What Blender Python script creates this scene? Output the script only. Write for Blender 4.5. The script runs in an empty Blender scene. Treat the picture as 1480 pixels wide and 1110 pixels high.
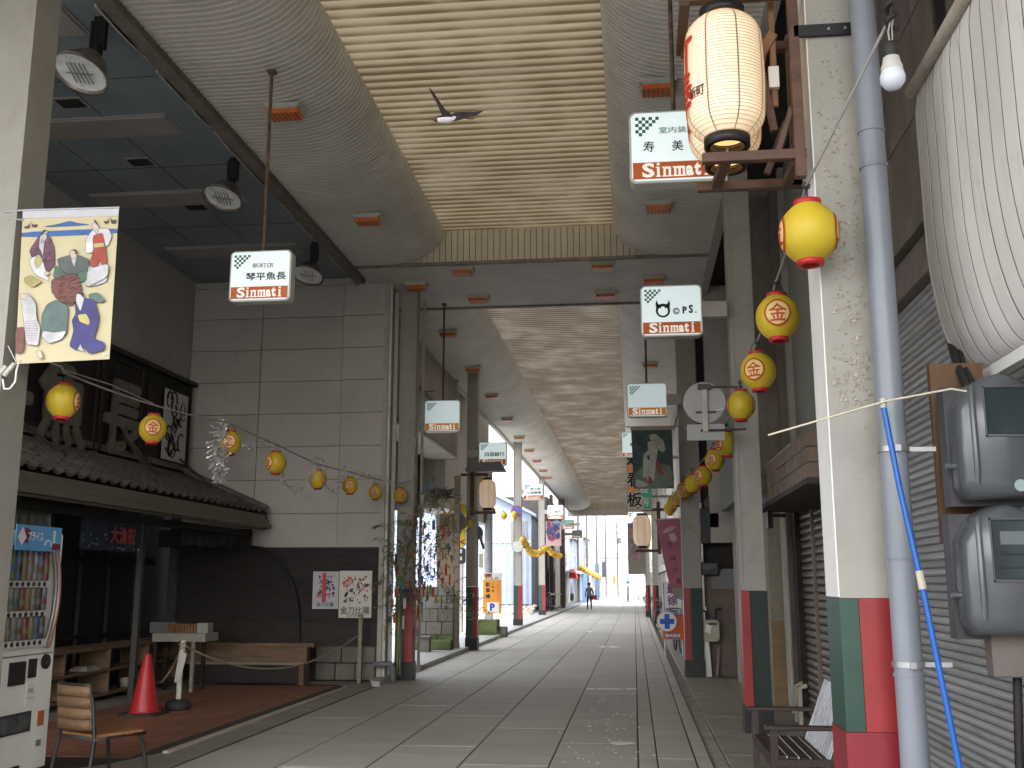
import bpy, bmesh, math, random
from mathutils import Vector, Matrix
S = bpy.context.scene
COL = S.collection
rnd = random.Random(7)
PI = math.pi
# ---------------------------------------------------------------- camera
F, CX, CY, VX, VY, EYE = 1500., 740., 555., 917., 843., 1.6
_y = Vector((VX-CX, -(VY-CY), -F)).normalized()
_u = Vector((0, F, -(VY-CY))).normalized()
_x = _y.cross(_u)
RM = Matrix((_x, _y, _u))                      # camera axes -> world axes
CAMLOC = Vector((0, 0, EYE))
cd = bpy.data.cameras.new('camera'); cam = bpy.data.objects.new('camera', cd); COL.objects.link(cam)
cam.matrix_world = Matrix.Translation(CAMLOC) @ RM.to_4x4()
cd.sensor_width = 36; cd.lens = 36*F/1480; cd.clip_start = .05; cd.clip_end = 1500
S.camera = cam
# ---------------------------------------------------------------- world, sun, exposure (overcast day)
w = bpy.data.worlds.new('World'); S.world = w; w.use_nodes = True
nt = w.node_tree; nt.nodes.clear()
sky = nt.nodes.new('ShaderNodeTexSky'); sky.sky_type = 'NISHITA'; sky.sun_disc = False
sky.sun_elevation = math.radians(58); sky.sun_rotation = math.radians(160); sky.air_density = 1.2; sky.dust_density = 4
hs = nt.nodes.new('ShaderNodeHueSaturation'); hs.inputs['Saturation'].default_value = .2
bg = nt.nodes.new('ShaderNodeBackground'); bg.inputs['Strength'].default_value = .15
wo = nt.nodes.new('ShaderNodeOutputWorld')
nt.links.new(sky.outputs[0], hs.inputs['Color']); nt.links.new(hs.outputs[0], bg.inputs['Color']); nt.links.new(bg.outputs[0], wo.inputs[0])
sl = bpy.data.lights.new('sun', 'SUN'); sl.energy = .6; sl.angle = math.radians(20); sl.color = (1, .96, .9)
so = bpy.data.objects.new('sun', sl); COL.objects.link(so)
so.rotation_euler = (math.radians(32), 0, math.radians(180-160+0))
S.view_settings.view_transform = 'Standard'; S.view_settings.look = 'None'
S.view_settings.gamma = 1; S.view_settings.use_curve_mapping = False
S.view_settings.exposure = 3.15
S.cycles.max_bounces = 8; S.cycles.diffuse_bounces = 6; S.cycles.transmission_bounces = 6
S.cycles.sample_clamp_indirect = 6; S.cycles.use_denoising = True
# ---------------------------------------------------------------- helpers
def ray(px, py): return RM @ Vector((px-CX, -(py-CY), -F))
def onY(px, py, Y): d = ray(px, py); return CAMLOC + d*(Y/d.y)
def onZ(px, py, Z): d = ray(px, py); return CAMLOC + d*((Z-EYE)/d.z)
def onX(px, py, X): d = ray(px, py); return CAMLOC + d*(X/d.x)

MATS = {}
def mat(name, col, rough=.7, scale=6., var=.12, bump=.0, metal=0., emit=0., ecol=None, dirt=0., dcol=(.05,.04,.03),
        dscale=2., trans=0., stretch=(1,1,1), spec=.4, fine=0., tcol=1.):
    if name in MATS: return MATS[name]
    m = bpy.data.materials.new(name); m.use_nodes = True; t = m.node_tree; N = t.nodes; L = t.links
    b = N['Principled BSDF']; b.inputs['Roughness'].default_value = rough; b.inputs['Metallic'].default_value = metal
    b.inputs['Specular IOR Level'].default_value = spec
    tc = N.new('ShaderNodeTexCoord'); mp = N.new('ShaderNodeMapping'); L.new(tc.outputs['Object'], mp.inputs[0])
    mp.inputs['Scale'].default_value = stretch
    oi = N.new('ShaderNodeObjectInfo')
    ad = N.new('ShaderNodeVectorMath'); ad.operation = 'ADD'; L.new(mp.outputs[0], ad.inputs[0])
    sc = N.new('ShaderNodeVectorMath'); sc.operation = 'SCALE'; L.new(oi.outputs['Random'], sc.inputs['Scale'])
    sc.inputs[0].default_value = (17, 31, 23); L.new(sc.outputs[0], ad.inputs[1])
    n = N.new('ShaderNodeTexNoise'); n.inputs['Scale'].default_value = scale; n.inputs['Detail'].default_value = 6
    n.inputs['Roughness'].default_value = .65; L.new(ad.outputs[0], n.inputs['Vector'])
    r = N.new('ShaderNodeValToRGB'); e = r.color_ramp.elements
    e[0].position = .28; e[1].position = .74
    e[0].color = tuple(max(0, c*(1-var*1.6)) for c in col)+(1,); e[1].color = tuple(min(1, c*(1+var)) for c in col)+(1,)
    L.new(n.outputs[0], r.inputs[0]); out = r.outputs[0]
    # each piece a touch lighter or darker
    hv = N.new('ShaderNodeHueSaturation'); mr = N.new('ShaderNodeMapRange')
    mr.inputs['To Min'].default_value = 1-var*.6; mr.inputs['To Max'].default_value = 1+var*.6
    L.new(oi.outputs['Random'], mr.inputs[0]); L.new(mr.outputs[0], hv.inputs['Value']); L.new(out, hv.inputs['Color']); out = hv.outputs[0]
    if dirt > 0:
        n2 = N.new('ShaderNodeTexNoise'); n2.inputs['Scale'].default_value = dscale; n2.inputs['Detail'].default_value = 9
        n2.inputs['Roughness'].default_value = .75; L.new(ad.outputs[0], n2.inputs['Vector'])
        r2 = N.new('ShaderNodeValToRGB'); r2.color_ramp.elements[0].position = .62-.2*dirt; r2.color_ramp.elements[1].position = .72
        r2.color_ramp.elements[1].color = (min(1, dirt*1.2),)*3+(1,); L.new(n2.outputs[0], r2.inputs[0])
        mx = N.new('ShaderNodeMix'); mx.data_type = 'RGBA'; mx.inputs['B'].default_value = dcol+(1,)
        L.new(r2.outputs[0], mx.inputs['Factor']); L.new(out, mx.inputs['A']); out = mx.outputs['Result']
    L.new(out, b.inputs['Base Color'])
    if bump > 0:
        bp = N.new('ShaderNodeBump'); bp.inputs['Strength'].default_value = bump; bp.inputs['Distance'].default_value = .01
        n3 = N.new('ShaderNodeTexNoise'); n3.inputs['Scale'].default_value = (fine or scale*8); n3.inputs['Detail'].default_value = 5
        L.new(ad.outputs[0], n3.inputs['Vector']); L.new(n3.outputs[0], bp.inputs['Height']); L.new(bp.outputs[0], b.inputs['Normal'])
    if emit > 0:
        b.inputs['Emission Color'].default_value = (ecol or col)+(1,); b.inputs['Emission Strength'].default_value = emit
    if trans > 0:
        tb = N.new('ShaderNodeBsdfTranslucent'); h3 = N.new('ShaderNodeHueSaturation'); h3.inputs['Value'].default_value = tcol
        L.new(out, h3.inputs['Color']); L.new(h3.outputs[0], tb.inputs['Color'])
        ms = N.new('ShaderNodeMixShader'); ms.inputs[0].default_value = trans
        L.new(b.outputs[0], ms.inputs[1]); L.new(tb.outputs[0], ms.inputs[2])
        L.new(ms.outputs[0], N['Material Output'].inputs['Surface'])
    MATS[name] = m; return m

class MB:
    "collects faces, then becomes one mesh"
    def __init__(s): s.v = []; s.f = []; s.m = []; s.sm = []; s.k = 0; s.smooth = False
    def _a(s, vs, fs, k=None):
        o = len(s.v); s.v += [tuple(v) for v in vs]
        for f in fs: s.f.append(tuple(i+o for i in f)); s.m.append(s.k if k is None else k); s.sm.append(s.smooth)
    def box(s, x0, x1, y0, y1, z0, z1, k=None, M=None):
        vs = [Vector((x, y, z)) for z in (z0, z1) for y in (y0, y1) for x in (x0, x1)]
        if M: vs = [M @ v for v in vs]
        s._a(vs, [(0,2,3,1),(4,5,7,6),(0,1,5,4),(2,6,7,3),(0,4,6,2),(1,3,7,5)], k); return s
    def bar(s, a, b, w, h=None, k=None, up=(0,0,1)):
        a = Vector(a); b = Vector(b); h = h or w; d = (b-a); L = d.length; d.normalize(); up = Vector(up)
        if abs(d.dot(up)) > .98: up = Vector((0, 1, 0))
        x = d.cross(up).normalized(); z = x.cross(d)
        M = Matrix.Translation(a) @ Matrix((x, d, z)).transposed().to_4x4()
        return s.box(-w/2, w/2, 0, L, -h/2, h/2, k, M)
    def tube(s, pts, r, n=8, k=None, cap=True):
        pts = [Vector(p) for p in pts]; rs = r if isinstance(r, (list, tuple)) else [r]*len(pts)
        vs = []; fs = []; prev = None
        for i, p in enumerate(pts):
            d = (pts[min(i+1, len(pts)-1)]-pts[max(i-1, 0)]).normalized()
            if prev is None: a = d.cross(Vector((0, 0, 1)) if abs(d.z) < .9 else Vector((0, 1, 0))).normalized()
            else: a = (prev - d*prev.dot(d)).normalized()
            prev = a; b = d.cross(a)
            for j in range(n):
                t = 2*PI*j/n; vs.append(p+(a*math.cos(t)+b*math.sin(t))*rs[i])
        for i in range(len(pts)-1):
            for j in range(n):
                fs.append((i*n+j, i*n+(j+1)%n, (i+1)*n+(j+1)%n, (i+1)*n+j))
        sm = s.smooth; s.smooth = True; s._a(vs, fs, k); s.smooth = False
        if cap: s._a(vs[:n], [tuple(range(n))[::-1]], k); s._a(vs[-n:], [tuple(range(n))], k)
        s.smooth = sm
        return s
    def lathe(s, prof, c=(0,0,0), n=24, k=None, sx=1, sy=1):
        vs = []; fs = []; c = Vector(c)
        for (r, z) in prof:
            for j in range(n):
                t = 2*PI*j/n; vs.append(c+Vector((r*math.cos(t)*sx, r*math.sin(t)*sy, z)))
        for i in range(len(prof)-1):
            for j in range(n): fs.append((i*n+j, i*n+(j+1)%n, (i+1)*n+(j+1)%n, (i+1)*n+j))
        sm = s.smooth; s.smooth = True; s._a(vs, fs, k); s.smooth = sm
        return s
    def disc(s, c, r, axis, th, n=24, k=None):
        a = Vector(axis).normalized(); c = Vector(c)
        s.tube([c-a*th/2, c+a*th/2], r, n, k); return s
    def poly(s, pts, k=None): s._a(pts, [tuple(range(len(pts)))], k); return s
    def prism(s, pts, d, k=None):
        "closed polygon pts (3D) extruded by the vector d"
        n = len(pts); d = Vector(d); vs = [Vector(p) for p in pts]+[Vector(p)+d for p in pts]
        s._a(vs, [tuple(range(n))[::-1], tuple(range(n, 2*n))]+[(i, (i+1)%n, n+(i+1)%n, n+i) for i in range(n)], k); return s
    def add(s, o, M=None, k=None):
        b = len(s.v); s.v += [tuple(M @ Vector(v)) if M else v for v in o.v]
        for f, m, sm in zip(o.f, o.m, o.sm): s.f.append(tuple(i+b for i in f)); s.m.append(m if k is None else k); s.sm.append(sm)
        return s
    def mesh(s, name, mats, shift=None, bevel=0, fix=True):
        me = bpy.data.meshes.new(name)
        vs = [(v[0]-shift[0], v[1]-shift[1], v[2]-shift[2]) for v in s.v] if shift else s.v
        me.from_pydata(vs, [], s.f)
        for m in (mats if isinstance(mats, (list, tuple)) else [mats]): me.materials.append(m)
        me.polygons.foreach_set('material_index', s.m); me.polygons.foreach_set('use_smooth', s.sm)
        if fix or bevel:
            bm = bmesh.new(); bm.from_mesh(me)
            if bevel:
                bmesh.ops.bevel(bm, geom=list(bm.edges), offset=bevel, segments=1, affect='EDGES', clamp_overlap=True)
            bmesh.ops.recalc_face_normals(bm, faces=bm.faces); bm.to_mesh(me); bm.free()
        me.update(); return me

ROOT = {}
def tag(o, label, cat, group=None, kind=None):
    if label: o['label'] = label
    if cat: o['category'] = cat
    if group: o['group'] = group
    if kind: o['kind'] = kind
    return o
def thing(name, label, cat, loc=(0,0,0), rot=(0,0,0), group=None):
    o = bpy.data.objects.new(name, None); COL.objects.link(o); o.location = loc; o.rotation_euler = rot
    o.empty_display_size = .1; tag(o, label, cat, group); return o
def origin(o):
    v = Vector((0,0,0))
    while o: v += o.location; o = o.parent
    return v
def part(name, mb, mats, parent=None, local=False, label=None, kind=None, bevel=0, fix=True):
    "mb in world coordinates unless local"
    sh = None if (local or parent is None) else origin(parent)
    o = bpy.data.objects.new(name, mb.mesh(name, mats, sh, bevel, fix)); COL.objects.link(o)
    if parent: o.parent = parent
    if label: o['label'] = label
    if kind: o['kind'] = kind
    return o
def solo(name, mb, mats, label, cat, group=None, bevel=0, kind=None):
    "a thing that is a single mesh, its origin at its base centre"
    xs = [v[0] for v in mb.v]; ys = [v[1] for v in mb.v]; zs = [v[2] for v in mb.v]
    c = ((min(xs)+max(xs))/2, (min(ys)+max(ys))/2, min(zs))
    o = bpy.data.objects.new(name, mb.mesh(name, mats, c, bevel)); COL.objects.link(o); o.location = c
    return tag(o, label, cat, group, kind)
def struct(name, mb, mats, fix=True):
    o = bpy.data.objects.new(name, mb.mesh(name, mats, None, 0, fix)); COL.objects.link(o); o['kind'] = 'structure'; return o
def inst(name, me, parent, loc, rot=(0,0,0), scale=(1,1,1)):
    o = bpy.data.objects.new(name, me); COL.objects.link(o); o.parent = parent
    o.location = loc; o.rotation_euler = rot; o.scale = scale; return o
def dup(r, loc, rot, label, group=None, scale=None):
    c = r.copy(); COL.objects.link(c); c.location = loc; c.rotation_euler = rot; c['label'] = label
    if group: c['group'] = group
    if scale: c.scale = scale
    for ch in r.children:
        d = ch.copy(); COL.objects.link(d); d.parent = c
        for g in ch.children:
            e = g.copy(); COL.objects.link(e); e.parent = d
    return c
_tc = {}
def textmesh(s, size=1., bold=0., depth=.004, res=2, width=None, vertical=False, serif=False, spacing=1.):
    "MB of lettering in the XZ plane facing -Y, centred on the origin"
    c = bpy.data.curves.new('lettering', 'FONT'); c.body = '\n'.join(s) if vertical else s
    cjk = any(ord(ch) > 0x2fff for ch in c.body); c.size = 1; c.offset = 0 if cjk else bold; c.extrude = 0; c.resolution_u = res; c.align_x = 'CENTER'; c.space_character = spacing
    o = bpy.data.objects.new('lettering', c); COL.objects.link(o)
    dg = bpy.context.evaluated_depsgraph_get(); me = bpy.data.meshes.new_from_object(o.evaluated_get(dg))
    vs = [v.co.copy() for v in me.vertices]; fs = [tuple(p.vertices) for p in me.polygons]
    bpy.data.objects.remove(o); bpy.data.curves.remove(c); bpy.data.meshes.remove(me)
    x0 = min(v.x for v in vs); x1 = max(v.x for v in vs); y0 = min(v.y for v in vs); y1 = max(v.y for v in vs)
    kx = kz = size/(y1-y0)
    if cjk and bold > 0:          # heavier strokes: overlapping copies nudged outwards
        n = len(vs); base = list(fs); v0 = list(vs)
        for j, (dx, dy) in enumerate(((1,0),(-1,0),(0,1),(0,-1),(.7,.7),(-.7,-.7))):
            vs += [Vector((v.x+dx*bold, v.y+dy*bold, -.0004*(j+1)/max(size, .02)*.3)) for v in v0]; fs += [tuple(i+n*(j+1) for i in f) for f in base]
        x0 -= bold; x1 += bold
    if width: kx = width/(x1-x0)
    mb = MB(); mb._a([((v.x-(x0+x1)/2)*kx, -v.z*size, (v.y-(y0+y1)/2)*kz) for v in vs], fs)
    return mb
def lettering(name, mb, M, material, parent, label=None):
    b = MB(); b.add(mb, M); return part(name, b, material, parent, local=M.translation.length < 1., label=label, fix=False)
RX = lambda a: Matrix.Rotation(a, 4, 'X'); RY = lambda a: Matrix.Rotation(a, 4, 'Y'); RZ = lambda a: Matrix.Rotation(a, 4, 'Z')
T = lambda x, y, z: Matrix.Translation((x, y, z))

# ---------------------------------------------------------------- materials
m_cream = mat('cream_board', (.56,.53,.48), .6, 1.2, .1, dirt=.25, dcol=(.22,.2,.17), dscale=1.3)
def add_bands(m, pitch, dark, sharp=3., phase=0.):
    "dark bands, one per wave of a corrugated sheet (run across the street, repeat along y)"
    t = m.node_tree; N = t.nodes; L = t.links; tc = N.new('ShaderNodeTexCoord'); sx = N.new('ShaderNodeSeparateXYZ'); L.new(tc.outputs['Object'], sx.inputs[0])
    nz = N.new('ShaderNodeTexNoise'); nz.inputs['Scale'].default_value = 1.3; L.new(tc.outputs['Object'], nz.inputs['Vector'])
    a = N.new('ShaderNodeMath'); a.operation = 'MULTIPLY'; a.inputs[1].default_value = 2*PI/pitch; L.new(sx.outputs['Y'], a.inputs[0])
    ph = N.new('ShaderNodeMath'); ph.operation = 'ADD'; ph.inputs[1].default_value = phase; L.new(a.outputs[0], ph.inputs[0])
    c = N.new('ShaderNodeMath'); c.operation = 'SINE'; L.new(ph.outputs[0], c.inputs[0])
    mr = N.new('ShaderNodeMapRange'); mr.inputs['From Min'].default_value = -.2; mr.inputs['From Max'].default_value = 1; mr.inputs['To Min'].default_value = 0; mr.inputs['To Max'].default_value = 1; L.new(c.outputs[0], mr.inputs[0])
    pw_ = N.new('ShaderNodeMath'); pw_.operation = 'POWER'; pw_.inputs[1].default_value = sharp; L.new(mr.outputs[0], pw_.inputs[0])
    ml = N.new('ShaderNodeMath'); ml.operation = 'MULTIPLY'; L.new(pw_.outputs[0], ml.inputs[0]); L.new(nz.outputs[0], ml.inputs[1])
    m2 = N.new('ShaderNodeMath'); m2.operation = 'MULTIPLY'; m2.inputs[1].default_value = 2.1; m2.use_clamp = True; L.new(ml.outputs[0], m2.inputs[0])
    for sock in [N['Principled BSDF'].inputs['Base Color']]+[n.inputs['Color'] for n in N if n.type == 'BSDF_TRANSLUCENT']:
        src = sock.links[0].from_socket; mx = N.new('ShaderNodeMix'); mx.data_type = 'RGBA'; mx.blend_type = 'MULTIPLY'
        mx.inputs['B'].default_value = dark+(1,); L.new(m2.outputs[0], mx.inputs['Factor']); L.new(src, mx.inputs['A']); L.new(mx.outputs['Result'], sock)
m_panel = mat('beige_panel', (.50,.45,.35), .6, 2, .08)
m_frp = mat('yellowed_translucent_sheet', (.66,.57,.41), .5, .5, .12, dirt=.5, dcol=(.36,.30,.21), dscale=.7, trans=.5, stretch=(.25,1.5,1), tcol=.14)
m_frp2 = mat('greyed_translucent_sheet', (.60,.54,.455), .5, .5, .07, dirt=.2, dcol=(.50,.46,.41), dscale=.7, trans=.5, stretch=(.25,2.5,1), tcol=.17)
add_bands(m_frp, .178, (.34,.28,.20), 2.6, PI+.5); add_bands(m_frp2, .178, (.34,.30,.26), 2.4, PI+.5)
m_frame = mat('grey_beige_paint', (.40,.37,.33), .55, 3, .12, dirt=.2, dcol=(.2,.16,.12), dscale=3)
m_pillar = mat('peeling_beige_paint', (.30,.285,.25), .6, 2.2, .07, bump=.12, dirt=.5, dcol=(.22,.185,.135), dscale=3.5)
m_white = mat('white_paint', (.72,.71,.68), .45, 4, .06, dirt=.15, dcol=(.4,.38,.33))
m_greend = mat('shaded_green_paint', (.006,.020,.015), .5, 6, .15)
m_green = mat('dark_green_paint', (.018,.055,.038), .4, 6, .15, dirt=.15)
m_red = mat('red_paint', (.26,.02,.022), .42, 4, .12, dirt=.1, dcol=(.2,.03,.03))
m_redd = mat('dark_red_paint', (.19,.012,.022), .42, 4, .12)
m_black = mat('black_paint', (.015,.014,.014), .45, 6, .3)
m_slab = mat('street_slab', (.41,.395,.36), .65, 1.6, .11, bump=.18, dirt=.36, dcol=(.22,.205,.18), dscale=1.3, fine=60, spec=.5, stretch=(.35,1.7,1))
m_joint = mat('joint_grime', (.05,.046,.042), .8, 8, .2)
m_conc = mat('pavement_concrete', (.30,.28,.24), .6, 2.2, .16, bump=.2, dirt=.35, dcol=(.12,.11,.09), dscale=1.4, fine=50)
m_conc2 = mat('pale_concrete', (.33,.33,.32), .55, 1.5, .1, bump=.1, dirt=.3, dcol=(.2,.2,.18), dscale=1.2)
m_redtile = mat('red_floor_tile', (.27,.12,.075), .55, 3, .22, bump=.1, dirt=.3, dcol=(.06,.035,.025), dscale=2.4)
m_edge = mat('cream_edging', (.5,.45,.36), .6, 5, .15, dirt=.2)
m_asphalt = mat('asphalt', (.12,.12,.125), .8, 8, .2, bump=.2)
m_plaster = mat('grey_plaster', (.40,.38,.35), .8, .9, .12, bump=.1, dirt=.3, dcol=(.14,.13,.12), dscale=.9)
m_block = mat('grey_wall_panel', (.43,.405,.365), .75, 1.3, .1, bump=.08, dirt=.3, dcol=(.17,.155,.13), dscale=1.3)
m_hceil = mat('blue_grey_ceiling', (.20,.235,.26), .6, 1, .15, dirt=.3, dcol=(.06,.06,.065), dscale=.8)
m_hpanel = mat('grey_ceiling_panel', (.30,.285,.27), .6, 1, .1)
m_dwood = mat('dark_charred_wood', (.013,.010,.009), .6, 3, .35, bump=.4, stretch=(1,1,6))
m_dwood2 = mat('brown_black_board', (.024,.018,.015), .65, 3, .4, bump=.4, stretch=(1,1,4), dirt=.2, dcol=(.045,.038,.032))
m_tile = mat('grey_roof_tile', (.11,.10,.088), .6, 4, .25, bump=.2, dirt=.35, dcol=(.18,.16,.13), dscale=5)
m_fascia = mat('weathered_fascia', (.16,.14,.115), .65, 3, .15, dirt=.35, dcol=(.1,.08,.06), stretch=(3,.5,3))
m_stone = mat('stone_block', (.15,.135,.115), .85, 3, .2, bump=.4, dirt=.35, dcol=(.06,.055,.045))
m_moss = mat('mossy_stone', (.10,.115,.045), .9, 4, .35, bump=.5, dirt=.5, dcol=(.03,.06,.015))
m_wood = mat('worn_wood', (.17,.105,.062), .65, 3, .3, bump=.3, stretch=(1,6,6), dirt=.2)
m_wood2 = mat('pale_worn_wood', (.27,.22,.165), .7, 3, .2, bump=.3, stretch=(1,5,5), dirt=.25)
m_orwood = mat('orange_wood', (.24,.115,.045), .5, 5, .25, dirt=.15)
m_rust = mat('rusty_metal', (.15,.09,.055), .7, 14, .4, bump=.4, dirt=.5, dcol=(.3,.24,.18), dscale=20)
m_steel = mat('dull_steel', (.35,.35,.36), .4, 5, .15, metal=.7)
m_grime = mat('grimy_edge', (.20,.175,.15), .75, 5, .25, bump=.5, dirt=.5, dcol=(.06,.05,.04), dscale=3)
m_yel = mat('yellow_lantern_vinyl', (.68,.50,.035), .45, 3, .14, dirt=.18, dcol=(.33,.24,.04), dscale=5, trans=.25)
m_lred = mat('lantern_red', (.45,.02,.025), .4, 6, .1)
m_ink = mat('red_ink', (.42,.045,.02), .5, 6, .08)
m_crest = mat('lantern_cream', (.70,.52,.20), .5, 5, .06)
m_lantern = mat('lit_paper', (.85,.77,.6), .7, 5, .06, emit=.046, ecol=(1,.64,.33))
m_pvc = mat('grey_pvc', (.185,.20,.23), .35, 2, .1, dirt=.2, dcol=(.3,.3,.3), dscale=6)
m_blue = mat('blue_vinyl', (.008,.095,.38), .35, 6, .06)
m_sign = mat('lit_sign_face', (.8,.86,.85), .3, 1.5, .04, emit=.055, ecol=(.80,.97,1.))
m_signy = mat('dim_lit_face', (.75,.8,.78), .3, 1.5, .04, emit=.042, ecol=(.75,.93,1.))
m_signor = mat('sign_orange', (.42,.085,.012), .35, 4, .06, emit=0.015, ecol=(1,.22,.03))
m_signam = mat('sign_amber', (.5,.2,.012), .35, 4, .06, emit=0.017, ecol=(1,.42,.03))
m_letw = mat('lit_white_letter', (.85,.8,.75), .4, 4, .03, emit=0.046, ecol=(1,.9,.82))
m_house = mat('sign_housing', (.48,.48,.43), .45, 4, .1, dirt=.3, dcol=(.2,.17,.12))
m_gink = mat('green_ink', (.01,.19,.10), .5); m_gink2 = mat('dark_teal_ink', (.01,.15,.09), .5)
m_bink = mat('black_ink', (.012,.012,.012), .5)
m_amberd = mat('amber_lens', (.62,.16,.035), .3, 6, .2, dirt=.3, dcol=(.1,.03,.01), dscale=9)
m_awn = mat('white_awning_plank', (.66,.64,.605), .5, 3, .07, dirt=.45, dcol=(.26,.2,.15), dscale=5, stretch=(1,1,.35), bump=.1)
m_shut = mat('grey_shutter', (.36,.36,.365), .45, 2.5, .16, metal=.3, dirt=.4, dcol=(.11,.09,.08), dscale=3, stretch=(1,.35,1))
m_bshut = mat('brown_shutter', (.15,.115,.085), .5, 3, .2, metal=.15, dirt=.35, dcol=(.06,.04,.03), stretch=(1,.4,1))
m_gwood = mat('greyed_wood_board', (.15,.125,.105), .75, 2.5, .25, bump=.4, dirt=.35, dcol=(.07,.055,.045), stretch=(1,1.2,.5))
m_meter = mat('grey_plastic_meter', (.085,.092,.098), .25, 3, .12, dirt=.2, dcol=(.13,.13,.13), spec=.6)
m_mglass = mat('meter_window', (.03,.045,.045), .12, 3, .2, spec=.8)
m_gwall = mat('grey_green_wall', (.23,.235,.205), .7, 1.5, .08, dirt=.2, dcol=(.15,.15,.12))
m_tilebr = mat('brown_tile_cladding', (.17,.115,.085), .6, 5, .25, bump=.3, dirt=.35, dcol=(.27,.21,.17), dscale=6, stretch=(1,1,.4))
m_vend = mat('vending_white', (.74,.73,.68), .4, 3, .05, dirt=.12, dcol=(.3,.28,.22))
m_glass = mat('dark_glass', (.02,.025,.03), .08, 3, .1, spec=.8)
m_cone = mat('red_cone_plastic', (.44,.025,.03), .4, 5, .08, dirt=.08)
m_rubber = mat('black_rubber', (.03,.028,.026), .8, 8, .2)
m_rope = mat('old_rope', (.33,.28,.19), .9, 30, .3, bump=.5)
m_pole = mat('white_post_paint', (.5,.48,.42), .6, 7, .12, dirt=.3)
m_cable = mat('cable', (.30,.29,.28), .6)
m_bcable = mat('black_cable', (.02,.02,.02), .6)
m_corr = mat('beige_corrugated_sheet', (.40,.36,.315), .6, 1.5, .1, dirt=.25, dcol=(.24,.2,.16), stretch=(1,1,.3))
m_corrw = mat('pale_blue_corrugated_steel', (.20,.24,.32), .45, 1.5, .06)
m_white2 = mat('bright_white_wall', (.30,.31,.33), .7, 1.5, .06)
m_ggrey = mat('mid_grey_wall', (.20,.20,.21), .7, 1.5, .1)
m_leaf = mat('dry_bamboo_leaf', (.20,.21,.12), .6, 6, .4)
m_skyblue = mat('print_blue', (.09,.26,.55), .4, 6, .1)
def flat(name, c, rough=.6, var=.05, **k): return mat(name, c, rough, 6, var, **k)
# ================================================================ GROUND AND STREET
b = MB(); b.box(-90, 90, -30, 320, -.4, -.012); struct('ground', b, m_asphalt)
b = MB(); b.box(-4.12, .80, -5, 200, -.011, -.004); st = struct('street', b, m_joint)
xs = [(-4.08, -3.2), (-3.19, -2.4), (-2.39, -1.6), (-1.59, -.8), (-.79, -.005), (.008, .17), (.182, .52), (.532, .665)]
def slabmesh(w, l):
    q = MB(); q.box(.002, w-.002, .006, l-.006, -.06, 0); return q.mesh('paving_slab', m_slab, None, .004)
cache = {}
for ci, (x0, x1) in enumerate(xs):
    L = 2.4 if ci < 5 else 3.6
    y = 5.6 + (ci*1.37) % L - L
    while y < 78:
        LL = L if y < 42 else L*2
        key = (ci, LL)
        if key not in cache: cache[key] = slabmesh(x1-x0, LL)
        o = inst('paving_slab', cache[key], st, (x0, y, rnd.uniform(-.0015, .0025))); y += LL
b = MB(); b.box(-4.1, .78, 78.2, 190, -.003, .004); struct('outer_street', b, m_conc2)
# gutter with a steel grating
b = MB(); b.box(.672, .80, -8, 77, -.003, .001); struct('gutter_channel', b, m_joint)
b = MB()
y = 7.0
while y < 34:
    b.box(.675, .795, y, y+.018, .002, .007); y += .05
b.box(.672, .682, 5, 77, .002, .010); b.box(.790, .80, 5, 77, .002, .010)
o = solo('gutter_grating', b, m_grime, 'long rusty drain grating between the street slabs and right pavement', 'grating')
# white paint patches left on the street (worn markings)
for i, (px, py, w_, l_) in enumerate([(899,1075,.17,.10),(855,996,.1,.1),(882,996,.3,.11),(912,996,.12,.12),(888,935,.22,.3),(872,935,.14,.25),(852,913,.12,.3)]):
    p = onZ(px, py, 0); q = MB(); n = 11
    pts = []
    for k in range(n):
        t = 2*PI*k/n; r = rnd.uniform(.7, 1.1); pts.append((p.x+w_*.8*math.cos(t)*r, p.y+l_*1.1*math.sin(t)*r, .0045))
    q.prism(pts, (0, 0, .002)); o = part('paint_patch', q, m_white, st)
q = MB()
for k in range(60):
    p = onZ(rnd.gauss(880, 45), rnd.uniform(1000, 1105), 0); r = rnd.uniform(.004, .016)
    q.box(p.x-r, p.x+r, p.y-r, p.y+r, .003, .0055)
part('paint_flecks', q, m_white, st, kind='stuff')
# right pavement
b = MB(); b.box(.80, 2.3, -8, 78, -.01, -.002); pv = struct('right_pavement', b, m_joint)
y = 4.6
while y < 76:
    l = 2.9 if y < 40 else 8
    for x0, x1 in ((.808, 1.495), (1.505, 2.25)):
        q = MB(); q.box(x0, x1, y+.006, y+l-.006, -.03, .018); part('pavement_slab', q, m_conc, pv, bevel=.004)
    y += l
# left pavement (raised, from the first pillar on) with kerb stones
b = MB(); b.prism([(-4.16,17.0,0),(-4.30,17.1,0),(-4.30,18.3,0),(-7.0,18.5,0),(-7.0,34,0),(-4.16,34,0)], (0,0,.075)); lp = struct('left_pavement', b, m_conc2)
b = MB(); b.box(-5.1, -4.16, 34, 78, -.01, .074); struct('left_pavement', b, m_conc2)
y = 16.6; 
while y < 76:
    l = 1.2 if y < 40 else 2.4
    q = MB(); q.box(-4.155, -4.02, y+.008, y+l-.008, -.05, .085); part('kerb_stone', q, m_conc2, lp, bevel=.008); y += l
b = MB(); b.box(-14, -5.1, 34.02, 60, -.011, .01); struct('side_road', b, m_conc2)
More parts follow.
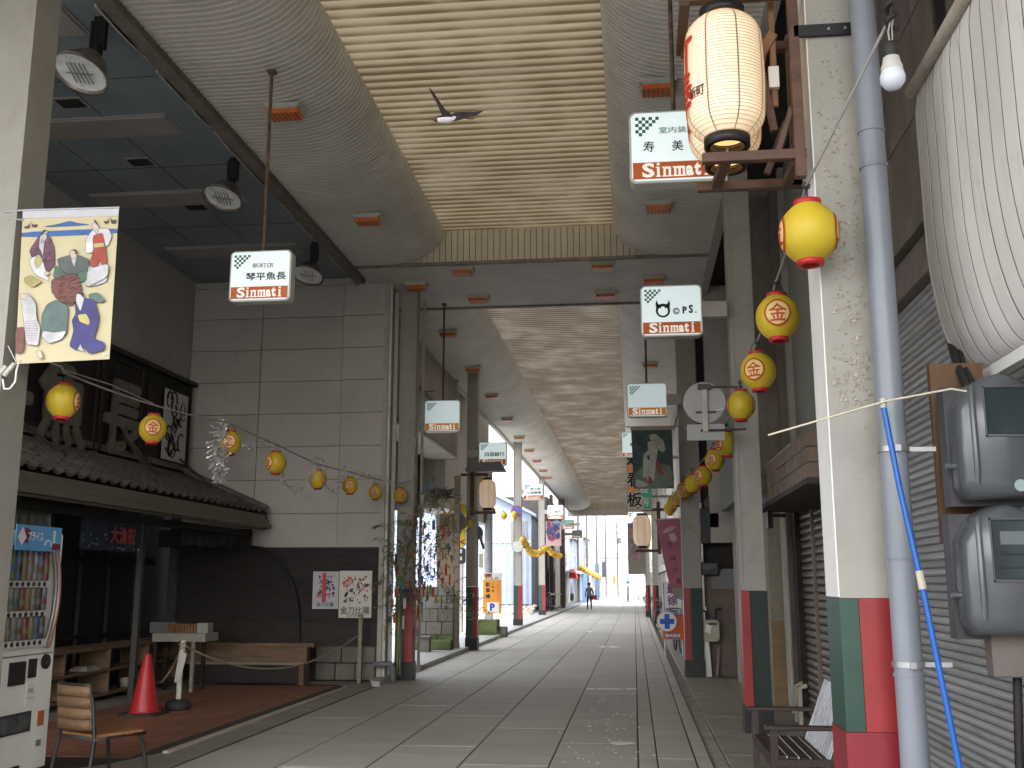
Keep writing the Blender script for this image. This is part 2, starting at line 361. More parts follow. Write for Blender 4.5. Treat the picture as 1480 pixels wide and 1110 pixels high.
# hall floor
b = MB(); b.box(-7.9, -4.12, -5, 17.45, -.011, .002); struct('hall_apron', b, m_conc)
b = MB(); b.prism([(-4.52,10.1,.002),(-4.52,16.4,.002),(-4.75,16.75,.002),(-6.75,16.9,.002),(-6.85,8.5,.002),(-5.3,8.6,.002),(-4.75,9.3,.002)][::-1], (0,0,.006)); hf = struct('hall_floor', b, m_joint)
def inside_floor(x, y): return x < -4.53 - max(0, (10.1-y))*.42 and y < 16.6
th = .245
q = MB(); q.box(.003, .297, .003, th-.003, -.004, .004); tm = q.mesh('floor_tile', m_redtile)
cnt = 0
yy = 8.9
row = 0
while yy < 16.6:
    x = -6.8
    while x < -4.8:
        if inside_floor(x+.3, yy+.12):
            if cnt < 290 and yy > 9.4:
                inst('floor_tile', tm, hf, (x, yy, .009)); cnt += 1
        x += .3
    yy += th; row += 1
q = MB()
for k in range(8):
    y0 = 9.95+k*.81; q.box(-4.52, -4.46, y0+.01, y0+.8, 0, .024)
struct('floor_edging', q, m_edge)
# ================================================================ ARCADE ROOF
ZS, ZT = 6.87, 7.45
XL, XR, TL, TR = -4.60, 1.32, -3.06, -.22
def prof(side):
    pts = []
    if side < 0: xo, xt, r = XL, TL, .92
    else: xo, xt, r = XR, TR, .86
    c = xt + side*r
    pts.append((xo, ZS)); pts.append((c, ZS))
    for k in range(1, 11):
        t = PI/2*k/10; pts.append((c-side*r*math.sin(t), ZS+(ZT-ZS)*(1-math.cos(t)**1.0)))
    return pts
def boards(b, pts, y0, y1, pitch, groove=.022, dep=.018):
    "ribbed boarding: profile pts (x,z) swept along y, with a groove between boards"
    y = y0; rows = []
    n = len(pts); nrm = []
    for i, (x, z) in enumerate(pts):
        a = pts[max(0, i-1)]; c = pts[min(n-1, i+1)]; dx, dz = c[0]-a[0], c[1]-a[1]; l = math.hypot(dx, dz) or 1
        s = 1 if dx > 0 else -1
        nrm.append((-dz/l*s, dx/l*s))
    while y < y1-1e-6:
        ye = min(y1, y+pitch)
        rows += [(y, 1), (y+groove*.5, 0), (ye-groove, 0), (ye-groove*.5, 1)]; y += pitch
    vs = []; fs = []
    for (yy, g) in rows:
        for i, (x, z) in enumerate(pts):
            vs.append((x+nrm[i][0]*dep*g, yy, z+nrm[i][1]*dep*g))
    for j in range(len(rows)-1):
        for i in range(n-1): fs.append((j*n+i, j*n+i+1, (j+1)*n+i+1, (j+1)*n+i))
    b._a(vs, fs)
PITCH = .088
YA, YB, YC, YEX = -5.0, 16.5, 19.3, 77.0
for (y0, y1) in ((YA, YB), (YC, YEX)):
    for side in (-1, 1):
        b = MB(); p = prof(side)
        if y0 > 0: boards(b, p, y0, 45, PITCH); boards(b, p, 45, y1, PITCH*3, .05)
        else: boards(b, p, y0, y1, PITCH)
        struct('arcade_soffit', b, m_cream, fix=False)
    # corrugated translucent sheets between the rolls
    pitch = .178
    seg = 8; y = y0 - (0 if y0 > 0 else 0)
    vs = []; fs = []; n = 0
    while y < y1+.06:
        vs += [(TL-.02, y, ZT+.02+.034*math.sin(2*PI*(y)/pitch)), (TR+.02, y, ZT+.02+.034*math.sin(2*PI*(y)/pitch))]
        if n: fs.append((2*n-2, 2*n-1, 2*n+1, 2*n))
        n += 1; y += pitch/seg
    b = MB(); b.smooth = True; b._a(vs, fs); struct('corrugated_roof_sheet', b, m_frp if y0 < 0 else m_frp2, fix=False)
    b = MB()
    b.box(TL-.04, TL-.012, y0, y1, ZT-.035, ZT-.005); b.box(TR+.012, TR+.04, y0, y1, ZT-.035, ZT-.005)
    struct('roof_edge_trim', b, m_grime)
# cross soffit between the bays
b = MB(); boards(b, [(XL, ZS), (-2, ZS), (XR, ZS)], YB, YC, .105); struct('cross_soffit', b, m_cream, fix=False)
b = MB(); b.box(XL, XR, YB-.05, YB+.02, ZS-.03, ZS+.02); b.box(XL, XR, YC-.02, YC+.05, ZS-.03, ZS+.02); struct('soffit_trim', b, m_grime)
def endwall(y, zt, p=.1, depth=.12, nm='gable'):
    t = struct(nm, MB().box(TL-.95, TR+.9, y, y+depth, ZS+.03, zt), m_joint)
    x = TL-.9
    while x < TR+.85:
        q = MB(); q.box(x+.005, x+p-.005, y-.02, y+.01, ZS+.02, zt); part('gable_board', q, m_panel, t); x += p
    return t
endwall(YB+.01, ZT+.09, .1025)
endwall(YC+.10, ZT+.01, .205)
endwall(YEX, ZT+.09, .205)
b = MB(); b.box(XL-.2, XR+.3, YEX-.1, YEX+.5, ZS-.38, ZS+.03); b.box(XL-.2, XR+.3, YEX+.1, YEX+.6, ZS, ZT+.8); struct('exit_beam', b, m_cream)
# outer edge beams of the roof
b = MB(); b.box(XL-.16, XL+.005, YA, 17.2, ZS-.09, ZS+.12); struct('edge_beam', b, m_grime)
b = MB()
for k in range(70):
    y = rnd.uniform(1, 17); l = rnd.uniform(.1, .7); b.box(XL-.165-rnd.uniform(0,.01), XL-.15, y, y+l, ZS-.10-rnd.uniform(0,.02), ZS-.03)
struct('beam_flakes', b, m_plaster)
b = MB(); b.box(XR-.005, XR+.12, YA, YEX, ZS-.06, ZS+.12); b.box(XL-.12, XL+.005, 17.6, YEX, ZS-.06, ZS+.12); struct('edge_beam', b, m_frame)
b = MB(); b.box(XR+.12, 2.6, YA, YEX, ZS+.12, ZS+.2); struct('side_roof', b, m_dwood2)
b = MB(); b.box(XL-1.2, XL-.12, 18, 30, ZS+.12, ZS+.2); struct('side_roof', b, m_frame)
# roof covering above the soffits: only blocks the sky
for x0, x1 in ((-12, TL-.05), (TR+.05, 6)):
    b = MB(); b.box(x0 if x0 > -10 else XL-.4, x1 if x1 < 3 else XR+.1, YA, YEX+.2, ZT+.10, ZT+.16); struct('roof_deck', b, m_frame)
b = MB(); b.box(TL-.3, TR+.3, YB+.2, YC-.05, ZT+.05, ZT+.09); struct('roof_deck', b, m_frame)
# ceiling lights
def ceil_light():
    r = thing('ceiling_light', 'x', 'ceiling light', (0,0,0), group='amber lamps fixed under the arcade ceiling')
    q = MB(); z0, z1 = -.14, 0
    q.prism([(-.2,-.13,0),(.2,-.13,0),(.2,.13,0),(-.2,.13,0)], (0,0,-.045)); 
    for (a,b_,c,d) in ((-.19,.19,-.12,-.105),(-.19,.19,.105,.12),(-.19,-.17,-.12,.12),(.17,.19,-.12,.12)): q.box(a,b_,c,d,-.062,-.04)
    part('housing', q, m_house, r, local=True)
    q = MB(); q.box(-.17,.17,-.105,.105,-.115,-.04); part('lens', q, m_amberd, r, local=True)
    q = MB()
    for k in range(7): q.box(-.15+k*.05-.004, -.15+k*.05+.004, -.107,.107,-.119,-.115)
    part('grille', q, m_rust, r, local=True)
    return r
r0 = ceil_light()
spots = [(412,165,'beside the rusty rod of the nearest left sign'),(532,320,'on the near left roll, farther of its two'),(951,130,'partly behind the nearest right sign'),(952,302,'under the nearest right sign'),
 (668,394,'left end of the front row across the beam'),(870,387,'right end of the front row across the beam'),(602,416,'above the first striped left pillar'),(691,434,'left of middle in the rear row across the beam'),
 (875,428,'right end of the rear row across the beam'),(945,407,'just above the horned face sign'),(648,484,'first in the left row past the beam'),(684,535,'second in the left row past the beam'),(711,574,'third in the left row past the beam'),
 (733,607,'fourth in the left row past the beam'),(750,633,'fifth in the left row past the beam'),(765,652,'sixth in the left row past the beam'),(776,667,'seventh in the left row past the beam'),(785,681,'eighth in the left row past the beam'),(792,691,'ninth in the left row past the beam'),
 (940,529,'first in the right row past the beam')]
for i, (px, py, s) in enumerate(spots):
    p = onZ(px, py, ZS-.08); loc = (p.x, p.y, ZS+.001); lab = 'amber ceiling lamp ' + s
    if i == 0: r0.location = loc; r0['label'] = lab
    else: dup(r0, loc, (0,0,0), lab)
# ================================================================ PILLARS
def pillar(x0, x1, y0, y1, lab, near=False, order='gr', ztop=ZS, base=.32, pl=0.5, band=True):
    t = thing('arcade_pillar', lab, 'pillar', ((x0+x1)/2, (y0+y1)/2, 0), group='striped steel pillars carrying the arcade')
    zb = 1.52
    b = MB(); b.box(x0+.012, x1-.012, y0+.012, y1-.012, zb, ztop-.002); part('shaft', b, m_pillar, t)
    b = MB(); b.box(x0+.013, x0+.03, y0-.004, y0+.02, zb, ztop-.003)
    b.box(x0-.004, x0+.013, y0-.004, y1, zb, ztop-.003); part('edge_strip', b, m_white if near else m_pillar, t)
    xm = x0+(x1-x0)*pl
    if band:
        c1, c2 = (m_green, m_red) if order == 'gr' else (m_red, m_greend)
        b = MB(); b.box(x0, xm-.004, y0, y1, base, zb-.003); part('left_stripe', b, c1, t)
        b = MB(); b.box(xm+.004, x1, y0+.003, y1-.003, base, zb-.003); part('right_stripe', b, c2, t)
        b = MB(); b.box(xm-.004, xm+.004, y0+.02, y1-.02, base, zb-.003); part('seam', b, m_black, t)
    b = MB(); b.box(x0-.012, x1+.012, y0-.012, y1+.012, 0, base-.002); part('plinth', b, m_redd if near else m_black, t)
    return t
pb = onY(1214, 864, 4.9)
PX0 = pb.x
t = thing('arcade_pillar', 'large near pillar with peeling beige paint and green and red bands', 'pillar', (PX0+.13, 5.05, 0), group='striped steel pillars carrying the arcade')
b = MB(); b.box(PX0, PX0+.27, 4.9, 5.22, 1.535, ZS); part('shaft', b, m_pillar, t)
b = MB(); b.box(PX0-.006, PX0+.001, 4.905, 5.21, 1.54, ZS-.01); part('edge_strip', b, m_white, t)  # left face coloured white, standing for the daylight that falls on it
b = MB(); b.box(PX0-.005, PX0+.078, 4.895, 5.22, .96, 1.533); part('left_stripe', b, m_green, t)
b = MB(); b.box(PX0+.08, PX0+.262, 4.895, 5.22, .96, 1.533); part('right_stripe', b, m_red, t)
b = MB(); b.box(PX0-.009, PX0+.27, 4.89, 5.225, 0, .958); part('plinth', b, m_redd, t)
b = MB()      # blistered flakes of paint, proud of the steel
for k in range(420):
    z = rnd.choice([rnd.gauss(3.05,.22), rnd.gauss(2.55,.1), rnd.gauss(3.7,.5)]); x = PX0+.03+abs(rnd.gauss(.1,.07)); s = rnd.uniform(.003,.009)
    if x > PX0+.26 or z < 2.0: continue
    a = rnd.uniform(0, 6.28); pts = [(x+s*math.cos(a+q_*1.3)*rnd.uniform(.5,1.3), 4.898-rnd.uniform(0,.006), z+s*math.sin(a+q_*1.3)*rnd.uniform(.6,1.6)) for q_ in range(5)]
    b.prism(pts, (0, .004, 0))
part('paint_flakes', b, mat('paint_flake', (.36,.32,.26), .6, 20, .3, dirt=.4, dcol=(.16,.1,.06), dscale=30), t, kind='stuff')
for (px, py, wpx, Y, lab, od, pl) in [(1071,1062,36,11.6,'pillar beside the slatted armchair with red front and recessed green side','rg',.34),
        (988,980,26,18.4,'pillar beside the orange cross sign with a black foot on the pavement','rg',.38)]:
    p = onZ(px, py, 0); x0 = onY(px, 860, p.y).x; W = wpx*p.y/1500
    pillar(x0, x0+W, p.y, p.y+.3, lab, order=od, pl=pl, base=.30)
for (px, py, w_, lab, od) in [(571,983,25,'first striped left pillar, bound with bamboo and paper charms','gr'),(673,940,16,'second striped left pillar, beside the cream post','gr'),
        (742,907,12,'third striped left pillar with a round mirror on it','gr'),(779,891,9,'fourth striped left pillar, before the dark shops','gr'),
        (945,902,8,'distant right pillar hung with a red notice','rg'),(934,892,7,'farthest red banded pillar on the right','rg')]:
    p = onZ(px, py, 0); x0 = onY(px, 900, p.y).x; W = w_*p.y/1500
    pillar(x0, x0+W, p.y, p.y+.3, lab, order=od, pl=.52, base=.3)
# near left pillar
t = thing('arcade_pillar', 'cream pillar at the left edge of the view beside the print banner', 'pillar', (-4.65, 6.9, 0), group='striped steel pillars carrying the arcade')
b = MB(); b.box(-4.9, -4.47, 6.8, 7.1, .3, ZS); part('shaft', b, m_pillar, t)
b = MB(); b.box(-4.475, -4.452, 6.79, 7.11, .3, ZS-.01); part('edge_strip', b, m_pillar, t)
b = MB(); b.box(-4.9, -4.46, 6.79, 7.11, 0, .298); part('plinth', b, m_green, t)
# slim posts next to the left pillars
for (px, w_, Y, z1, lab, mt) in [(562,5,17.9,6.8,'thin white conduit beside the first left pillar',m_white),(655,8,25.2,4.2,'cream timber post beside the second left pillar',m_wood2),
      (650,4,24.9,1.5,'short grey post beside the mossy block wall',m_frame),(604,4,18.5,6.8,'thin pale downpipe behind the first left pillar',m_pole)]:
    x = onY(px, 860, Y).x; W = w_*Y/1500
    q = MB(); q.box(x, x+W, Y, Y+W, .07, z1); q.box(x-.01, x+W+.01, Y-.01, Y+W+.01, .07, .2); solo('post', q, mt, lab, 'post')
# ================================================================ LEFT HALL
HX = -7.85                                   # long wall of the hall
b = MB(); b.box(HX-.9, XL-.16, 1.0, 18.2, 7.0, 7.1); hc = struct('hall_ceiling', b, m_hceil)
for i, (py, pxr, pxl) in enumerate([(28,108,-60),(178,250,-60),(281,352,130),(358,435,240)]):
    pr = onZ(pxr, py, 7.0); pl_ = onZ(pxl, py, 7.0); x0 = max(HX+.3, pl_.x); x1 = min(pr.x, XL-.5)
    q = MB(); q.box(x0, x1, pr.y-.24, pr.y+.24, 6.965, 6.999); q.box(x0-.03, x1+.03, pr.y-.27, pr.y+.27, 6.985, 7.0); part('light_panel', q, m_hpanel, hc)
for i, (px, py) in enumerate([(103,150),(203,235),(283,300)]):
    p = onZ(px, py, 6.98); q = MB(); q.box(p.x-.17, p.x+.17, p.y-.13, p.y+.13, 6.985, 6.998)
    t = thing('ceiling_vent', ['nearest black square vent in the blue grey ceiling','middle black square vent in the blue grey ceiling','farthest black square vent in the blue grey ceiling'][i], 'vent', (p.x, p.y, 6.97), group='square vents in the hall ceiling')
    part('frame', q, m_hpanel, t); q = MB(); q.box(p.x-.14, p.x+.14, p.y-.10, p.y+.10, 6.978, 6.984); part('opening', q, m_black, t)
    q = MB()
    for k in range(6): q.box(p.x-.14, p.x+.14, p.y-.09+k*.034, p.y-.08+k*.034, 6.972, 6.978)
    part('louvre', q, m_rubber, t)
for x_ in (-6.1, -7.0):
    q = MB(); q.box(x_, x_+.008, 1, 17.4, 6.996, 6.9995); part('ceiling_joint', q, m_dwood2, hc)
for y_ in (5.4, 8.1, 9.9, 12.3, 14.6):
    q = MB(); q.box(HX, XL-.2, y_, y_+.008, 6.996, 6.9994); part('ceiling_joint', q, m_dwood2, hc)
# floodlights
def flood():
    t = thing('floodlight', 'x', 'floodlight', group='bell shaped floodlights along the hall ceiling')
    q = MB(); q.box(-.05,.05,-.02,.02,-.32,0); q.box(-.075,-.05,-.03,.03,-.34,-.05); q.box(.05,.075,-.03,.03,-.34,-.05); q.tube([(0,0,-.3),(0,0,-.42)],.05,8); part('bracket', q, m_black, t, local=True)
    q = MB(); M = T(-.03,0,-.38) @ RX(math.radians(-24)) @ RY(math.radians(12))
    s = MB(); s.lathe([(.05,0),(.09,-.02),(.16,-.10),(.225,-.20),(.27,-.30),(.285,-.31),(.26,-.305),(.215,-.2),(.15,-.1),(.04,-.03)], n=28, sx=1.05, sy=.9); q.add(s, M)
    part('reflector', q, mat('flood_shade', (.30,.27,.23), .4, 8, .4, metal=.4, dirt=.5, dcol=(.03,.025,.02), dscale=6), t, local=True)
    q = MB(); s = MB(); s.lathe([(.001,-.262),(.1,-.268),(.2,-.272),(.252,-.285)], n=24); q.add(s, M); part('glass', q, mat('flood_glass', (.75,.76,.76), .3, 9, .2, spec=.8, dirt=.3), t, local=True)
    q = MB()
    s = MB(); 
    for k in (-2,-1,0,1,2): s.box(k*.045-.004, k*.045+.004, -.12, .12, -.30, -.29)
    s.box(-.15,.15,-.004,.004,-.305,-.295); q.add(s, M); part('guard', q, m_steel, t, local=True)
    return t
f0 = flood()
for i, (px, py, Y) in enumerate([(145,25,8.6),(338,228,12.7),(455,350,17.0)]):
    p = onY(px, py, Y); pc = onZ(px, py, 7.0); loc = (pc.x, pc.y, 7.0)
    lab = ['nearest bell floodlight hanging top left','middle bell floodlight above the fish shop sign lamp','farthest floodlight, half hidden behind the first lit left sign'][i]
    if i == 0: f0.location = loc; f0['label'] = lab
    else: dup(f0, loc, (0,0,.1*i), lab, scale=(.92,.92,.92))
# walls
b = MB(); b.box(HX-.3, HX, 3, 17.8, 4.8, 7.0); lw = struct('hall_wall', b, m_plaster)
b = MB(); b.box(HX-.9, HX-.31, 5, 17.8, 0, 4.8); struct('hall_wall', b, m_dwood)
# back wall of the hall facing the camera, in panels
WB = 17.5
xr = onY(549, 800, WB).x; xp = onY(493, 600, WB).x
b = MB(); b.box(HX-.2, xr-.01, WB+.03, WB+.9, 0, 6.998); bw = thing('side_building', 'grey panelled building end with dark board base and two posters', 'building', ((HX+xr)/2, WB+.4, 0))
part('wall_core', b, m_joint, bw)
z = 2.2; k = 0
while z < 6.98:
    z1 = min(z+.583, 6.99)
    for (x0, x1, dy) in ((HX, -6.55, 0), (-6.545, xp-.006, 0), (xp, xr, -.035)):
        q = MB(); q.box(x0+.003, x1-.003, WB+dy, WB+.05, z+.004, z1-.004); part('wall_panel', q, m_block, bw, bevel=.004)
    z = z1
q = MB(); q.box(xr-.004, xr+.075, WB-.05, WB+.5, .05, 7.0); part('corner_trim', q, m_frame, bw)
q = MB(); q.box(xr+.08, xr+.13, WB-.02, WB+.04, .05, 6.9); part('conduit', q, m_pole, bw)
# dark boards below
zz = 2.18; k = 0
for hgt in (.40, .40, .42, .43, .43):
    z0 = max(.02, zz-hgt)
    q = MB(); q.prism([(HX, WB-.045, z0), (HX, WB+.03, z0), (HX, WB+.03, zz), (HX, WB-.01, zz)], (xr-.02-HX, 0, 0)); part('lap_board', q, m_dwood2, bw); zz = z0
q = MB(); q.box(HX, xr, WB-.07, WB, 2.175, 2.205); part('ledge', q, m_black, bw)
xs0 = onY(460, 950, WB).x
for r_, (z0, z1) in enumerate([(.02,.30),(.30,.57)]):
    n = 3; 
    for c in range(n):
        a = xs0+(xr-xs0)*c/n+(.1 if r_ and c else 0); e = xs0+(xr-xs0)*(c+1)/n+(.1 if r_ and c < n-1 else 0)
        q = MB(); q.box(a+.006, e-.006, WB-.16, WB-.03, z0+.005, z1-.005); part('stone', q, m_stone, bw, bevel=.012)
# posters on the dark boards
def round_off(pts, n=1):
    for _ in range(n):
        if len(pts) > 60: break
        q_ = []
        for i in range(len(pts)):
            (x0, y0), (x1, y1) = pts[i], pts[(i+1) % len(pts)]; q_ += [(x0*.86+x1*.14, y0*.86+y1*.14), (x0*.14+x1*.86, y0*.14+y1*.86)]
        pts = q_
    return pts
def flats(name, parent, items, Y, dy=.0011, ink=True):
    "flat print: coloured polygons with an ink outline, laid on the plane y=Y"
    for j, (c, pts) in enumerate(items):
        pts = round_off(pts) if len(pts) > 3 else pts
        cx_ = sum(p[0] for p in pts)/len(pts); cy_ = sum(p[1] for p in pts)/len(pts); y = Y-dy*(j+1)*.35
        q = MB(); q.poly([onY(px_, py_, y) for px_, py_ in pts])
        o = part(name, q, flat('print_%02x%02x%02x' % tuple(int(v*255) for v in c), c, var=.22), parent)
        if ink and max(c) > .05:
            q = MB(); r = [math.hypot(px_-cx_, py_-cy_) or 1 for px_, py_ in pts]
            q.poly([onY(cx_+(px_-cx_)*(1+.55/rr_), cy_+(py_-cy_)*(1+.55/rr_), y+dy*.17) for (px_, py_), rr_ in zip(pts, r)]); part('ink_outline', q, m_bink, parent)
def poster(px0, py0, px1, py1, Y, lab, base, seed, cols, text=None, nshape=60, sz=1.):
    p0 = onY(px0, py1, Y); p1 = onY(px1, py0, Y)
    t = thing('poster', lab, 'poster', ((p0.x+p1.x)/2, Y, p0.z)); q = MB(); q.box(p0.x, p1.x, Y, Y+.01, p0.z, p1.z); part('paper', q, base, t)
    R = random.Random(seed)
    for ci, c in enumerate(cols):
        q = MB()
        for k in range(nshape//len(cols)):
            x = R.uniform(p0.x+.07, p1.x-.07); z_ = R.uniform(p0.z+(p1.z-p0.z)*.30, p1.z-.08); s = R.uniform(.012, .04)*sz; a = R.uniform(0, 6)
            pts = [(x+s*math.cos(a+j*.9)*R.uniform(.3,1.2), Y-.0015-ci*.0006-k*1e-5, z_+s*math.sin(a+j*.9)*R.uniform(.4,1.5)) for j in range(7)]
            q.poly(pts)
        part('print', q, c, t, kind='stuff', fix=False)
    if text:
        for (s, x, zr, size, m_, bold) in text:
            lettering('lettering', textmesh(s, size, bold), T(p0.x+(p1.x-p0.x)*x, Y-.006, p0.z+(p1.z-p0.z)*zr), m_, t)
    return t
pr = flat('poster_red', (.5,.07,.06)); pk = flat('poster_ink', (.03,.03,.04)); pbk = flat('poster_navy', (.06,.08,.2)); pw = flat('poster_paper', (.62,.58,.5)); pp = flat('poster_pink', (.55,.3,.28)); po = flat('poster_ochre', (.5,.3,.1)); ppale = flat('poster_pale', (.52,.5,.52))
poster(451,826,490,880,17.44,'smaller reddish poster on the dark boards, left of the white one',ppale,3,[pr,pbk,pp,pk],[('金刀比羅',.5,.12,.07,pk,.01)],90,.7)
t = poster(489,825,538,893,17.44,'larger white kabuki poster with red figures on the dark boards',pw,5,[pr,pk,pbk,pp],[('金刀比羅',.5,.16,.12,pk,.01),('四月歌舞伎',.5,.05,.05,pk,0)],80,.95)
q = MB(); p0 = onY(465,870,17.43); p1 = onY(472,828,17.43); q.box(p0.x, p1.x, 17.425, 17.432, p0.z, p1.z); 
solo('poster_banner_strip', q, pr, 'red vertical strip down the middle of the smaller poster', 'poster')
# ---- shop front along the hall wall
shop = thing('old_shop_front', 'dark wooden fish shop front under a grey tiled pent roof', 'shop', (HX, 13, 0))
SX = HX+.12
q = MB(); q.box(HX-.3, SX-.4, 6, 17.4, 0, 3.3); part('back_wall', q, m_dwood, shop)
q = MB(); q.box(HX, SX, 7.5, 17.35, 3.3, 5.05); part('sign_board', q, m_dwood, shop)
# framed panels of the sign board
for i, (y0, y1) in enumerate([(8.6,10.3),(10.4,12.15),(12.25,14.1),(14.2,15.5),(15.7,17.3)]):
    q = MB(); q.box(SX, SX+.03, y0, y1, 3.46, 3.50); q.box(SX, SX+.03, y0, y1, 4.92, 4.96); q.box(SX, SX+.03, y0, y0+.05, 3.50, 4.92); q.box(SX, SX+.03, y1-.05, y1, 3.50, 4.92); part('panel_frame', q, m_dwood2, shop)
q = MB(); q.box(SX-.02, SX+.08, 7.5, 17.4, 5.02, 5.10); part('cornice', q, m_black, shop)
m_char = mat('worn_cut_wood_letter', (.17,.15,.12), .8, 6, .2, dirt=.3)
def wallchar(ch, pxc, pyc, h, wd, bold=.035):
    p = onX(pxc, pyc, SX+.02); tm_ = textmesh(ch, h, bold, width=wd, res=1)
    q = MB(); Z = RZ(PI/2); M = T(p.x, p.y, p.z) @ Z
    n0 = len(tm_.v); q.add(tm_, M)
    q2 = MB(); q2.add(tm_, T(.03,0,0) @ M); q2.add(tm_, M)
    part('sign_character', q2, m_char, shop, fix=False)
wallchar('魚', 90, 582, 1.18, 1.25, .03); wallchar('長', 178, 607, 1.10, 1.25, .03); wallchar('平', 6, 560, 1.1, 1.2, .03)
# ink print sheet on the board (generic brush figure)
y0 = onX(237,610,SX+.05).y; y1 = onX(271,610,SX+.05).y
t = thing('ink_print', 'white sheet with a black brush drawn figure on the dark sign board', 'print', (SX+.03, (y0+y1)/2, 3.3))
z0_, z1_ = 3.62, 4.80
q = MB(); q.box(SX+.031, SX+.04, y0, y1, z0_, z1_); part('paper', q, flat('sheet_white', (.52,.51,.48)), t)
q = MB(); R = random.Random(11)
for k in range(26):
    yy = R.uniform(y0+.15, y1-.15); z = R.uniform(z0_+.15, z1_-.15); pts = []; a = R.uniform(0, 6); rr = R.uniform(.05, .16)
    for j in range(9): pts.append((SX+.046, min(y1-.02,max(y0+.02, yy+rr*math.cos(a+j*.45)*(1-j*.05))), min(z1_-.02, max(z0_+.02, z+rr*1.3*math.sin(a+j*.45)*(1-j*.05)))))
    q.tube(pts, R.uniform(.008, .02), 4)
part('brush_strokes', q, m_bink, t)
# pent roof
EX, EZ = -6.25, 2.80; RXT, RZT = HX+.02, 3.44
y0r, y1r = 7.2, 17.2
q = MB(); q.prism([(RXT, y0r, RZT-.10), (EX, y0r, EZ-.06), (EX, y0r, EZ-.11), (RXT, y0r, RZT-.2)], (0, y1r-y0r, 0)); part('roof_deck', q, m_dwood2, shop)
q = MB()
for k in range(3): q.box(EX-.02+k*.025, EX+.03+k*.025, y0r, y1r+.05+k*.05, EZ-.13-.075*k+.0, EZ-.06-.075*k)
q.box(EX-.05, EX+.02, y0r, y1r, EZ-.31, EZ-.285)
part('eave_fascia', q, m_fascia, shop)
q = MB(); q.prism([(RXT, y1r, RZT+.02), (EX+.04, y1r+.0, EZ-.0), (EX+.04, y1r, EZ-.30), (RXT, y1r, RZT-.26)], (0, .05, 0)); part('verge', q, m_dwood2, shop)
q = MB(); q.box(RXT-.02, RXT+.13, y0r, y1r+.04, RZT-.02, RZT+.10); q.tube([(RXT+.06, y0r, RZT+.13), (RXT+.06, y1r+.06, RZT+.13)], .055, 10); part('ridge', q, m_tile, shop)
q = MB(); d = Vector((EX-RXT, 0, EZ-RZT)); q.tube([(RXT+.1, y1r-.02, RZT+.08), (EX+.05, y1r-.02, EZ+.05)], .06, 10); part('verge_tile', q, m_tile, shop)
slope = math.hypot(EX-RXT, EZ-RZT); ux = (EX-RXT)/slope; uz = (EZ-RZT)/slope
ang = math.atan2(-(EZ-RZT), EX-RXT)
tw, nr = .25, 6; tl = (slope-.1)/nr
q = MB(); q.smooth = True
prof_ = [(-.125,.0),(-.085,-.018),(-.03,-.022),(.03,-.008),(.065,.03),(.095,.045),(.13,.028)]
vs = []
for yy, dz in ((0,.03),(tl+.02,.0)):      # local x down the slope, y along the eave
    for (a, h) in prof_: vs.append((yy, a, h+dz*0))
n = len(prof_); q._a(vs, [(i, i+1, n+i+1, n+i) for i in range(n-1)])
q.smooth = False; q._a([(tl+.02, a, h) for a, h in prof_]+[(tl+.02, a, h-.022) for a, h in prof_], [(i, i+1, n+i+1, n+i) for i in range(n-1)])
tmesh = q.mesh('roof_tile', m_tile, None, 0, fix=False)
cnt = 0; yt = y1r-.2
while yt > y0r+.2:
    for r_ in range(nr):
        if cnt < 300:
            s0 = .08+r_*tl; o = inst('roof_tile', tmesh, shop, (RXT+ux*s0-HX, yt-13, RZT+uz*s0+.0), (0, ang-.05+rnd.uniform(-.01,.01), rnd.uniform(-.012,.012))); cnt += 1
    yt -= tw
# tie rods from the board to the roof
for i, (a, c) in enumerate([((26,605),(60,665)),((175,628),(206,695)),((258,662),(292,708))]):
    pa = onX(*a, SX+.02); q = MB(); q.tube([pa, (RXT+.75, pa.y+.15, RZT-.28)], .018, 6); part('tie_rod', q, m_black, shop)
# post, dark hanging cloths, banner
pp_ = onZ(218, 930, 0); q = MB(); q.box(-7.05, -6.97, 14.3, 14.38, 0, 2.7); part('post', q, mat('grey_post', (.07,.065,.06)), shop)
q = MB(); q.box(EX-.3, EX-.2, y0r, y1r, EZ-.42, EZ-.33); q.box(HX-.2, EX-.2, 17.1, 17.2, 2.2, 2.5); part('beam', q, m_dwood, shop)
for i, (y0, y1, m_) in enumerate([(8.0,10.0,flat('cloth_grey', (.045,.05,.05))),(10.1,11.2,flat('cloth_greygreen', (.09,.10,.085))),(14.7,17.0,flat('cloth_dark', (.02,.02,.022)))]):
    q = MB(); q.smooth = True; n = 40; vs = []
    for k in range(n+1):
        y = y0+(y1-y0)*k/n; x = -6.62+.03*math.sin(k*1.1+i)+.012*math.sin(k*2.7)
        vs += [(x, y, 2.46), (x+.01, y, 2.16-.02*math.sin(k*.6))]
    q._a(vs, [(2*k, 2*k+1, 2*k+3, 2*k+2) for k in range(n)]); solo('cloth_valance', q, m_, ['dark grey cloth valance under the tiled eave, nearest the camera','greenish hanging cloth under the eave left of the navy banner','black cloth hanging under the far end of the eave'][i], 'cloth')
p0 = onX(118,745,-6.55); p1 = onX(203,795,-6.55)
t = thing('shop_banner', 'navy cloth banner with red characters and white waves under the eave', 'banner', (-6.55, (p0.y+p1.y)/2, 1.85))
yb0, yb1 = p0.y, p1.y; zb0, zb1 = 2.00, 2.38
q = MB(); q.smooth = True; n = 30; vs = []
for k in range(n+1): y = yb0+(yb1-yb0)*k/n; x = -6.55+.012*math.sin(k*.9); vs += [(x, y, zb1), (x, y, zb0)]
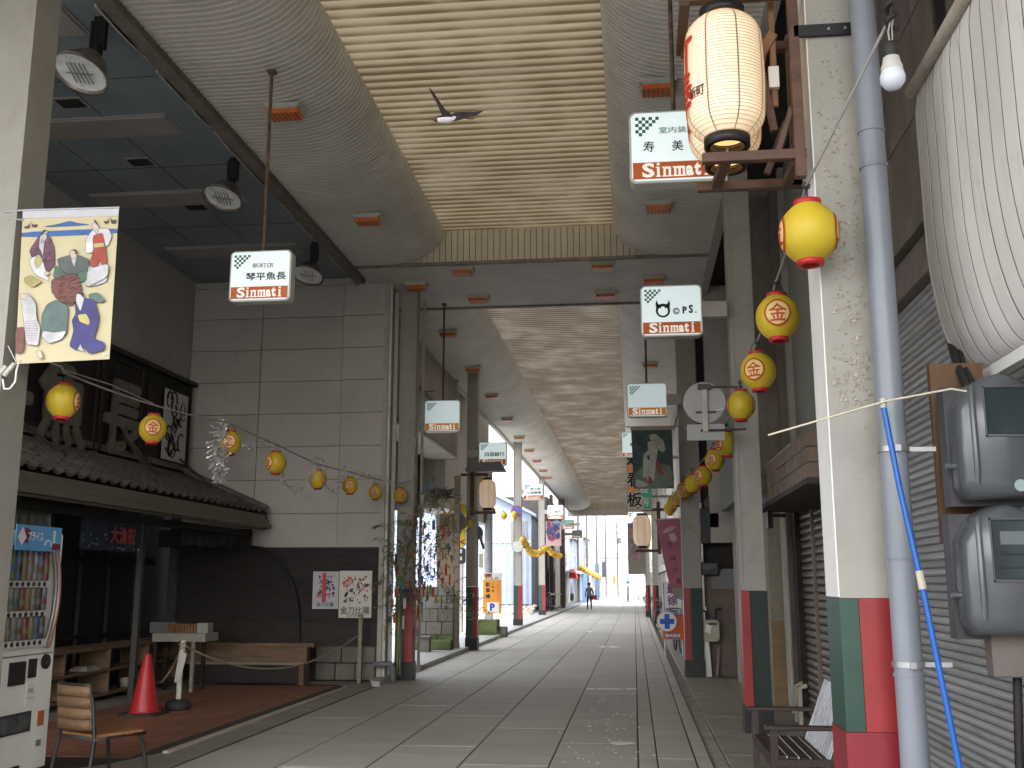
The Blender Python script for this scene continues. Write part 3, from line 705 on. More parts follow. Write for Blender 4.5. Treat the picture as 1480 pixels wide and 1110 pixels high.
q._a(vs, [(2*k, 2*k+1, 2*k+3, 2*k+2) for k in range(n)]); part('cloth', q, flat('navy_cloth', (.015,.025,.05)), t)
lettering('lettering', textmesh('大漁祝', .21, .03, width=(yb1-yb0)*.42), T(-6.50, yb0+(yb1-yb0)*.62, (zb0+zb1)/2+.01) @ RZ(PI/2), flat('banner_red', (.36,.05,.045)), t)
q = MB(); R = random.Random(2)
for k in range(22):
    y = yb0+(yb1-yb0)*(R.uniform(.0,.36) if k < 12 else R.uniform(.4,1)); z = zb0+(R.uniform(.02,.2) if k < 12 else R.uniform(.01,.05))
    a = R.uniform(0,3); q.tube([(-6.528, y+.06*j*math.cos(a)*.4, z+.015*math.sin(j+a)) for j in range(4)], .004, 4)
part('wave_print', q, flat('banner_white', (.3,.32,.34)), t)
# dim glints inside (stacked crates, jars) so the front is not a void
for i, (px, py, w_, h_) in enumerate([(253,816,8,12),(278,818,7,12)]):
    p = onX(px, py, HX+.05); q = MB(); q.box(p.x, p.x+.02, p.y-.08, p.y+.08, p.z-.12, p.z+.12); solo('notice', q, flat('dim_notice', (.10,.10,.10)), ['small pale notice in the dark shop, left one','small pale notice in the dark shop, right one'][i], 'notice')
q = MB()
for k in range(12): q.box(HX-.26, HX-.20, 7+k*.85, 7.06+k*.85, 0, 3.1)
q.box(HX-.27,HX-.2,6,17,1.9,2.0); q.box(HX-.27,HX-.2,6,17,.8,.86); part('lattice', q, m_dwood2, shop)
# black hose looping on the dark boards
q = MB(); q.tube([onY(x, y, 17.38) for x, y in ((300,795),(340,787),(380,792),(405,812),(424,845),(431,880),(432,925),(425,970))], .022, 8); solo('hose', q, m_bcable, 'black hose looping down the dark board wall', 'hose')
# ---- shelf along the shop
sh = thing('low_shelf', 'long two tier brown shelf with open cubbies along the dark shop', 'shelf', (-7.3, 13.5, 0))
sx0, sx1 = -7.75, -7.30
q = MB(); q.box(sx0, sx1, 9.5, 16.6, .70, .75); part('top_board', q, m_wood, sh)
q = MB(); q.box(sx0, sx1-.01, 9.5, 16.6, .40, .43); part('shelf_board', q, m_wood, sh)
q = MB(); q.box(sx0, sx1, 9.5, 16.6, .08, .12); part('bottom_board', q, m_wood, sh)
yy = 9.5
while yy < 16.7:
    q = MB(); q.box(sx0, sx1-.005, yy, yy+.035, .12, .70); part('divider', q, m_wood, sh); yy += 1.18
for (y, z) in ((10.2,.02),(12.6,.02),(14.9,.02),(16.2,.02)):
    q = MB(); q.box(sx0, sx1-.1, y, y+.1, .0, .08); part('foot', q, m_black, sh)
q = MB(); q.box(-7.6,-7.35,13.7,14.05,.43,.47); q.box(-7.57,-7.38,13.75,14.0,.47,.49); solo('tray', q, flat('tray_white', (.3,.28,.24)), 'small pale tray on the middle tier of the brown shelf', 'tray')
for i, (y, z) in enumerate(((14.9,.12),(15.5,.12))):
    q = MB(); q.lathe([(.001,z),(.06,z),(.075,z+.13),(.07,z+.13),(.055,z+.01)], (-7.4,y,0), 14); solo('white_pot', q, flat('pot_white', (.4,.36,.3)), 'small white pot on the lower tier behind the cone, '+('left' if i == 0 else 'right')+' one', 'pot')
# ---- white table with wooden crate
p = onY(262,960,15.6); t = thing('small_table', 'small white table behind the rope post carrying boards', 'table', (p.x, 15.6, 0))
x0, x1 = onY(228,930,15.5).x, onY(304,930,15.5).x
q = MB(); q.box(x0, x1, 15.3, 15.8, .74, .86); part('top', q, flat('dull_white_wood', (.30,.28,.24)), t)
for (x, y, lm) in ((x0+.02,15.32,m_dwood2),(x1-.22,15.32,m_wood2),(x0+.02,15.7,m_dwood2),(x1-.22,15.7,m_dwood2)): q = MB(); q.box(x, x+.05, y, y+.05, 0, .74); part('leg', q, lm, t)
q = MB(); q.box(x0-.12, x0+.3, 15.45, 15.47, .86, 1.02); solo('board', q, flat('grey_board', (.12,.12,.12)), 'grey board leaning on the left end of the white table', 'board')
xa, xb = onY(246,905,15.5).x, onY(288,905,15.5).x
q = MB()
for k in range(10): a = xa+(xb-xa)*k/10; q.box(a, a+(xb-xa)/10-.008, 15.40, 15.42, .865, 1.0)
q.box(xa, xb, 15.425, 15.6, .865, .99); solo('wooden_crate', q, m_orwood, 'slatted orange wood crate on the white table', 'crate')
q = MB(); q.box(xb+.01, xb+.18, 15.4, 15.6, .862, 1.01); solo('paper_box', q, flat('box_white', (.32,.30,.27)), 'pale box beside the crate on the white table', 'box')
# ---- bench by the wall
t = thing('plank_bench', 'long brown plank bench in front of the dark boards', 'bench', (-6.2, 16.9, 0))
x0, x1 = onY(278,950,16.8).x, onY(460,950,16.8).x
q = MB(); q.box(x0, x1, 16.55, 16.95, .60, .66); part('seat', q, m_wood, t)
q = MB(); q.box(x0, x1-.12, 16.57, 16.60, .36, .595); part('front_rail', q, m_wood, t)
q = MB(); q.box(x0, x1-.16, 16.56, 16.62, .32, .358); part('edge_batten', q, m_wood2, t)
q = MB(); q.box(x0+.1, x1-.25, 16.62, 16.9, .03, .32); part('base', q, m_dwood2, t)
for x in (x0+.05, x1-.25): q = MB(); q.box(x, x+.08, 16.6, 16.9, 0, .6); part('leg', q, m_wood, t)
# ---- cone, rope post, ropes
p = onZ(208,1034,0)
t = thing('traffic_cone', 'red traffic cone with black base on the red floor', 'cone', (p.x, p.y, .012))
q = MB(); q.lathe([(.175,.03),(.17,.05),(.045,.70),(.038,.725),(.001,.73)], (0,0,0), 28); part('cone_body', q, m_cone, t, local=True)
q = MB(); q.prism([(-.24,-.2,0),(-.2,-.24,0),(.2,-.24,0),(.24,-.2,0),(.24,.2,0),(.2,.24,0),(-.2,.24,0),(-.24,.2,0)], (0,0,.03)); part('base', q, m_rubber, t, local=True)
q = MB(); q.lathe([(.185,.03),(.20,.032),(.20,.045),(.175,.05)], (0,0,0), 28); part('collar', q, m_cone, t, local=True)
p = onZ(257,1027,0)
t = thing('rope_post', 'white rope post on a round black foot in front of the shelf', 'post', (p.x, p.y, .012))
q = MB(); q.tube([(0,0,.1),(.0,0,.62),(.03,0,.86)], .035, 12); part('pole', q, m_pole, t, local=True)
q = MB(); q.lathe([(.001,0),(.15,0),(.165,.05),(.14,.11),(.06,.13),(.04,.13)], (0,0,0), 20); part('foot', q, m_rubber, t, local=True)
q = MB(); q.prism([(-.055,-.045,.34),(.02,-.045,.34),(.10,-.045,.70),(-.005,-.045,.72)], (0,.005,0)); part('paper_tag', q, flat('tag_white', (.42,.4,.36)), t, local=True)
ptop = Vector((p.x+.03, p.y-.03, .82))
pe = onY(520, 916, 17.15)
def sag(a, b_, s, n=16): 
    a = Vector(a); b_ = Vector(b_); return [a.lerp(b_, k/n)-Vector((0,0,s*4*(k/n)*(1-k/n))) for k in range(n+1)]
q = MB(); q.tube(sag(ptop, (pe.x, pe.y, pe.z), .42, 24), .013, 6); solo('barrier_rope', q, m_rope, 'long sagging rope from the white post to the wall post', 'rope')
q = MB(); q.tube(sag(ptop, onY(233,986,13.9), .06, 10), .013, 6); solo('barrier_rope', q, m_rope, 'short rope trailing from the white post towards the shelf', 'rope')
q = MB(); q.tube([(ptop.x+.045*math.cos(a*.8), ptop.y+.045*math.sin(a*.8), .74+.007*a) for a in range(22)], .011, 5); solo('rope_knot', q, m_rope, 'rope wound round the head of the white post', 'rope')
q = MB(); pz = onY(519, 990, 17.15); q.box(pz.x-.03, pz.x+.03, 17.12, 17.18, 0, 1.1); solo('rope_stake', q, m_wood2, 'thin wooden stake holding the rope beside the stone base', 'post')
# ---- vending machine (front faces the street)
VF = -4.93; vy0, vy1 = 7.42, 8.62
t = thing('vending_machine', 'white drinks vending machine with three lit rows of cans', 'vending machine', (VF-.4, 8, 0))
q = MB(); q.box(VF-.78, VF, vy0, vy1, .10, 2.02); part('cabinet', q, m_vend, t, bevel=.012)
q = MB(); q.box(VF-.75, VF-.03, vy0+.03, vy1-.03, 0, .10); part('plinth', q, m_black, t)
def vp(y, z): return (vy0 + y, z)
wy0, wy1 = vy0+.05, vy1-.22
q = MB(); q.box(VF, VF+.012, wy0, wy1, 1.10, 1.90); part('display_back', q, flat('display_blue', (.03,.06,.12)), t)
canc = [(.04,.08,.16),(.15,.03,.03),(.20,.19,.19),(.04,.04,.04),(.16,.13,.05),(.08,.12,.07),(.14,.14,.16),(.16,.12,.08)]
for r_, (z0, h_) in enumerate([(1.62,.26),(1.38,.19),(1.15,.19)]):
    q = MB(); q.box(VF+.012, VF+.05, wy0, wy1, z0-.055, z0); part('selection_rail', q, m_white, t)
    y = wy0+.03; k = 0
    while y < wy1-.04:
        c = canc[(r_*5+k*3+(k//3)) % len(canc)]; hh = h_-(.0 if r_ else rnd.uniform(0,.03)); q = MB()
        if r_ == 0: q.lathe([(.030,0),(.030,hh*.68),(.014,hh*.85),(.014,hh),(.001,hh)], (VF+.05, y, z0+.002), 12)
        else: q.lathe([(.026,0),(.030,.01),(.030,hh-.02),(.025,hh-.005),(.001,hh-.005)], (VF+.05, y, z0+.002), 12)
        cn = part('drink', q, flat('can_%d' % canc.index(c), c, .35), t)
        q = MB(); q.lathe([(.0308, hh*.25),(.0308, hh*.5)], (VF+.05, y, z0+.002), 12); part('label_band', q, flat('can_%d' % ((canc.index(c)+3) % 8), canc[(canc.index(c)+3) % 8], .35), cn)
        q = MB(); q.disc((VF+.054, y, z0-.028), .017, (1,0,0), .008, 12); part('button', q, m_black, t); y += .079; k += 1
q = MB(); q.box(VF+.012, VF+.03, wy0, wy1, 1.56, 1.605-.04+.0); part('shelf_edge', q, m_skyblue, t)
q = MB(); q.box(VF+.092, VF+.096, wy0-.01, wy1+.02, 1.09, 1.91); 
gm = bpy.data.materials.new('clear_window'); gm.use_nodes = True; g_ = gm.node_tree
tr_ = g_.nodes.new('ShaderNodeBsdfTransparent'); gl_ = g_.nodes.new('ShaderNodeBsdfGlossy'); gl_.inputs['Roughness'].default_value = .08
mx_ = g_.nodes.new('ShaderNodeMixShader'); mx_.inputs[0].default_value = .07; g_.links.new(tr_.outputs[0], mx_.inputs[1]); g_.links.new(gl_.outputs[0], mx_.inputs[2]); g_.links.new(mx_.outputs[0], g_.nodes['Material Output'].inputs[0])
part('window', q, gm, t)
q = MB()
arc = [(VF+.05, wy1+.02+.10*math.sin(PI*k/12), 1.08+.84*k/12) for k in range(13)]
q.tube(arc, .022, 8); part('curved_trim', q, flat('copper_trim', (.40,.25,.19), .35, metal=.3), t)
q = MB(); q.tube([(x-.0, y-.045, z) for x, y, z in arc], .018, 8); part('window_frame', q, m_steel, t)
q = MB(); q.box(VF, VF+.004, vy0+.05, vy0+.45, .62, .96); part('advert_panel', q, m_skyblue, t)
q = MB(); q.prism([(VF+.006,vy0+.18,.66),(VF+.006,vy0+.3,.70),(VF+.006,vy0+.36,.86),(VF+.006,vy0+.22,.90)],(.002,0,0)); part('advert_picture', q, flat('lime_print', (.25,.38,.1)), t)
q = MB(); q.box(VF, VF+.02, vy0+.55, vy0+.76, .80, .98); part('coin_panel', q, m_black, t)
q = MB(); q.box(VF, VF+.012, vy0+.82, vy0+.93, .84, .99); q.box(VF+.012, VF+.02, vy0+.84, vy0+.91, .86, .97); part('note_slot', q, m_rubber, t)
q = MB(); q.box(VF, VF+.004, vy0+.82, vy0+.94, .62, .80); part('sticker', q, m_white, t)
lettering('lettering', textmesh('お札', .04, .01), T(VF+.006, vy0+.88, .74) @ RZ(PI/2), m_bink, t)
lettering('lettering', textmesh('千円札使えます', .016, 0), T(VF+.006, vy0+.88, .68) @ RZ(PI/2), m_bink, t)
q = MB(); q.disc((VF+.01, vy0+1.06, .955), .06, (1,0,0), .02, 20); part('coin_return', q, m_black, t)
q = MB(); q.prism([(VF+.022,vy0+1.03,.94),(VF+.022,vy0+1.09,.97),(VF+.022,vy0+1.05,.935)],(.002,0,0)); part('arrow', q, m_orwood, t)
q = MB(); q.box(VF-.02, VF+.015, vy0+.05, vy0+.9, .42, .58); part('delivery_door', q, m_glass, t)
q = MB(); q.box(VF+.016, VF+.02, vy0+.07, vy0+.88, .44, .56); part('delivery_flap', q, mat('smoke_flap', (.07,.07,.075), .15, 6, .5), t)
q = MB(); q.box(VF, VF+.006, vy0+1.02, vy0+1.11, .44, .56); part('red_sticker', q, flat('vend_orange', (.45,.12,.04)), t)
q = MB(); q.box(VF, VF+.006, vy0+1.02, vy0+1.09, .28, .33); part('lock', q, m_steel, t)
q = MB(); q.box(VF, VF+.01, vy0, vy0+.8, .12, .17); part('vent', q, m_black, t)
q = MB(); q.box(VF-.002, VF+.006, vy0, vy1, 1.02, 1.03); part('door_seam', q, m_steel, t)
# advert card on top
yb0, yb1 = vy0+.32, vy0+.98
q = MB(); q.box(VF+.10, VF+.106, yb0, yb1, 1.86, 2.06)
t2 = thing('advert_card', 'blue price card standing over the vending machine window', 'card', (VF+.1, (yb0+yb1)/2, 1.86)); part('card', q, flat('card_blue', (.10,.30,.55)), t2, bevel=.0)
q = MB(); q.prism([(VF+.108,yb0+.02,1.96),(VF+.108,yb0+.08,1.90),(VF+.108,yb0+.14,1.96),(VF+.108,yb0+.08,2.04)],(.002,0,0)); part('emblem', q, m_white, t2)
q = MB(); q.prism([(VF+.107,yb0+.09,1.92),(VF+.107,yb0+.17,1.92),(VF+.107,yb0+.20,2.02),(VF+.107,yb0+.12,2.04)],(.0006,0,0)); part('swash', q, m_redd, t2)
lettering('lettering', textmesh('プライス', .07, .03, width=.22), T(VF+.111, yb0+.27, 1.975) @ RZ(PI/2), m_white, t2)
q = MB(); q.tube([(VF+.109, yb0+.46+.05*math.cos(a), 1.90+.05*math.sin(a)) for a in (0,.5,1,1.5,2,2.5,3)], .007, 5); q.box(VF+.107,VF+.111,yb0+.53,yb0+.56,1.93,2.03); part('card_print', q, flat('print_pale', (.5,.6,.6)), t2)
q = MB(); q.box(VF+.107,VF+.110,yb0+.52,yb0+.64,1.875,1.925); part('red_print', q, m_redd, t2)
# ---- chair in front
p = onZ(120,1112,0); p = Vector((-4.17, 8.05, 0))
t = thing('cafe_chair', 'black metal chair with wooden slat back beside the vending machine', 'chair', (p.x, p.y, .002), (0,0,math.radians(-28))); t.scale = (1.12,1.12,1.05)
# local: +y is the front of the seat (away), back towards -y
q = MB(); q.prism([(-.2,-.17,.43),(.2,-.17,.43),(.2,.2,.43),(-.2,.2,.43)],(0,0,.018)); part('seat', q, m_orwood, t, local=True)
q = MB(); q.tube([(-.21,-.18,.42),(.21,-.18,.42),(.21,.21,.42),(-.21,.21,.42),(-.21,-.18,.42)], .012, 8); part('seat_frame', q, m_black, t, local=True)
for sx_ in (-1,1):
    q = MB(); q.tube([(sx_*.23,-.24,0),(sx_*.20,-.18,.42),(sx_*.19,-.20,.66),(sx_*.17,-.23,.80)], .013, 8); part('leg', q, m_black, t, local=True)
    q = MB(); q.tube([(sx_*.23,.26,0),(sx_*.20,.2,.38),(sx_*.19,.17,.42)], .013, 8); part('leg', q, m_black, t, local=True)
q = MB(); q.tube([(.17*math.cos(a), -.215-.05*math.sin(a), .80) for a in [PI*k/10 for k in range(11)]], .013, 8); part('top_rail', q, m_black, t, local=True)
for k in range(4):
    q = MB(); z = .485+k*.078; q.smooth = True
    vs = []
    for j in range(9): a = PI*j/8; x = .185*math.cos(a); y = -.20-.045*math.sin(a)-k*.006; vs += [(x,y,z),(x,y,z+.072),(x,y-.012,z),(x,y-.012,z+.072)]
    fs = []
    for j in range(8): o=4*j; fs += [(o,o+4,o+5,o+1),(o+2,o+3,o+7,o+6),(o,o+2,o+6,o+4),(o+1,o+5,o+7,o+3)]
    q._a(vs, fs); part('back_slat', q, mat('tan_wood', (.14,.08,.04), .6, 4, .2, stretch=(3,1,8)), t, local=True)
# ================================================================ HANGING LIT SIGNS
def rrect(w_, h_, r, n=5):
    pts = []
    for cx_, cz_, a0 in ((w_/2-r, h_/2-r, 0), (-w_/2+r, h_/2-r, 90), (-w_/2+r, -h_/2+r, 180), (w_/2-r, -h_/2+r, 270)):
        for k in range(n+1): a = math.radians(a0+90*k/n); pts.append((cx_+r*math.cos(a), cz_+r*math.sin(a)))
    return pts
_gS = textmesh('S', .115, .035, width=.093, res=3); _ga = textmesh('a', .082, .05, width=.058, res=3); _gt = textmesh('t', .108, .045, width=.05, res=3)
def sinmati(M, parent, m_, sc=1.):
    q = MB(); K = M @ Matrix.Scale(sc, 4)
    def bx(x0, x1, z0, z1, lift=0): q._a([tuple(K @ Vector((x-.25, -lift, z-.055))) for x, z in ((x0,z0),(x1,z0),(x1,z1),(x0,z1))], [(0,1,2,3)])
    q.add(_gS, K @ T(-.25+.0465, 0, .001)); q.add(_ga, K @ T(-.25+.354, 0, -.014)); q.add(_gt, K @ T(-.25+.412, 0, .0))
    for x in (.104, .463):
        bx(x+.007, x+.027, 0, .080); bx(x-.002, x+.036, 0, .010, .0002); bx(x-.002, x+.009, .072, .081, .0002); bx(x+.006, x+.028, .092, .112)
    def arch(x0, n, w_):
        for k in range(n): x = x0+k*w_; bx(x+.006, x+.024, 0, .078); bx(x-.003, x+.033, 0, .010, .0002)
        bx(x0+.02, x0+(n-1)*w_+.022, .062, .080, .0003); bx(x0-.003, x0+.01, .070, .081, .0002)
    arch(.152, 2, .039); arch(.231, 3, .032)
    part('lettering', q, m_, parent, local=True, fix=False)
def lit_sign(cx_, cy_, Y, wpx, lab, texts, amber=False, bracket=None, rod=False, tilt=0., hratio=.83, face=None, box=True):
    W = wpx*Y/1500; p = onY(cx_, cy_, Y); s = W/.70; H = W*hratio
    t = thing('lit_sign', lab, 'sign', (p.x, Y, p.z), (0, tilt, 0), 'lit shop signs with green checks and a coloured foot')
    D = .15*s
    q = MB(); q.prism([(x, -D/2+.012, z) for x, z in rrect(W, H, .055*s)], (0, D-.012, 0)); part('housing', q, m_house, t, local=True)
    q = MB(); q.prism([(x, -D/2, z) for x, z in rrect(W-.035*s, H-.035*s, .045*s)], (0, .011, 0)); part('face', q, face or (m_signy if amber else m_sign), t, local=True)
    bw_, bz0, bz1 = W-.05*s, -H/2+.03*s, -H/2+.165*s
    q = MB(); q.box(-bw_/2, bw_/2, -D/2-.002, -D/2, bz0, bz1); part('foot_band', q, m_signam if amber else m_signor, t, local=True)
    q = MB(); g = .026*s
    for r_ in range(6):
        for c in range(7-r_):
            if (r_+c) % 2 == 0: x = -W/2+.05*s+c*g; z = H/2-.05*s-r_*g; q.box(x, x+g, -D/2-.0015, -D/2, z-g, z)
    part('check_print', q, m_gink2, t, local=True)
    sinmati(T(0, -D/2-.0035, (bz0+bz1)/2+.002), t, m_letw, s*1.02)
    for (st_, x, z, h_, m_, bold, wd) in texts:
        lettering('lettering', textmesh(st_, h_*s, bold, width=(wd*s if wd else None)), T(x*s, -D/2-.0025, z*s), m_, t)
    if rod:
        q = MB(); q.tube([(0,0,H/2-.01),(0,0,ZS-p.z)], .019, 8); q.box(-.04,.04,-.04,.04,ZS-p.z-.03,ZS-p.z); part('rod', q, m_rust, t, local=True)
    if bracket:
        x1 = bracket-p.x; q = MB(); q.box(min(x1, -W/2*(1 if x1<0 else -1)), max(x1, (W/2 if x1>0 else -W/2)), -.05*s, .05*s, -.08*s, .10*s); part('arm', q, m_frame, t, local=True)
    return t, D, s, H, W
bk = m_bink
lit_sign(379,401,9.7,98,'nearest left lit sign, hung on a long rusty rod, with four bold black characters',[('新町店',.03,.115,.055,bk,.008,.24),('琴平魚長',.07,-.01,.09,bk,.022,.46)],rod=True)
lit_sign(975,216,8.2,137,'nearest right lit sign partly hidden by the big glowing lantern',[('室内装飾',.02,.13,.052,m_gink,.01,.28),('寿',-.20,-.0,.085,bk,.012,.085),('美',.02,-.0,.085,bk,.012,.085),('堂',.22,-.0,.085,bk,.012,.085)],rod=True,hratio=.84)
t, D, s, H, W = lit_sign(970,451,11.8,90,'lit sign with a black horned ring face and the word Oops',[('P',.15,.0,.085,bk,.05,.05),('S',.22,.01,.10,bk,.04,.05),('.',.275,-.03,.018,bk,.05,.018),('©',.055,-.01,.08,bk,.02,.08)],bracket=onY(1050,451,11.8).x,hratio=.86)
q = MB(); cx_, cz_ = -.095*s, -.0*s; n = 28
vs = []; 
for k in range(n): a = 2*PI*k/n; vs += [(cx_+.082*s*math.cos(a), -D/2-.003, cz_+.082*s*math.sin(a)), (cx_+.056*s*math.cos(a), -D/2-.003, cz_-.006+.054*s*math.sin(a))]
q._a(vs, [(2*k, (2*k+2)%(2*n), (2*k+3)%(2*n), 2*k+1) for k in range(n)])
for sg in (-1, 1): q.prism([(cx_+sg*x*s, -D/2-.003, cz_+z*s) for x, z in ((.03,.062),(.055,.085),(.07,.125),(.082,.085),(.078,.03))], (0,.001,0)); q.prism([(cx_+sg*x*s, -D/2-.003, cz_+z*s) for x, z in ((.02,.055),(.045,.045),(.022,.018))], (0,.001,0))
part('horned_ring', q, bk, t, local=True)
lit_sign(640,602,19.0,54,'blank lit sign with an amber foot, hung on a rod past the roof beam',[],amber=True,rod=True,hratio=.88)
lit_sign(935,579,18.3,58,'blank lit sign with an amber foot over the snow figure banner',[],amber=True,rod=True,hratio=.86,bracket=onY(985,590,18.3).x)
lit_sign(712.5,656.5,25.7,41,'lit bank sign on the second left pillar',[('四国銀行',.05,-.01,.10,bk,.022,.50)],bracket=onY(676,656,25.7).x,hratio=.85)
lit_sign(771,711,37.5,29,'small lit sign on the third left pillar with green and black characters',[('婦人服',.07,.10,.07,m_gink,.02,.36),('公益旗陣',.02,-.03,.09,bk,.022,.5)],bracket=onY(752,711,37.5).x,hratio=.84)
lit_sign(803,740,50,23,'small lit sign with slanted script on the fourth left pillar',[('hath',.08,.02,.13,bk,.02,.3)],bracket=onY(787,740,50).x,hratio=.85)
m_gface = flat('sign_green_face', (.30,.42,.36)); 
lit_sign(821,758,60,18,'greenish small sign beyond the slanted script sign',[('白川館',.08,-.0,.10,bk,.02,.4)],hratio=.75,face=m_gface,rod=False,bracket=onY(838,758,60).x)
lit_sign(834,772,69,15,'last small sign on the left, on a curved pipe arm',[],amber=True,hratio=.75,face=m_gface,bracket=onY(815,772,69).x)
lit_sign(912,643,25,26,'lit sign half hidden behind the snow figure banner',[('角力',.1,-.0,.12,bk,.03,.3)],bracket=onY(960,643,25).x,hratio=1.4)
lit_sign(919,755,45,23,'small lit sign behind the distant lantern on the right',[('Loto',.0,-.02,.10,bk,.02,.3)],bracket=onY(940,755,45).x,hratio=1.3)
# ================================================================ YELLOW LANTERNS
ringg = textmesh('金', .104, .012, width=.104, res=2)
def wrap(mb, R_, ang0, off):
    "bend a flat mesh in XZ round a barrel shade, facing -Y turned by ang0"
    bm = bmesh.new(); me = mb.mesh('tmp', m_ink, fix=False); bm.from_mesh(me)
    for _ in range(2):
        es = [e for e in bm.edges if e.calc_length() > .03]
        if es: bmesh.ops.subdivide_edges(bm, edges=es, cuts=1)
    bmesh.ops.triangulate(bm, faces=bm.faces)
    o = MB(); vs = []
    for v in bm.verts:
        x, z = v.co.x, v.co.z; r = R_*barrel(z)+off; a = -PI/2+x/R_+ang0
        vs.append((r*math.cos(a), r*math.sin(a), z))
    o._a(vs, [tuple(v.index for v in f.verts) for f in bm.faces]); bm.free(); bpy.data.meshes.remove(me); return o
def barrel(z):
    t = min(1, abs(z)/.135); return max(.36, (1-t**2.4*.62))
def yl():
    t = thing('paper_lantern', 'x', 'lantern', group='yellow festival lanterns with a ringed character')
    R_ = .135; q = MB(); n = 44; pr_ = []
    for k in range(n+1):
        z = -.128+.256*k/n; r = R_*barrel(z)*(1+(.012 if k % 2 else -.006)); pr_.append((r, z))
    q.lathe(pr_, n=32); part('shade', q, m_yel, t, local=True, fix=False)
    for z0, z1 in ((.124,.148),(-.148,-.124)):
        q = MB(); q.lathe([(.04,z0),(.062,z0),(.064,z1),(.052,z1),(.048,z0+.004)], n=20); part('collar', q, m_lred, t, local=True)
    for a0 in (0, PI):
        q = MB(); n = 26; q._a([(0,0,0)]+[(.074*math.cos(2*PI*k/n),0,.074*math.sin(2*PI*k/n)) for k in range(n)], [(0,1+k,1+(k+1)%n) for k in range(n)])
        part('crest_ground', wrap(q, R_, a0, .0035), m_crest, t, local=True, fix=False)
        q = MB(); vs = []
        for k in range(n): a = 2*PI*k/n; vs += [(.084*math.cos(a),0,.084*math.sin(a)),(.072*math.cos(a),0,.072*math.sin(a))]
        q._a(vs, [(2*k,(2*k+2)%(2*n),(2*k+3)%(2*n),2*k+1) for k in range(n)]); q.add(ringg)
        part('crest_character', wrap(q, R_, a0, .0055), m_ink, t, local=True, fix=False)
    q = MB(); q.tube([(-.05,0,.14),(-.03,0,.20),(0,0,.225),(.03,0,.20),(.05,0,.14)], .003, 5); part('hanger', q, m_bcable, t, local=True)
    return t
L0 = yl(); used = [False]
def place_l(px, py, w_, rot, lab, D=.27, Y=None):
    Y = Y or D*1500/w_; p = onY(px, py, Y); s = (w_*Y/1500)/.275
    if not used[0]: L0.location = p; L0.rotation_euler = (0,0,math.radians(rot)); L0.scale = (s, s, s*1.07); L0['label'] = lab; used[0] = True; return p, s
    dup(L0, p, (rnd.uniform(-.05,.05), rnd.uniform(-.05,.05), math.radians(rot)), lab, scale=(s, s, s*1.07)); return p, s
row = [(1169,337,86,85),(1124,459,63,-8),(1096,537,51,-22),(1071,586,40,80),(1051,642,33,-60),(1033,665,28,-28),(1016,688,26,-42),(1001,699,24,70),(989,708,22,-25),(980,721,19,-50),(973,727,18,60),(968,735,17,40)]
rlab = ['largest yellow lantern, under the wooden lantern frame','second largest yellow lantern beside the big pillar, its ringed character facing us','third yellow lantern on the right string, overlapping the one behind it','yellow lantern right of the blank grey sign, character turned away','fifth yellow lantern on the right string, in front of the beige post','sixth yellow lantern on the right string, lower left of the fifth','seventh yellow lantern on the right string, with dark smudges on top','eighth yellow lantern on the right string, plain side showing','ninth yellow lantern on the right string, crest facing us','tenth yellow lantern on the right string, beside the snow banner corner','eleventh yellow lantern on the right string, nearly hidden','last and smallest yellow lantern on the right string']
tops = []
for (px, py, w_, rot), lab in zip(row, rlab):
    p, s = place_l(px, py, w_, rot, lab); tops.append(Vector((p.x, p.y, p.z+.225*s)))
hook = onY(1288, 22, 4.0)
q = MB(); pts = [hook]
for i, p in enumerate(tops):
    a = pts[-1]; sg = .015 if i else .0
    pts += [a.lerp(p+Vector((0,0,.01)), k/5)-Vector((0,0,sg*4*(k/5)*(1-k/5))) for k in range(1, 6)]
pts.append(onY(960, 722, 26))
q.tube(pts, .007, 6); solo('lantern_string', q, m_cable, 'grey cord carrying the yellow lanterns down the right side', 'string')
q = MB()
for p in tops: q.tube([(p.x+.014*math.cos(a), p.y, p.z+.012+.014*math.sin(a)) for a in range(7)], .008, 5)
solo('string_knots', q, m_bcable, 'dark knots where the right lanterns tie to their cord', 'knot', kind='stuff')
row = [(91,580,50,100),(221,620,41,25),(333,640,33,15),(399,669,31,-35),(459,693,26,75),(506,702,23,10),(543,711,21,5),(579,716,20,30)]
llab = ['yellow lantern over the carved character at the far left','yellow lantern between the carved character and the white print','yellow lantern wrapped by the longest tinsel tail','yellow lantern left of the first tinsel loop, crest turned left','yellow lantern between the two tinsel loops, plain side showing','yellow lantern at the right end of the second tinsel loop','yellow lantern just before the panelled wall corner','yellow lantern hanging in front of the first striped left pillar']
Ys = [7.4,8.9,10.8,12.1,13.9,15.5,16.8,17.5]; tl_ = []
for (px, py, w_, rot), lab, Y in zip(row, llab, Ys):
    p, s = place_l(px, py, w_, rot, lab, Y=Y); tl_.append(Vector((p.x, p.y, p.z+.225*s)))
q = MB(); pts = [onY(28, 500, 6.8), onY(90, 530, 7.2)]+[p+Vector((0,0,.02)) for p in tl_]+[onY(602, 690, 17.8)]
pp2 = []
for a, c in zip(pts[:-1], pts[1:]): pp2 += [a.lerp(c, k/5)-Vector((0,0,.012*4*(k/5)*(1-k/5))) for k in range(5)]
pp2.append(pts[-1]); q.tube(pp2, .008, 6); solo('lantern_string', q, m_cable, 'pale cord carrying lanterns and tinsel across the hall mouth', 'string')
q = MB(); q.tube([onY(90,534,7.2), onY(160,556,8.2), onY(221,583,8.9)], .006, 5); solo('lantern_string', q, m_cable, 'second loose cord just under the hall lantern cord', 'string')
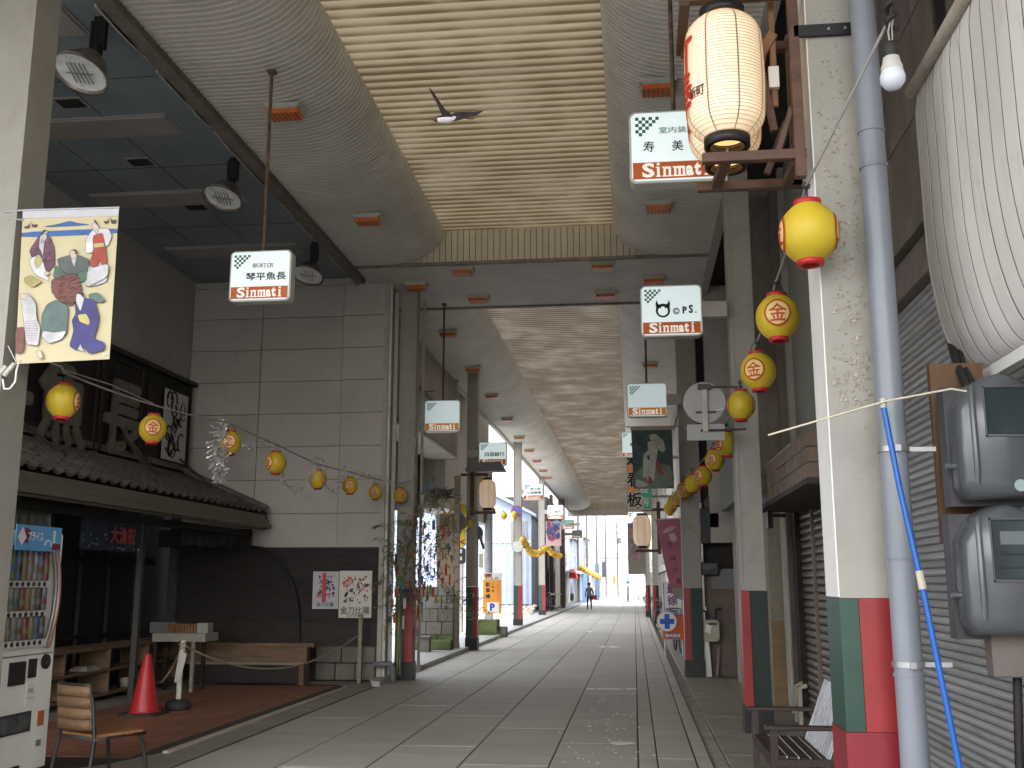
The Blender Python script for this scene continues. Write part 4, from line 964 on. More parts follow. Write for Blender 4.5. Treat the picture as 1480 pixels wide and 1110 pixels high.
# tinsel
m_tin = mat('grey_tinsel', (.48,.47,.45), .35, 20, .4, metal=.3)
def tinsel(pts3, lab, r=.035, dens=90):
    r *= 1.5
    q = MB(); L = [Vector(p) for p in pts3]; R = random.Random(len(lab))
    for a, c in zip(L[:-1], L[1:]):
        for k in range(max(1, int((c-a).length*dens*2.6))):
            o = a.lerp(c, R.random()); d = Vector((R.gauss(0,1), R.gauss(0,1), R.gauss(0,1))).normalized(); e = d.cross(Vector((R.random(), R.random(), .3))).normalized(); l = r*R.uniform(.4,1.3)
            q.poly([o+e*.003, o+d*l+e*.009, o+d*l-e*.008, o-e*.003])
    q.tube(L, .004, 4); return solo('tinsel_garland', q, m_tin, lab, 'tinsel', 'silver tinsel on the hall lantern string')
f_ = lambda pts, Y: [onY(x, y, Y) for x, y in pts]
tinsel(f_([(318,612),(309,640),(312,670),(318,695),(322,672),(326,640),(320,615)],10.7),'tangled silver tinsel tail hanging left of the third lantern',.055,170)
tinsel(f_([(350,642),(362,650),(376,636),(385,640),(398,645)],11.8),'short silver tinsel swag between third and fourth lantern',.03)
tinsel(f_([(408,680),(413,700),(425,713),(438,708),(449,690),(458,664)],13.0),'silver tinsel loop between the fourth and fifth lantern',.035,120)
tinsel(f_([(458,664),(452,668),(462,660),(467,672),(470,700),(478,712),(489,702),(500,675)],14.8),'silver tinsel loop between the fifth and sixth lantern',.035,120)
tinsel(f_([(500,674),(512,682),(535,688),(550,690),(566,698)],16.4),'silver tinsel along the cord between sixth and last lantern',.035,100)
# yellow lantern garland far left, small ones
def gar(pts_, n, Y0, Y1, d, labf, s0=0):
    L = [];
    for k in range(n):
        t = k/(n-1)*(len(pts_)-1); i = min(int(t), len(pts_)-2); u = t-i
        px = pts_[i][0]*(1-u)+pts_[i+1][0]*u; py = pts_[i][1]*(1-u)+pts_[i+1][1]*u; Y = Y0+(Y1-Y0)*k/(n-1)
        place_l(px, py, d*1500/Y, rnd.uniform(-90,90), labf(k), Y=Y); p = onY(px, py, Y); L.append((p.x, p.y, p.z+.2))
    q = MB(); q.tube(L, .012, 4); solo('lantern_string', q, m_cable, labf(-1), 'string')
o_ = lambda k: ['first','second','third','fourth','fifth','sixth','seventh','eighth','ninth','tenth','eleventh','twelfth','thirteenth','fourteenth','fifteenth','sixteenth','seventeenth','eighteenth','nineteenth','twentieth'][k]
gar([(756,781),(762,792),(768,799),(777,800),(785,795),(792,791),(797,799),(803,802),(810,803)], 17, 38, 56, .27, lambda k: ('cord of the packed lantern garland past the third left pillar' if k < 0 else '%s small yellow lantern from the left in the packed garland' % o_(k)))
gar([(840,821),(850,826),(858,830),(866,834)], 9, 80, 96, .42, lambda k: ('cord of the sunlit lantern garland beyond the arcade exit' if k < 0 else '%s lantern from the left in the sunlit garland past the exit' % o_(k)))
for (px, py, w_, Y, lab) in [(645,762,16,26,'yellow lantern in front of the wooden sign trunk by the bamboo'),(677,757,13,25.6,'yellow lantern tied to the second striped left pillar'),(728,745,10,38,'small yellow lantern left of the red and blue round sign'),(744,744,10,38.4,'small yellow lantern touching the red and blue round sign'),
        (693,692,9,26.5,'yellow lantern peeping behind the hanging lantern frame, top'),(712,738,8,27,'yellow lantern under the hanging lantern frame'),(934,786,11,40,'yellow lantern pair on the far right, upper one'),(931,794,11,41,'yellow lantern pair on the far right, lower one'),(919,812,8,50,'tiny yellow lantern on the far right, upper'),(919,819,8,51,'tiny yellow lantern on the far right, lower')]:
    place_l(px, py, w_, rnd.uniform(0,180), lab, Y=Y)
# ================================================================ BIG WHITE LANTERNS
def big(loc, lab, s=1., rot=0., emit=None, group='tall white paper lanterns'):
    t = thing('tall_lantern', lab, 'lantern', loc, (0,0,rot), group)
    R_, H_ = .195*s, .335*s; n = 120; pr_ = []
    def rr(z): u = min(1, abs(z)/H_); return R_*(1-.10*u*u-.48*max(0,(u-.62)/.38)**2.3)
    for k in range(n+1):
        z = -H_+2*H_*k/n; pr_.append((rr(z)*(1+(.010 if k % 3 == 0 else -.002)), z))
    q = MB(); q.lathe(pr_, n=40); part('shade', q, emit or m_lantern, t, local=True, fix=False)
    q = MB()
    for k in range(0, n+1, 3): z = -H_+2*H_*k/n; q.lathe([(rr(z)*1.008+.0012, z-.0012*s),(rr(z)*1.008+.0026*s, z),(rr(z)*1.008+.0012, z+.0012*s)], n=40)
    part('hoop', q, mat('bamboo_hoop', (.30,.19,.09), .6, emit=0.013, ecol=(1,.5,.2)), t, local=True, kind='stuff')
    q = MB()
    for k in range(8):
        a = 2*PI*k/8+.25; vs = []; m_ = 40
        for j in range(m_+1):
            z = -H_*.985+2*H_*.985*j/m_
            for da in (-.018, .018): vs.append(((rr(z)*1.012+.0022)*math.cos(a+da), (rr(z)*1.012+.0022)*math.sin(a+da), z))
        q._a(vs, [(2*j, 2*j+1, 2*j+3, 2*j+2) for j in range(m_)])
    part('seam_strip', q, mat('paper_seam', (.28,.22,.16), .7), t, local=True, fix=False)
    for z0, z1 in ((H_-.012, H_+.035*s), (-H_-.035*s, -H_+.012)):
        q = MB(); q.lathe([(.10*s,z0),(.113*s,z0),(.113*s,z1),(.085*s,z1),(.085*s,z0)], n=28); part('collar', q, m_black, t, local=True)
    return t, rr, R_, H_
pA = onY(1047, 113, 4.9); pB = onY(1046, 151, 5.35)
def lantext(t, rr, R_, s):
    def put(mb, ang, z0, m_, rot=0):
        bm = bmesh.new(); me = mb.mesh('tmp', m_, fix=False); bm.from_mesh(me)
        for _ in range(3):
            es = [e for e in bm.edges if e.calc_length() > .03]
            if es: bmesh.ops.subdivide_edges(bm, edges=es, cuts=1)
        bmesh.ops.triangulate(bm, faces=bm.faces)
        o = MB(); vs = []
        for v in bm.verts: z = v.co.z+z0; r = rr(z)*1.012+.004; a = -PI/2+ang+v.co.x/R_; vs.append((r*math.cos(a), r*math.sin(a), z))
        o._a(vs, [tuple(v.index for v in f.verts) for f in bm.faces]); bm.free(); part('brush_writing', o, m_, t, local=True, fix=False)
    rs = mat('lantern_red_brush', (.45,.03,.02), .6, emit=0.008, ecol=(1,.1,.05))
    a0 = math.radians(-88)
    put(textmesh('灯', .22*s, .03, width=.22*s, res=1), a0, .09*s, rs); put(textmesh('奉', .22*s, .03, width=.22*s, res=1), a0, -.10*s, rs)
    q = textmesh('新町', .055*s, .02, width=.10*s, res=1); put(q, math.radians(-50), -.125*s, bk)
t, rr, R_, H_ = big(pA, 'large glowing paper lantern in the wooden frame, nearer of the two'); lantext(t, rr, R_, 1)
t, rr, R_, H_ = big(pB, 'large paper lantern hidden behind the nearest glowing one'); lantext(t, rr, R_, 1)
# wooden frame for them
fr = thing('lantern_bracket', 'brown timber frame holding two big lanterns on the large pillar', 'frame', (pA.x+.3, 5.1, pA.z-.4))
m_ft = mat('brown_frame_timber', (.10,.048,.030), .55, 5, .3, dirt=.3, dcol=(.2,.15,.11), dscale=8, stretch=(1,1,3))
def tb(a, c, w_, h_=None, nm='beam', m_=m_ft): q = MB(); q.bar(a, c, w_, h_); part(nm, q, m_, fr, bevel=.003)
zb1 = onY(1100, 226, 4.9).z; zb2 = onY(1080, 268, 5.35).z; xr_ = onY(1152, 150, 4.9).x; xl_ = onY(1015, 228, 4.9).x; xr2 = onY(1140, 150, 5.35).x; zt = onY(1100, -10, 4.9).z
tb((xl_, 4.9, zb1), (xr_+.03, 4.9, zb1), .045, .05); tb((onY(1008,270,5.35).x, 5.35, zb2), (xr2+.05, 5.35, zb2), .045, .05)
tb((xl_+.12, 4.9, zb1), (xl_+.10, 5.35, zb2), .05, .04)
tb((xr_, 4.9, zb1-.12), (xr_, 4.9, zt), .05); tb((xr2+.02, 5.35, zb2-.02), (xr2+.02, 5.35, zt), .045); tb((xr_, 4.9, zb1), (xr_, 5.35, zb2), .045)
tb((xr_-.10, 4.95, zb1+.02), (xr_-.02, 4.93, zb1+.26), .03); tb((xr_-.12, 5.2, zb2), (xr_-.01, 5.2, zb2+.28), .035)
tb((xl_-.08, 4.9, zt-.01), (xr_+.1, 4.9, zt-.01), .05); tb((xl_-.06, 5.35, zt-.06), (xr_+.1, 5.35, zt-.06), .05); tb((xl_-.06, 4.88, zt-.03), (xl_-.06, 5.4, zt-.03), .05); tb((onY(993,0,5.3).x, 5.3, onY(993,70,5.3).z), (onY(993,0,5.3).x, 5.3, zt), .035)
tb((xr_-.09, 5.0, zb1+.30), (xr_-.09, 5.0, zt), .03, nm='upright', m_=m_orwood)
tb((xr_-.085, 5.0, onY(1120,50,5).z), (xr_-.16, 5.0, onY(1100,85,5).z), .05, nm='brace', m_=m_orwood); tb((xr_-.16, 5.0, onY(1100,85,5).z), (xr_-.10, 5.0, onY(1120,190,5).z), .035, nm='brace')
q = MB(); q.box(xr_-.12, xr_-.07, 4.96, 4.99, onY(1137,130,5).z, onY(1137,100,5).z); part('junction_box', q, m_vend, fr)
q = MB(); z_ = onY(1190, 40, 4.86).z; q.box(xr_+.0, PX0+.30, 4.875, 4.895, z_-.03, z_+.03); part('black_strap', q, m_black, fr)
for k in (.1,.18): q = MB(); q.disc((PX0+k, 4.872, z_), .007, (0,1,0), .006, 8); part('bolt', q, m_steel, fr)
q = MB(); q.tube([(pA.x, 4.9, pA.z-.37),(pA.x,4.9,zb1)], .01, 6); q.tube([(pA.x,4.9,pA.z+.37),(pA.x,4.9,zt)], .008, 6); q.tube([(pB.x,5.35,pB.z-.37),(pB.x,5.35,zb2)], .01, 6); part('hook', q, m_steel, fr)
# the pair's sisters farther off
for (px, py, hpx, Y, side, lab) in [(705,714,44,25.7,-1,'tall paper lantern in a roofed brown frame on the second left pillar'),(928,767,46,30,1,'tall paper lantern on a bracket before the far right poster')]:
    p = onY(px, py, Y); s = hpx*Y/1500/.70
    m2 = mat('dim_paper', (.62,.52,.42), .7, 5, .06, emit=0.038, ecol=(1,.72,.5))
    tt, *_ = big(p, lab, s, emit=m2)
    fr2 = thing('lantern_bracket', 'roofed brown frame around the lantern on the second left pillar' if side < 0 else 'thin dark bracket holding the far right lantern', 'frame', (p.x+side*.3, Y, p.z-.5))
    q = MB(); x1 = p.x+side*.36*s; q.box(x1-.05, x1+.05, Y-.05, Y+.05, p.z-.5*s, p.z+.62*s); part('upright', q, m_ft, fr2)
    q = MB(); q.box(min(x1, p.x-side*.2), max(x1, p.x-side*.2), Y-.03, Y+.03, p.z-.46*s, p.z-.40*s); part('lower_arm', q, m_ft, fr2)
    q = MB(); q.box(min(x1+side*.3, p.x), max(x1+side*.3, p.x), Y-.03, Y+.03, p.z+.42*s, p.z+.48*s); part('upper_arm', q, m_ft, fr2)
    if side < 0:
        q = MB(); q.prism([(p.x-.55, Y-.2, p.z+.56), (p.x+.45, Y-.2, p.z+.56), (p.x+.33, Y-.2, p.z+.80), (p.x-.48, Y-.2, p.z+.76)], (0,.5,0)); part('little_roof', q, flat('dull_roof', (.17,.16,.16)), fr2)
# ================================================================ RIGHT SIDE, NEAR
# hanging bulb
p = onY(1290, 112, 4.0)
t = thing('hanging_bulb', 'white round bulb hanging from a taped cord beside the downpipe', 'bulb', p)
q = MB(); q.lathe([(.001,-.052),(.03,-.045),(.047,-.022),(.05,.0),(.044,.022),(.042,.028)], n=28); part('globe', q, mat('bulb_glass', (.62,.66,.75), .2, 5, .03, spec=.7), t, local=True)
q = MB(); q.lathe([(.043,.028),(.042,.045),(.036,.06),(.032,.085),(.022,.09)], n=24); part('bulb_body', q, mat('bulb_plastic', (.55,.54,.5), .5, 5, .08, dirt=.3), t, local=True)
q = MB(); q.lathe([(.026,.085),(.033,.10),(.030,.12),(.034,.135),(.024,.15),(.001,.152)], n=20); part('socket', q, m_bcable, t, local=True)
q = MB(); h2 = hook-p; q.tube([(0,0,.145),(-.004,0,.2),(.006,0,.24),(h2.x,0,h2.z)], .004, 6); q.tube([(.01,0,.145),(.012,0,.22),(h2.x+.01,0,h2.z)], .003, 6); part('cord', q, m_cable, t, local=True)
q = MB(); q.tube([hook+Vector((0.02*math.cos(a),0.02*math.sin(a),a*.01-.06)) for a in range(12)], .011, 6); q.tube([hook, hook+Vector((.02,0,.3)), hook+Vector((.03,.02,1.2))], .008, 6); solo('cord_knot', q, m_bcable, 'dark taped knot where bulb cord and lantern cord meet', 'knot')
# downpipe
xP = onY(1296, 780, 4.8).x; rP = .0595
t = thing('downpipe', 'grey plastic rain pipe strapped beside the large pillar', 'pipe', (xP, 4.75, 0))
q = MB(); q.tube([(xP,4.75,0),(xP,4.75,3.9),(xP,4.75,ZS)], rP, 28); part('pipe', q, m_pvc, t)
for (py, h_) in ((240,.02),(790,.11),(975,.015),(190,.01)):
    z = onY(1290, py, 4.75).z; q = MB(); q.tube([(xP,4.75,z-h_/2),(xP,4.75,z+h_/2)], rP+.005, 28); part('joint', q, m_pvc, t)
for py in (650, 960):
    z = onY(1290, py, 4.75).z; q = MB(); q.tube([(xP,4.75,z-.012),(xP,4.75,z+.012)], rP+.008, 28); q.box(xP-.01,xP+.015,4.75-rP-.02,4.75-rP,z-.014,z+.014); q.box(xP+rP, xP+rP+.12, 4.74,4.76,z-.01,z+.01); part('clamp', q, m_steel, t)
# blue pole and string
a = onY(1277, 588, 4.55); c = onY(1331, 838, 4.5); d = onY(1390, 1125, 4.45)
t = thing('awning_pole', 'bright blue plastic tube pole with a cream joint leaning by the pipe', 'pole', (d.x, d.y, d.z))
q = MB(); q.tube([a, a.lerp(c,.5)+Vector((-.006,0,0)), c], .0125, 12); part('upper_tube', q, m_blue, t)
q = MB(); q.tube([c+(a-c)*.05, c-(c-d)*.05+Vector((0,0,0))], .0165, 12); part('joint', q, m_edge, t)
q = MB(); q.tube([c, d], .0125, 12); part('lower_tube', q, m_blue, t)
q = MB(); q.tube([a+Vector((0,0,.035)), a-Vector((0,0,.005))], .015, 10); part('cap', q, m_edge, t)
q = MB(); e1 = onY(1110, 629, 4.7); e2 = onY(1375, 562, 4.45); q.tube([e1, a+Vector((0,-.02,.02)), e2, e2+Vector((.06,0,-.012))], .0045, 6); solo('tie_string', q, flat('cream_string', (.55,.5,.38)), 'cream string stretched from the shop front to the grey meter', 'string')
# shopfront wall plane
SXR = 2.05
fz0 = 3.62
g = thing('shuttered_shop', 'near right shop front with weathered boards above a grey roller shutter', 'shop', (SXR, 6.6, 0))
q = MB(); q.box(SXR+.08, SXR+.5, 2.5, 9.3, 0, ZS); part('wall', q, m_joint, g)
# fascia boards (big sheets with dark joints)
zz = fz0+.52; ys = [3.0,4.1,5.2,6.3,7.1,7.9,8.7,9.25]
while zz < ZS-.05:
    for i in range(len(ys)-1):
        q = MB(); q.box(SXR, SXR+.09, ys[i]+.006, ys[i+1]-.006, zz+.006, min(zz+.72, ZS)-.006); part('fascia_sheet', q, m_gwood, g)
    zz += .72
for (z0, z1, dx) in ((fz0+.02, fz0+.13, .07), (fz0+.14, fz0+.34, .02), (fz0+.35, fz0+.50, .09)):
    q = MB(); q.box(SXR-dx, SXR+.1, 3.0, 9.25, z0, z1); part('lintel_moulding', q, m_gwood, g, bevel=.004)
q = MB(); q.box(SXR-.05, SXR+.1, 9.2, 9.32, 0, ZS); part('corner_post', q, m_gwood, g)
q = MB(); q.box(SXR-.16, SXR-.10, 6.02, 6.08, 2.6, ZS); part('dark_post', q, m_black, g)
# shutter slats
pit = .054; q = MB(); y0, y1 = 3.2, 9.18
q.prism([(0,0,0),(-.016,0,.010),(-.020,0,.026),(-.012,0,.042),(0,0,.050),(.004,0,.026)], (0, y1-y0, 0)); sm_ = q.mesh('shutter_slat', m_shut)
z = .03
while z < fz0-.02: inst('shutter_slat', sm_, g, (SXR+.03-SXR, y0-6.6, z), (0, 0, 0)); z += pit
q = MB(); q.box(SXR+.03, SXR+.06, y0, y1, 0, fz0); part('shutter_back', q, m_joint, g)
q = MB(); q.box(SXR, SXR+.05, y1, y1+.06, 0, fz0); part('shutter_rail', q, m_shut, g)
# white awning of bent planks
AX = 1.52; ay = 5.28; pw_ = .145
zt_ = 4.13+.0; ztop = onX(1322, 132, AX).z; zbot = onY(1420, 540, 5.2).z; xb_ = onY(1420, 540, 5.2).x
aw = thing('plank_awning', 'bulging white plank awning with dirty streaks over the near shutter', 'awning', (AX, 4.5, zbot))
pr_ = [(AX+.02, ztop+.02), (AX, ztop-.12)]
for k in range(13):
    t_ = PI/2*k/12; pr_.append((AX+(xb_-AX)*(1-math.cos(t_))+.0, (zbot+.78)-.78*math.sin(t_)))
pr_in = [(x+.02, z+.012) for x, z in pr_]
q = MB(); q.smooth = True
n = len(pr_); g_ = .008
vs = [(x-AX, g_, z-zbot) for x, z in pr_]+[(x-AX, pw_-g_, z-zbot) for x, z in pr_]
q._a(vs, [(i, i+1, n+i+1, n+i) for i in range(n-1)]); q.smooth = False
for yy in (g_, pw_-g_):
    v2 = [(x-AX, yy, z-zbot) for x, z in pr_]+[(x-AX, yy, z-zbot) for x, z in pr_in]
    q._a(v2, [(i, i+1, n+i+1, n+i) for i in range(n-1)])
pm = q.mesh('awning_plank', m_awn, fix=False)
k = 0; y = ay-pw_
while y > 2.6: inst('awning_plank', pm, aw, (rnd.uniform(-.001,.001), y-4.5, 0)); y -= pw_; k += 1
q = MB(); q.smooth = True; vs = [(x+.0025, 2.6, z+.002) for x, z in pr_]+[(x+.0025, ay, z+.002) for x, z in pr_]; q._a(vs, [(i, i+1, n+i+1, n+i) for i in range(n-1)]); part('backing', q, mat('awning_gap', (.05,.042,.035)), aw, fix=False)
q = MB(); q.prism([(x, ay, z) for x, z in pr_]+[(SXR-.02, ay, zbot+.1), (SXR-.02, ay, ztop+.1)], (0,.02,0)); part('end_cheek', q, m_awn, aw)
q = MB(); q.tube([(AX, 2.6, ztop+.02), (AX, ay+.06, ztop+.02)], .035, 10); part('top_roll', q, mat('flaking_roll', (.46,.41,.34), .7, 8, .2, dirt=.5, dcol=(.12,.09,.07), dscale=14), aw)
q = MB(); q.box(xb_-.02, xb_+.035, 2.6, ay+.02, zbot-.05, zbot+.008); part('bottom_trim', q, m_white, aw)
q = MB(); q.box(xb_+.05, SXR, 2.6, ay, zbot+.05, zbot+.08); part('soffit', q, m_dwood2, aw)
# meters
bx0 = onY(1350, 650, 5.0)
q = MB(); zt1 = onY(1352, 527, 5.0).z; zb1_ = onY(1380, 786, 5.0).z; q.box(bx0.x, bx0.x+.24, 4.98, 5.02, zb1_, zt1); solo('backing_board', q, mat('brown_plywood', (.15,.075,.035), .5, 4, .2, stretch=(5,5,1)), 'brown plywood board behind the upper grey meter', 'board')
def meter(px0, py0, px1, py1, lab, lower):
    Y = 4.75; p0 = onY(px0, py1, Y); p1 = onY(px1, py0, Y); W = p1.x-p0.x; H = p1.z-p0.z
    t = thing('electric_meter', lab, 'meter', ((p0.x+p1.x)/2, Y, p0.z), (0,0,0), 'grey plastic electricity meters by the shutter')
    q = MB(); q.box(-W/2-.01, W*.5, .06, .16, -.02, H*.93); part('back_plate', q, mat('dark_plate', (.05,.05,.055), .4), t, local=True)
    pts = [(-W/2+.03,.0),(W/2-.03,.0),(W/2,.06),(W/2,H-.16),(W/2-.05,H-.06),(W/2-.13,H-.015),(0,H),(-W/2+.13,H-.015),(-W/2+.05,H-.06),(-W/2,H-.16),(-W/2,.06)]
    def layer(s_, y): return [(x*s_, y, H/2+(z-H/2)*s_) for x, z in pts]
    q = MB(); q.smooth = True; n = len(pts); ls = [(1,.06),(1,-.02),(.985,-.055),(.95,-.085),(.88,-.105)]; vs = []
    for s_, y in ls: vs += layer(s_, y)
    q._a(vs, [(i*n+j, i*n+(j+1)%n, (i+1)*n+(j+1)%n, (i+1)*n+j) for i in range(len(ls)-1) for j in range(n)]+[tuple((len(ls)-1)*n+j for j in range(n))]); part('cover', q, m_meter, t, local=True)
    wz0, wz1 = (H*.50, H*.86) if not lower else (H*.42, H*.86)
    q = MB(); q.box(-W*.20, W*.42, -.109, -.104, wz0, wz1); part('window', q, m_mglass, t, local=True, bevel=.006)
    q = MB()
    for (a_, b2, c_, d_) in ((-.22,-.205,wz0/W-.03,wz1/W+.03),(.42,.435,wz0/W-.03,wz1/W+.03)): q.box(a_*W, b2*W, -.113, -.104, c_*W, d_*W)
    q.box(-.22*W, .435*W, -.113, -.104, wz0-.012, wz0-.004); q.box(-.22*W, .435*W, -.113, -.104, wz1+.004, wz1+.012); part('window_rim', q, m_meter, t, local=True)
    q = MB(); q.tube([(-W*.34,-.095,H*.12),(-W*.34,-.107,H*.25),(-W*.34,-.107,H*.82),(-W*.32,-.09,H*.88)], .014, 8); part('rib', q, m_meter, t, local=True)
    q = MB(); q.disc((-W/2-.015, -.01, H*.30 if lower else H*.27), .014, (1,0,0), .05, 10); part('latch', q, m_meter, t, local=True)
    if lower:
        q = MB(); q.box(W*.16, W*.42, -.1125, -.104, H*.10, H*.16); part('white_label', q, m_white, t, local=True)
        lettering('lettering', textmesh('電気メーター', .010, 0), T(W*.30, -.114, H*.125), bk, t)
        q = MB(); q.box(-W*.12, W*.22, -.1115, -.109, H*.68, H*.78); part('dial_plate', q, flat('dial_pale', (.13,.15,.15)), t, local=True)
        q = MB(); q.box(-W*.15, W*.36, -.1115, -.109, H*.60, H*.612); q.box(-W*.15, W*.36, -.1115, -.109, H*.50, H*.515); q.disc((-W*.10,-.112,H*.62),.008,(0,1,0),.003,10); part('dial_marks', q, flat('dial_dark', (.01,.015,.015)), t, local=True)
    else:
        q = MB(); q.disc((W*.26,-.110,H*.215), .030, (0,1,0), .004, 20); part('blue_sticker', q, flat('sticker_blue', (.12,.2,.4)), t, local=True)
        q = MB(); q.disc((W*.10,-.110,H*.10), .026, (0,1,0), .004, 20); part('pale_sticker', q, flat('sticker_pale', (.3,.38,.36)), t, local=True)
        q = MB(); q.prism([(W*.20,-.1125,H*.215),(W*.33,-.1125,H*.225),(W*.30,-.1125,H*.235),(W*.22,-.1125,H*.23)], (0,.0005,0)); part('sticker_wave', q, m_white, t, local=True)
    return t
meter(1384,541,1500,724,'upper grey plastic meter with two round stickers',False)
meter(1393,728,1512,918,'lower grey plastic meter with a rectangular white label',True)
q = MB(); a0 = onY(1432, 978, 4.85); a1 = onY(1480, 915, 4.85); q.box(a0.x, a1.x+.05, 4.8, 4.9, a0.z, a1.z+.02); solo('cable_box', q, mat('box_taupe', (.16,.135,.115), .5, 4, .1), 'taupe cable box under the lower grey meter', 'box', bevel=.006)
q = MB(); cpt = [onY(1362,440,5.9), onY(1370,480,5.5), onY(1384,530,5.0), onY(1400,562,4.9)]; q.tube(cpt, .02, 8); q.tube([p_+Vector((.03,0,0)) for p_ in cpt], .014, 8); solo('supply_cable', q, m_bcable, 'thick black supply cables dropping behind the upper meter', 'cable')
q = MB(); q.tube([onY(1470,975,4.9), onY(1474,1120,4.9)], .02, 8); solo('conduit', q, m_dwood2, 'brown conduit running down below the cable box', 'conduit')
# ---- second shop (brown shutter) with tiled canopy
g = thing('brown_shutter_shop', 'right shop front with brown roller shutter and tile clad canopy', 'shop', (SXR, 12, 0))
by0, by1 = 9.4, 13.3
q = MB(); q.box(SXR+.06, SXR+.5, 9.33, 14.2, 0, ZS); part('wall', q, m_joint, g)
q = MB(); q.prism([(0,0,0),(-.022,0,.016),(-.026,0,.042),(-.014,0,.070),(0,0,.082),(.004,0,.042)], (0, by1-by0, 0)); bm_ = q.mesh('shutter_slat', m_bshut)
z = .03
while z < 2.6: inst('shutter_slat', bm_, g, (.02, by0-12, z)); z += .086
for y in (by0+1.25, by0+2.9): q = MB(); q.box(SXR-.03, SXR+.03, y, y+.035, 0, 2.6); part('shutter_post', q, m_bshut, g)
q = MB(); q.box(SXR-.05, SXR-.02, by0+.1, by0+.2, .75, 1.15); q.box(SXR-.045, SXR-.03, by0+.85, by0+.86, .85, 1.2); part('shutter_lock', q, m_steel, g)
q = MB(); q.box(SXR-.06, SXR+.06, by1, by1+.25, 0, 2.6); part('door_post', q, m_dwood2, g)
q = MB(); q.box(SXR-.12, SXR+.06, by1+.25, by1+.5, .02, ZS); part('pilaster', q, mat('taupe_render', (.19,.155,.13), .8, 3, .15, dirt=.3), g)
for dy in (.02,.14): q = MB(); q.tube([(SXR-.16, by1+.1+dy*2, .05),(SXR-.16, by1+.1+dy*2, 2.5)], .025, 8); part('pipe', q, m_frame, g)
q = MB()
for y in (12.9, 12.6): q.tube([(SXR-.2, y, 0),(SXR-.2, y, .42),(SXR-.12, y, .45)], .028, 8)
part('stub_pipes', q, m_edge, g)
# upper grey-green sheet wall
q = MB(); q.box(SXR-.04, SXR+.05, 9.36, 12.9, 2.95, ZS); part('sheet_wall', q, m_gwall, g)
for y in (9.55, 11.2): q = MB(); q.box(SXR-.055, SXR-.03, y, y+.05, 2.95, ZS); part('sheet_batten', q, m_black if y < 10 else m_frame, g)
q = MB(); q.box(SXR-.1, SXR+.05, 12.95, 13.1, 2.6, ZS); q.box(SXR-.06, SXR+.05, 13.2, 13.35, 2.6, ZS); part('upright', q, m_frame, g)
# canopy
cy0, cy1, cx0, cz0, cz1 = 9.15, 12.9, 1.50, 2.49, 2.90
cn = thing('tiled_canopy', 'brown tile clad canopy with faint relief lettering over the brown shutter', 'canopy', (1.78, 11, cz0))
q = MB(); q.box(cx0+.02, SXR+.02, cy0+.02, cy1-.02, cz0+.02, cz1-.01); part('core', q, m_joint, cn)
ncol, nrow = 15, 3; 
for r_ in range(nrow):
    for c in range(ncol):
        ya = cy0+(cy1-cy0)*c/ncol; q = MB(); q.box(cx0, cx0+.03, ya+.004, ya+(cy1-cy0)/ncol-.004, cz0+(cz1-cz0)*r_/nrow+.004, cz0+(cz1-cz0)*(r_+1)/nrow-.004); part('tile', q, m_tilebr, cn)
for r_ in range(nrow):
    for c in range(2):
        xa = cx0+.002+(SXR-cx0)*c/2; q = MB(); q.box(xa+.004, xa+(SXR-cx0)/2-.004, cy0-.002, cy0+.02, cz0+(cz1-cz0)*r_/nrow+.004, cz0+(cz1-cz0)*(r_+1)/nrow-.004); part('tile', q, m_tilebr, cn)
q = MB(); q.box(cx0-.015, SXR, cy0-.015, cy1, cz0-.05, cz0+.0); part('soffit_board', q, m_dwood2, cn)
q = MB(); q.tube([(cx0+.05, cy0+1.2, cz1+.03),(cx0+.05, cy0+3.2, cz1+.03)], .02, 6); part('rail', q, m_frame, cn)
lettering('lettering', textmesh('洋装の店', .26, .01, width=1.9), T(cx0-.004, 11.4, (cz0+cz1)/2) @ RZ(-PI/2) , mat('faint_letter', (.24,.18,.14), .7), cn)
q = MB(); q.box(cx0+.08, cx0+.14, cy1-.3, cy1-.1, cz0-.25, cz0-.05); q.box(cx0+.08, cx0+.3, cy1-.25, cy1-.2, cz0-.12, cz0-.08); part('bracket', q, m_black, cn)
# ---- shops between the second and third right pillars
S2 = 1.74
g = thing('dark_alcove_shop', 'narrow dark shop recess with meters and a tan door on the right', 'shop', (SXR, 17, 0))
q = MB(); q.box(2.5, 2.9, 14.0, 26, 0, ZS); part('back_wall', q, m_dwood2, g)
q = MB(); q.box(S2, 2.5, 14.0, 17.2, .02, 1.12); part('door_lower', q, mat('tan_door', (.24,.16,.085), .6, 3, .15, stretch=(1,1,5)), g)
q = MB(); q.box(S2, 2.5, 14.0, 17.2, 1.125, 2.9); part('door_upper', q, mat('speckled_door', (.23,.2,.15), .7, 12, .15), g)
q = MB(); q.box(S2-.06, 2.5, 17.25, 17.5, 0, 2.9); q.box(S2-.03, 2.5, 17.7, 17.85, 0, 3.2); part('door_frame', q, m_black, g)
for y_ in (17.55, 17.95): q = MB(); q.box(S2-.08, S2+.3, y_, y_+.06, 0, 3.4); part('frame_post', q, m_frame, g)
q = MB(); xs_a = onY(1005,900,19.2).x; q.box(1.17, 2.6, 18.95, 19.3, .02, 1.75); part('end_wall', q, mat('stained_render', (.17,.135,.115), .85, 2, .2, dirt=.4, dcol=(.07,.05,.04)), g)
q = MB(); q.box(1.35, 1.75, 18.9, 19.2, 1.5, 1.85); part('shutter_box', q, m_ggrey, g)
q = MB(); q.box(1.22, 2.6, 19.1, 19.4, 1.75, ZS); part('upper_wall', q, m_dwood2, g)
q = MB(); q.prism([(1.5, 15.2, 2.8),(1.5, 18.1, 2.8),(1.5, 18.1, 4.1),(1.5, 15.2, 4.1)], (.12,0,0)); 
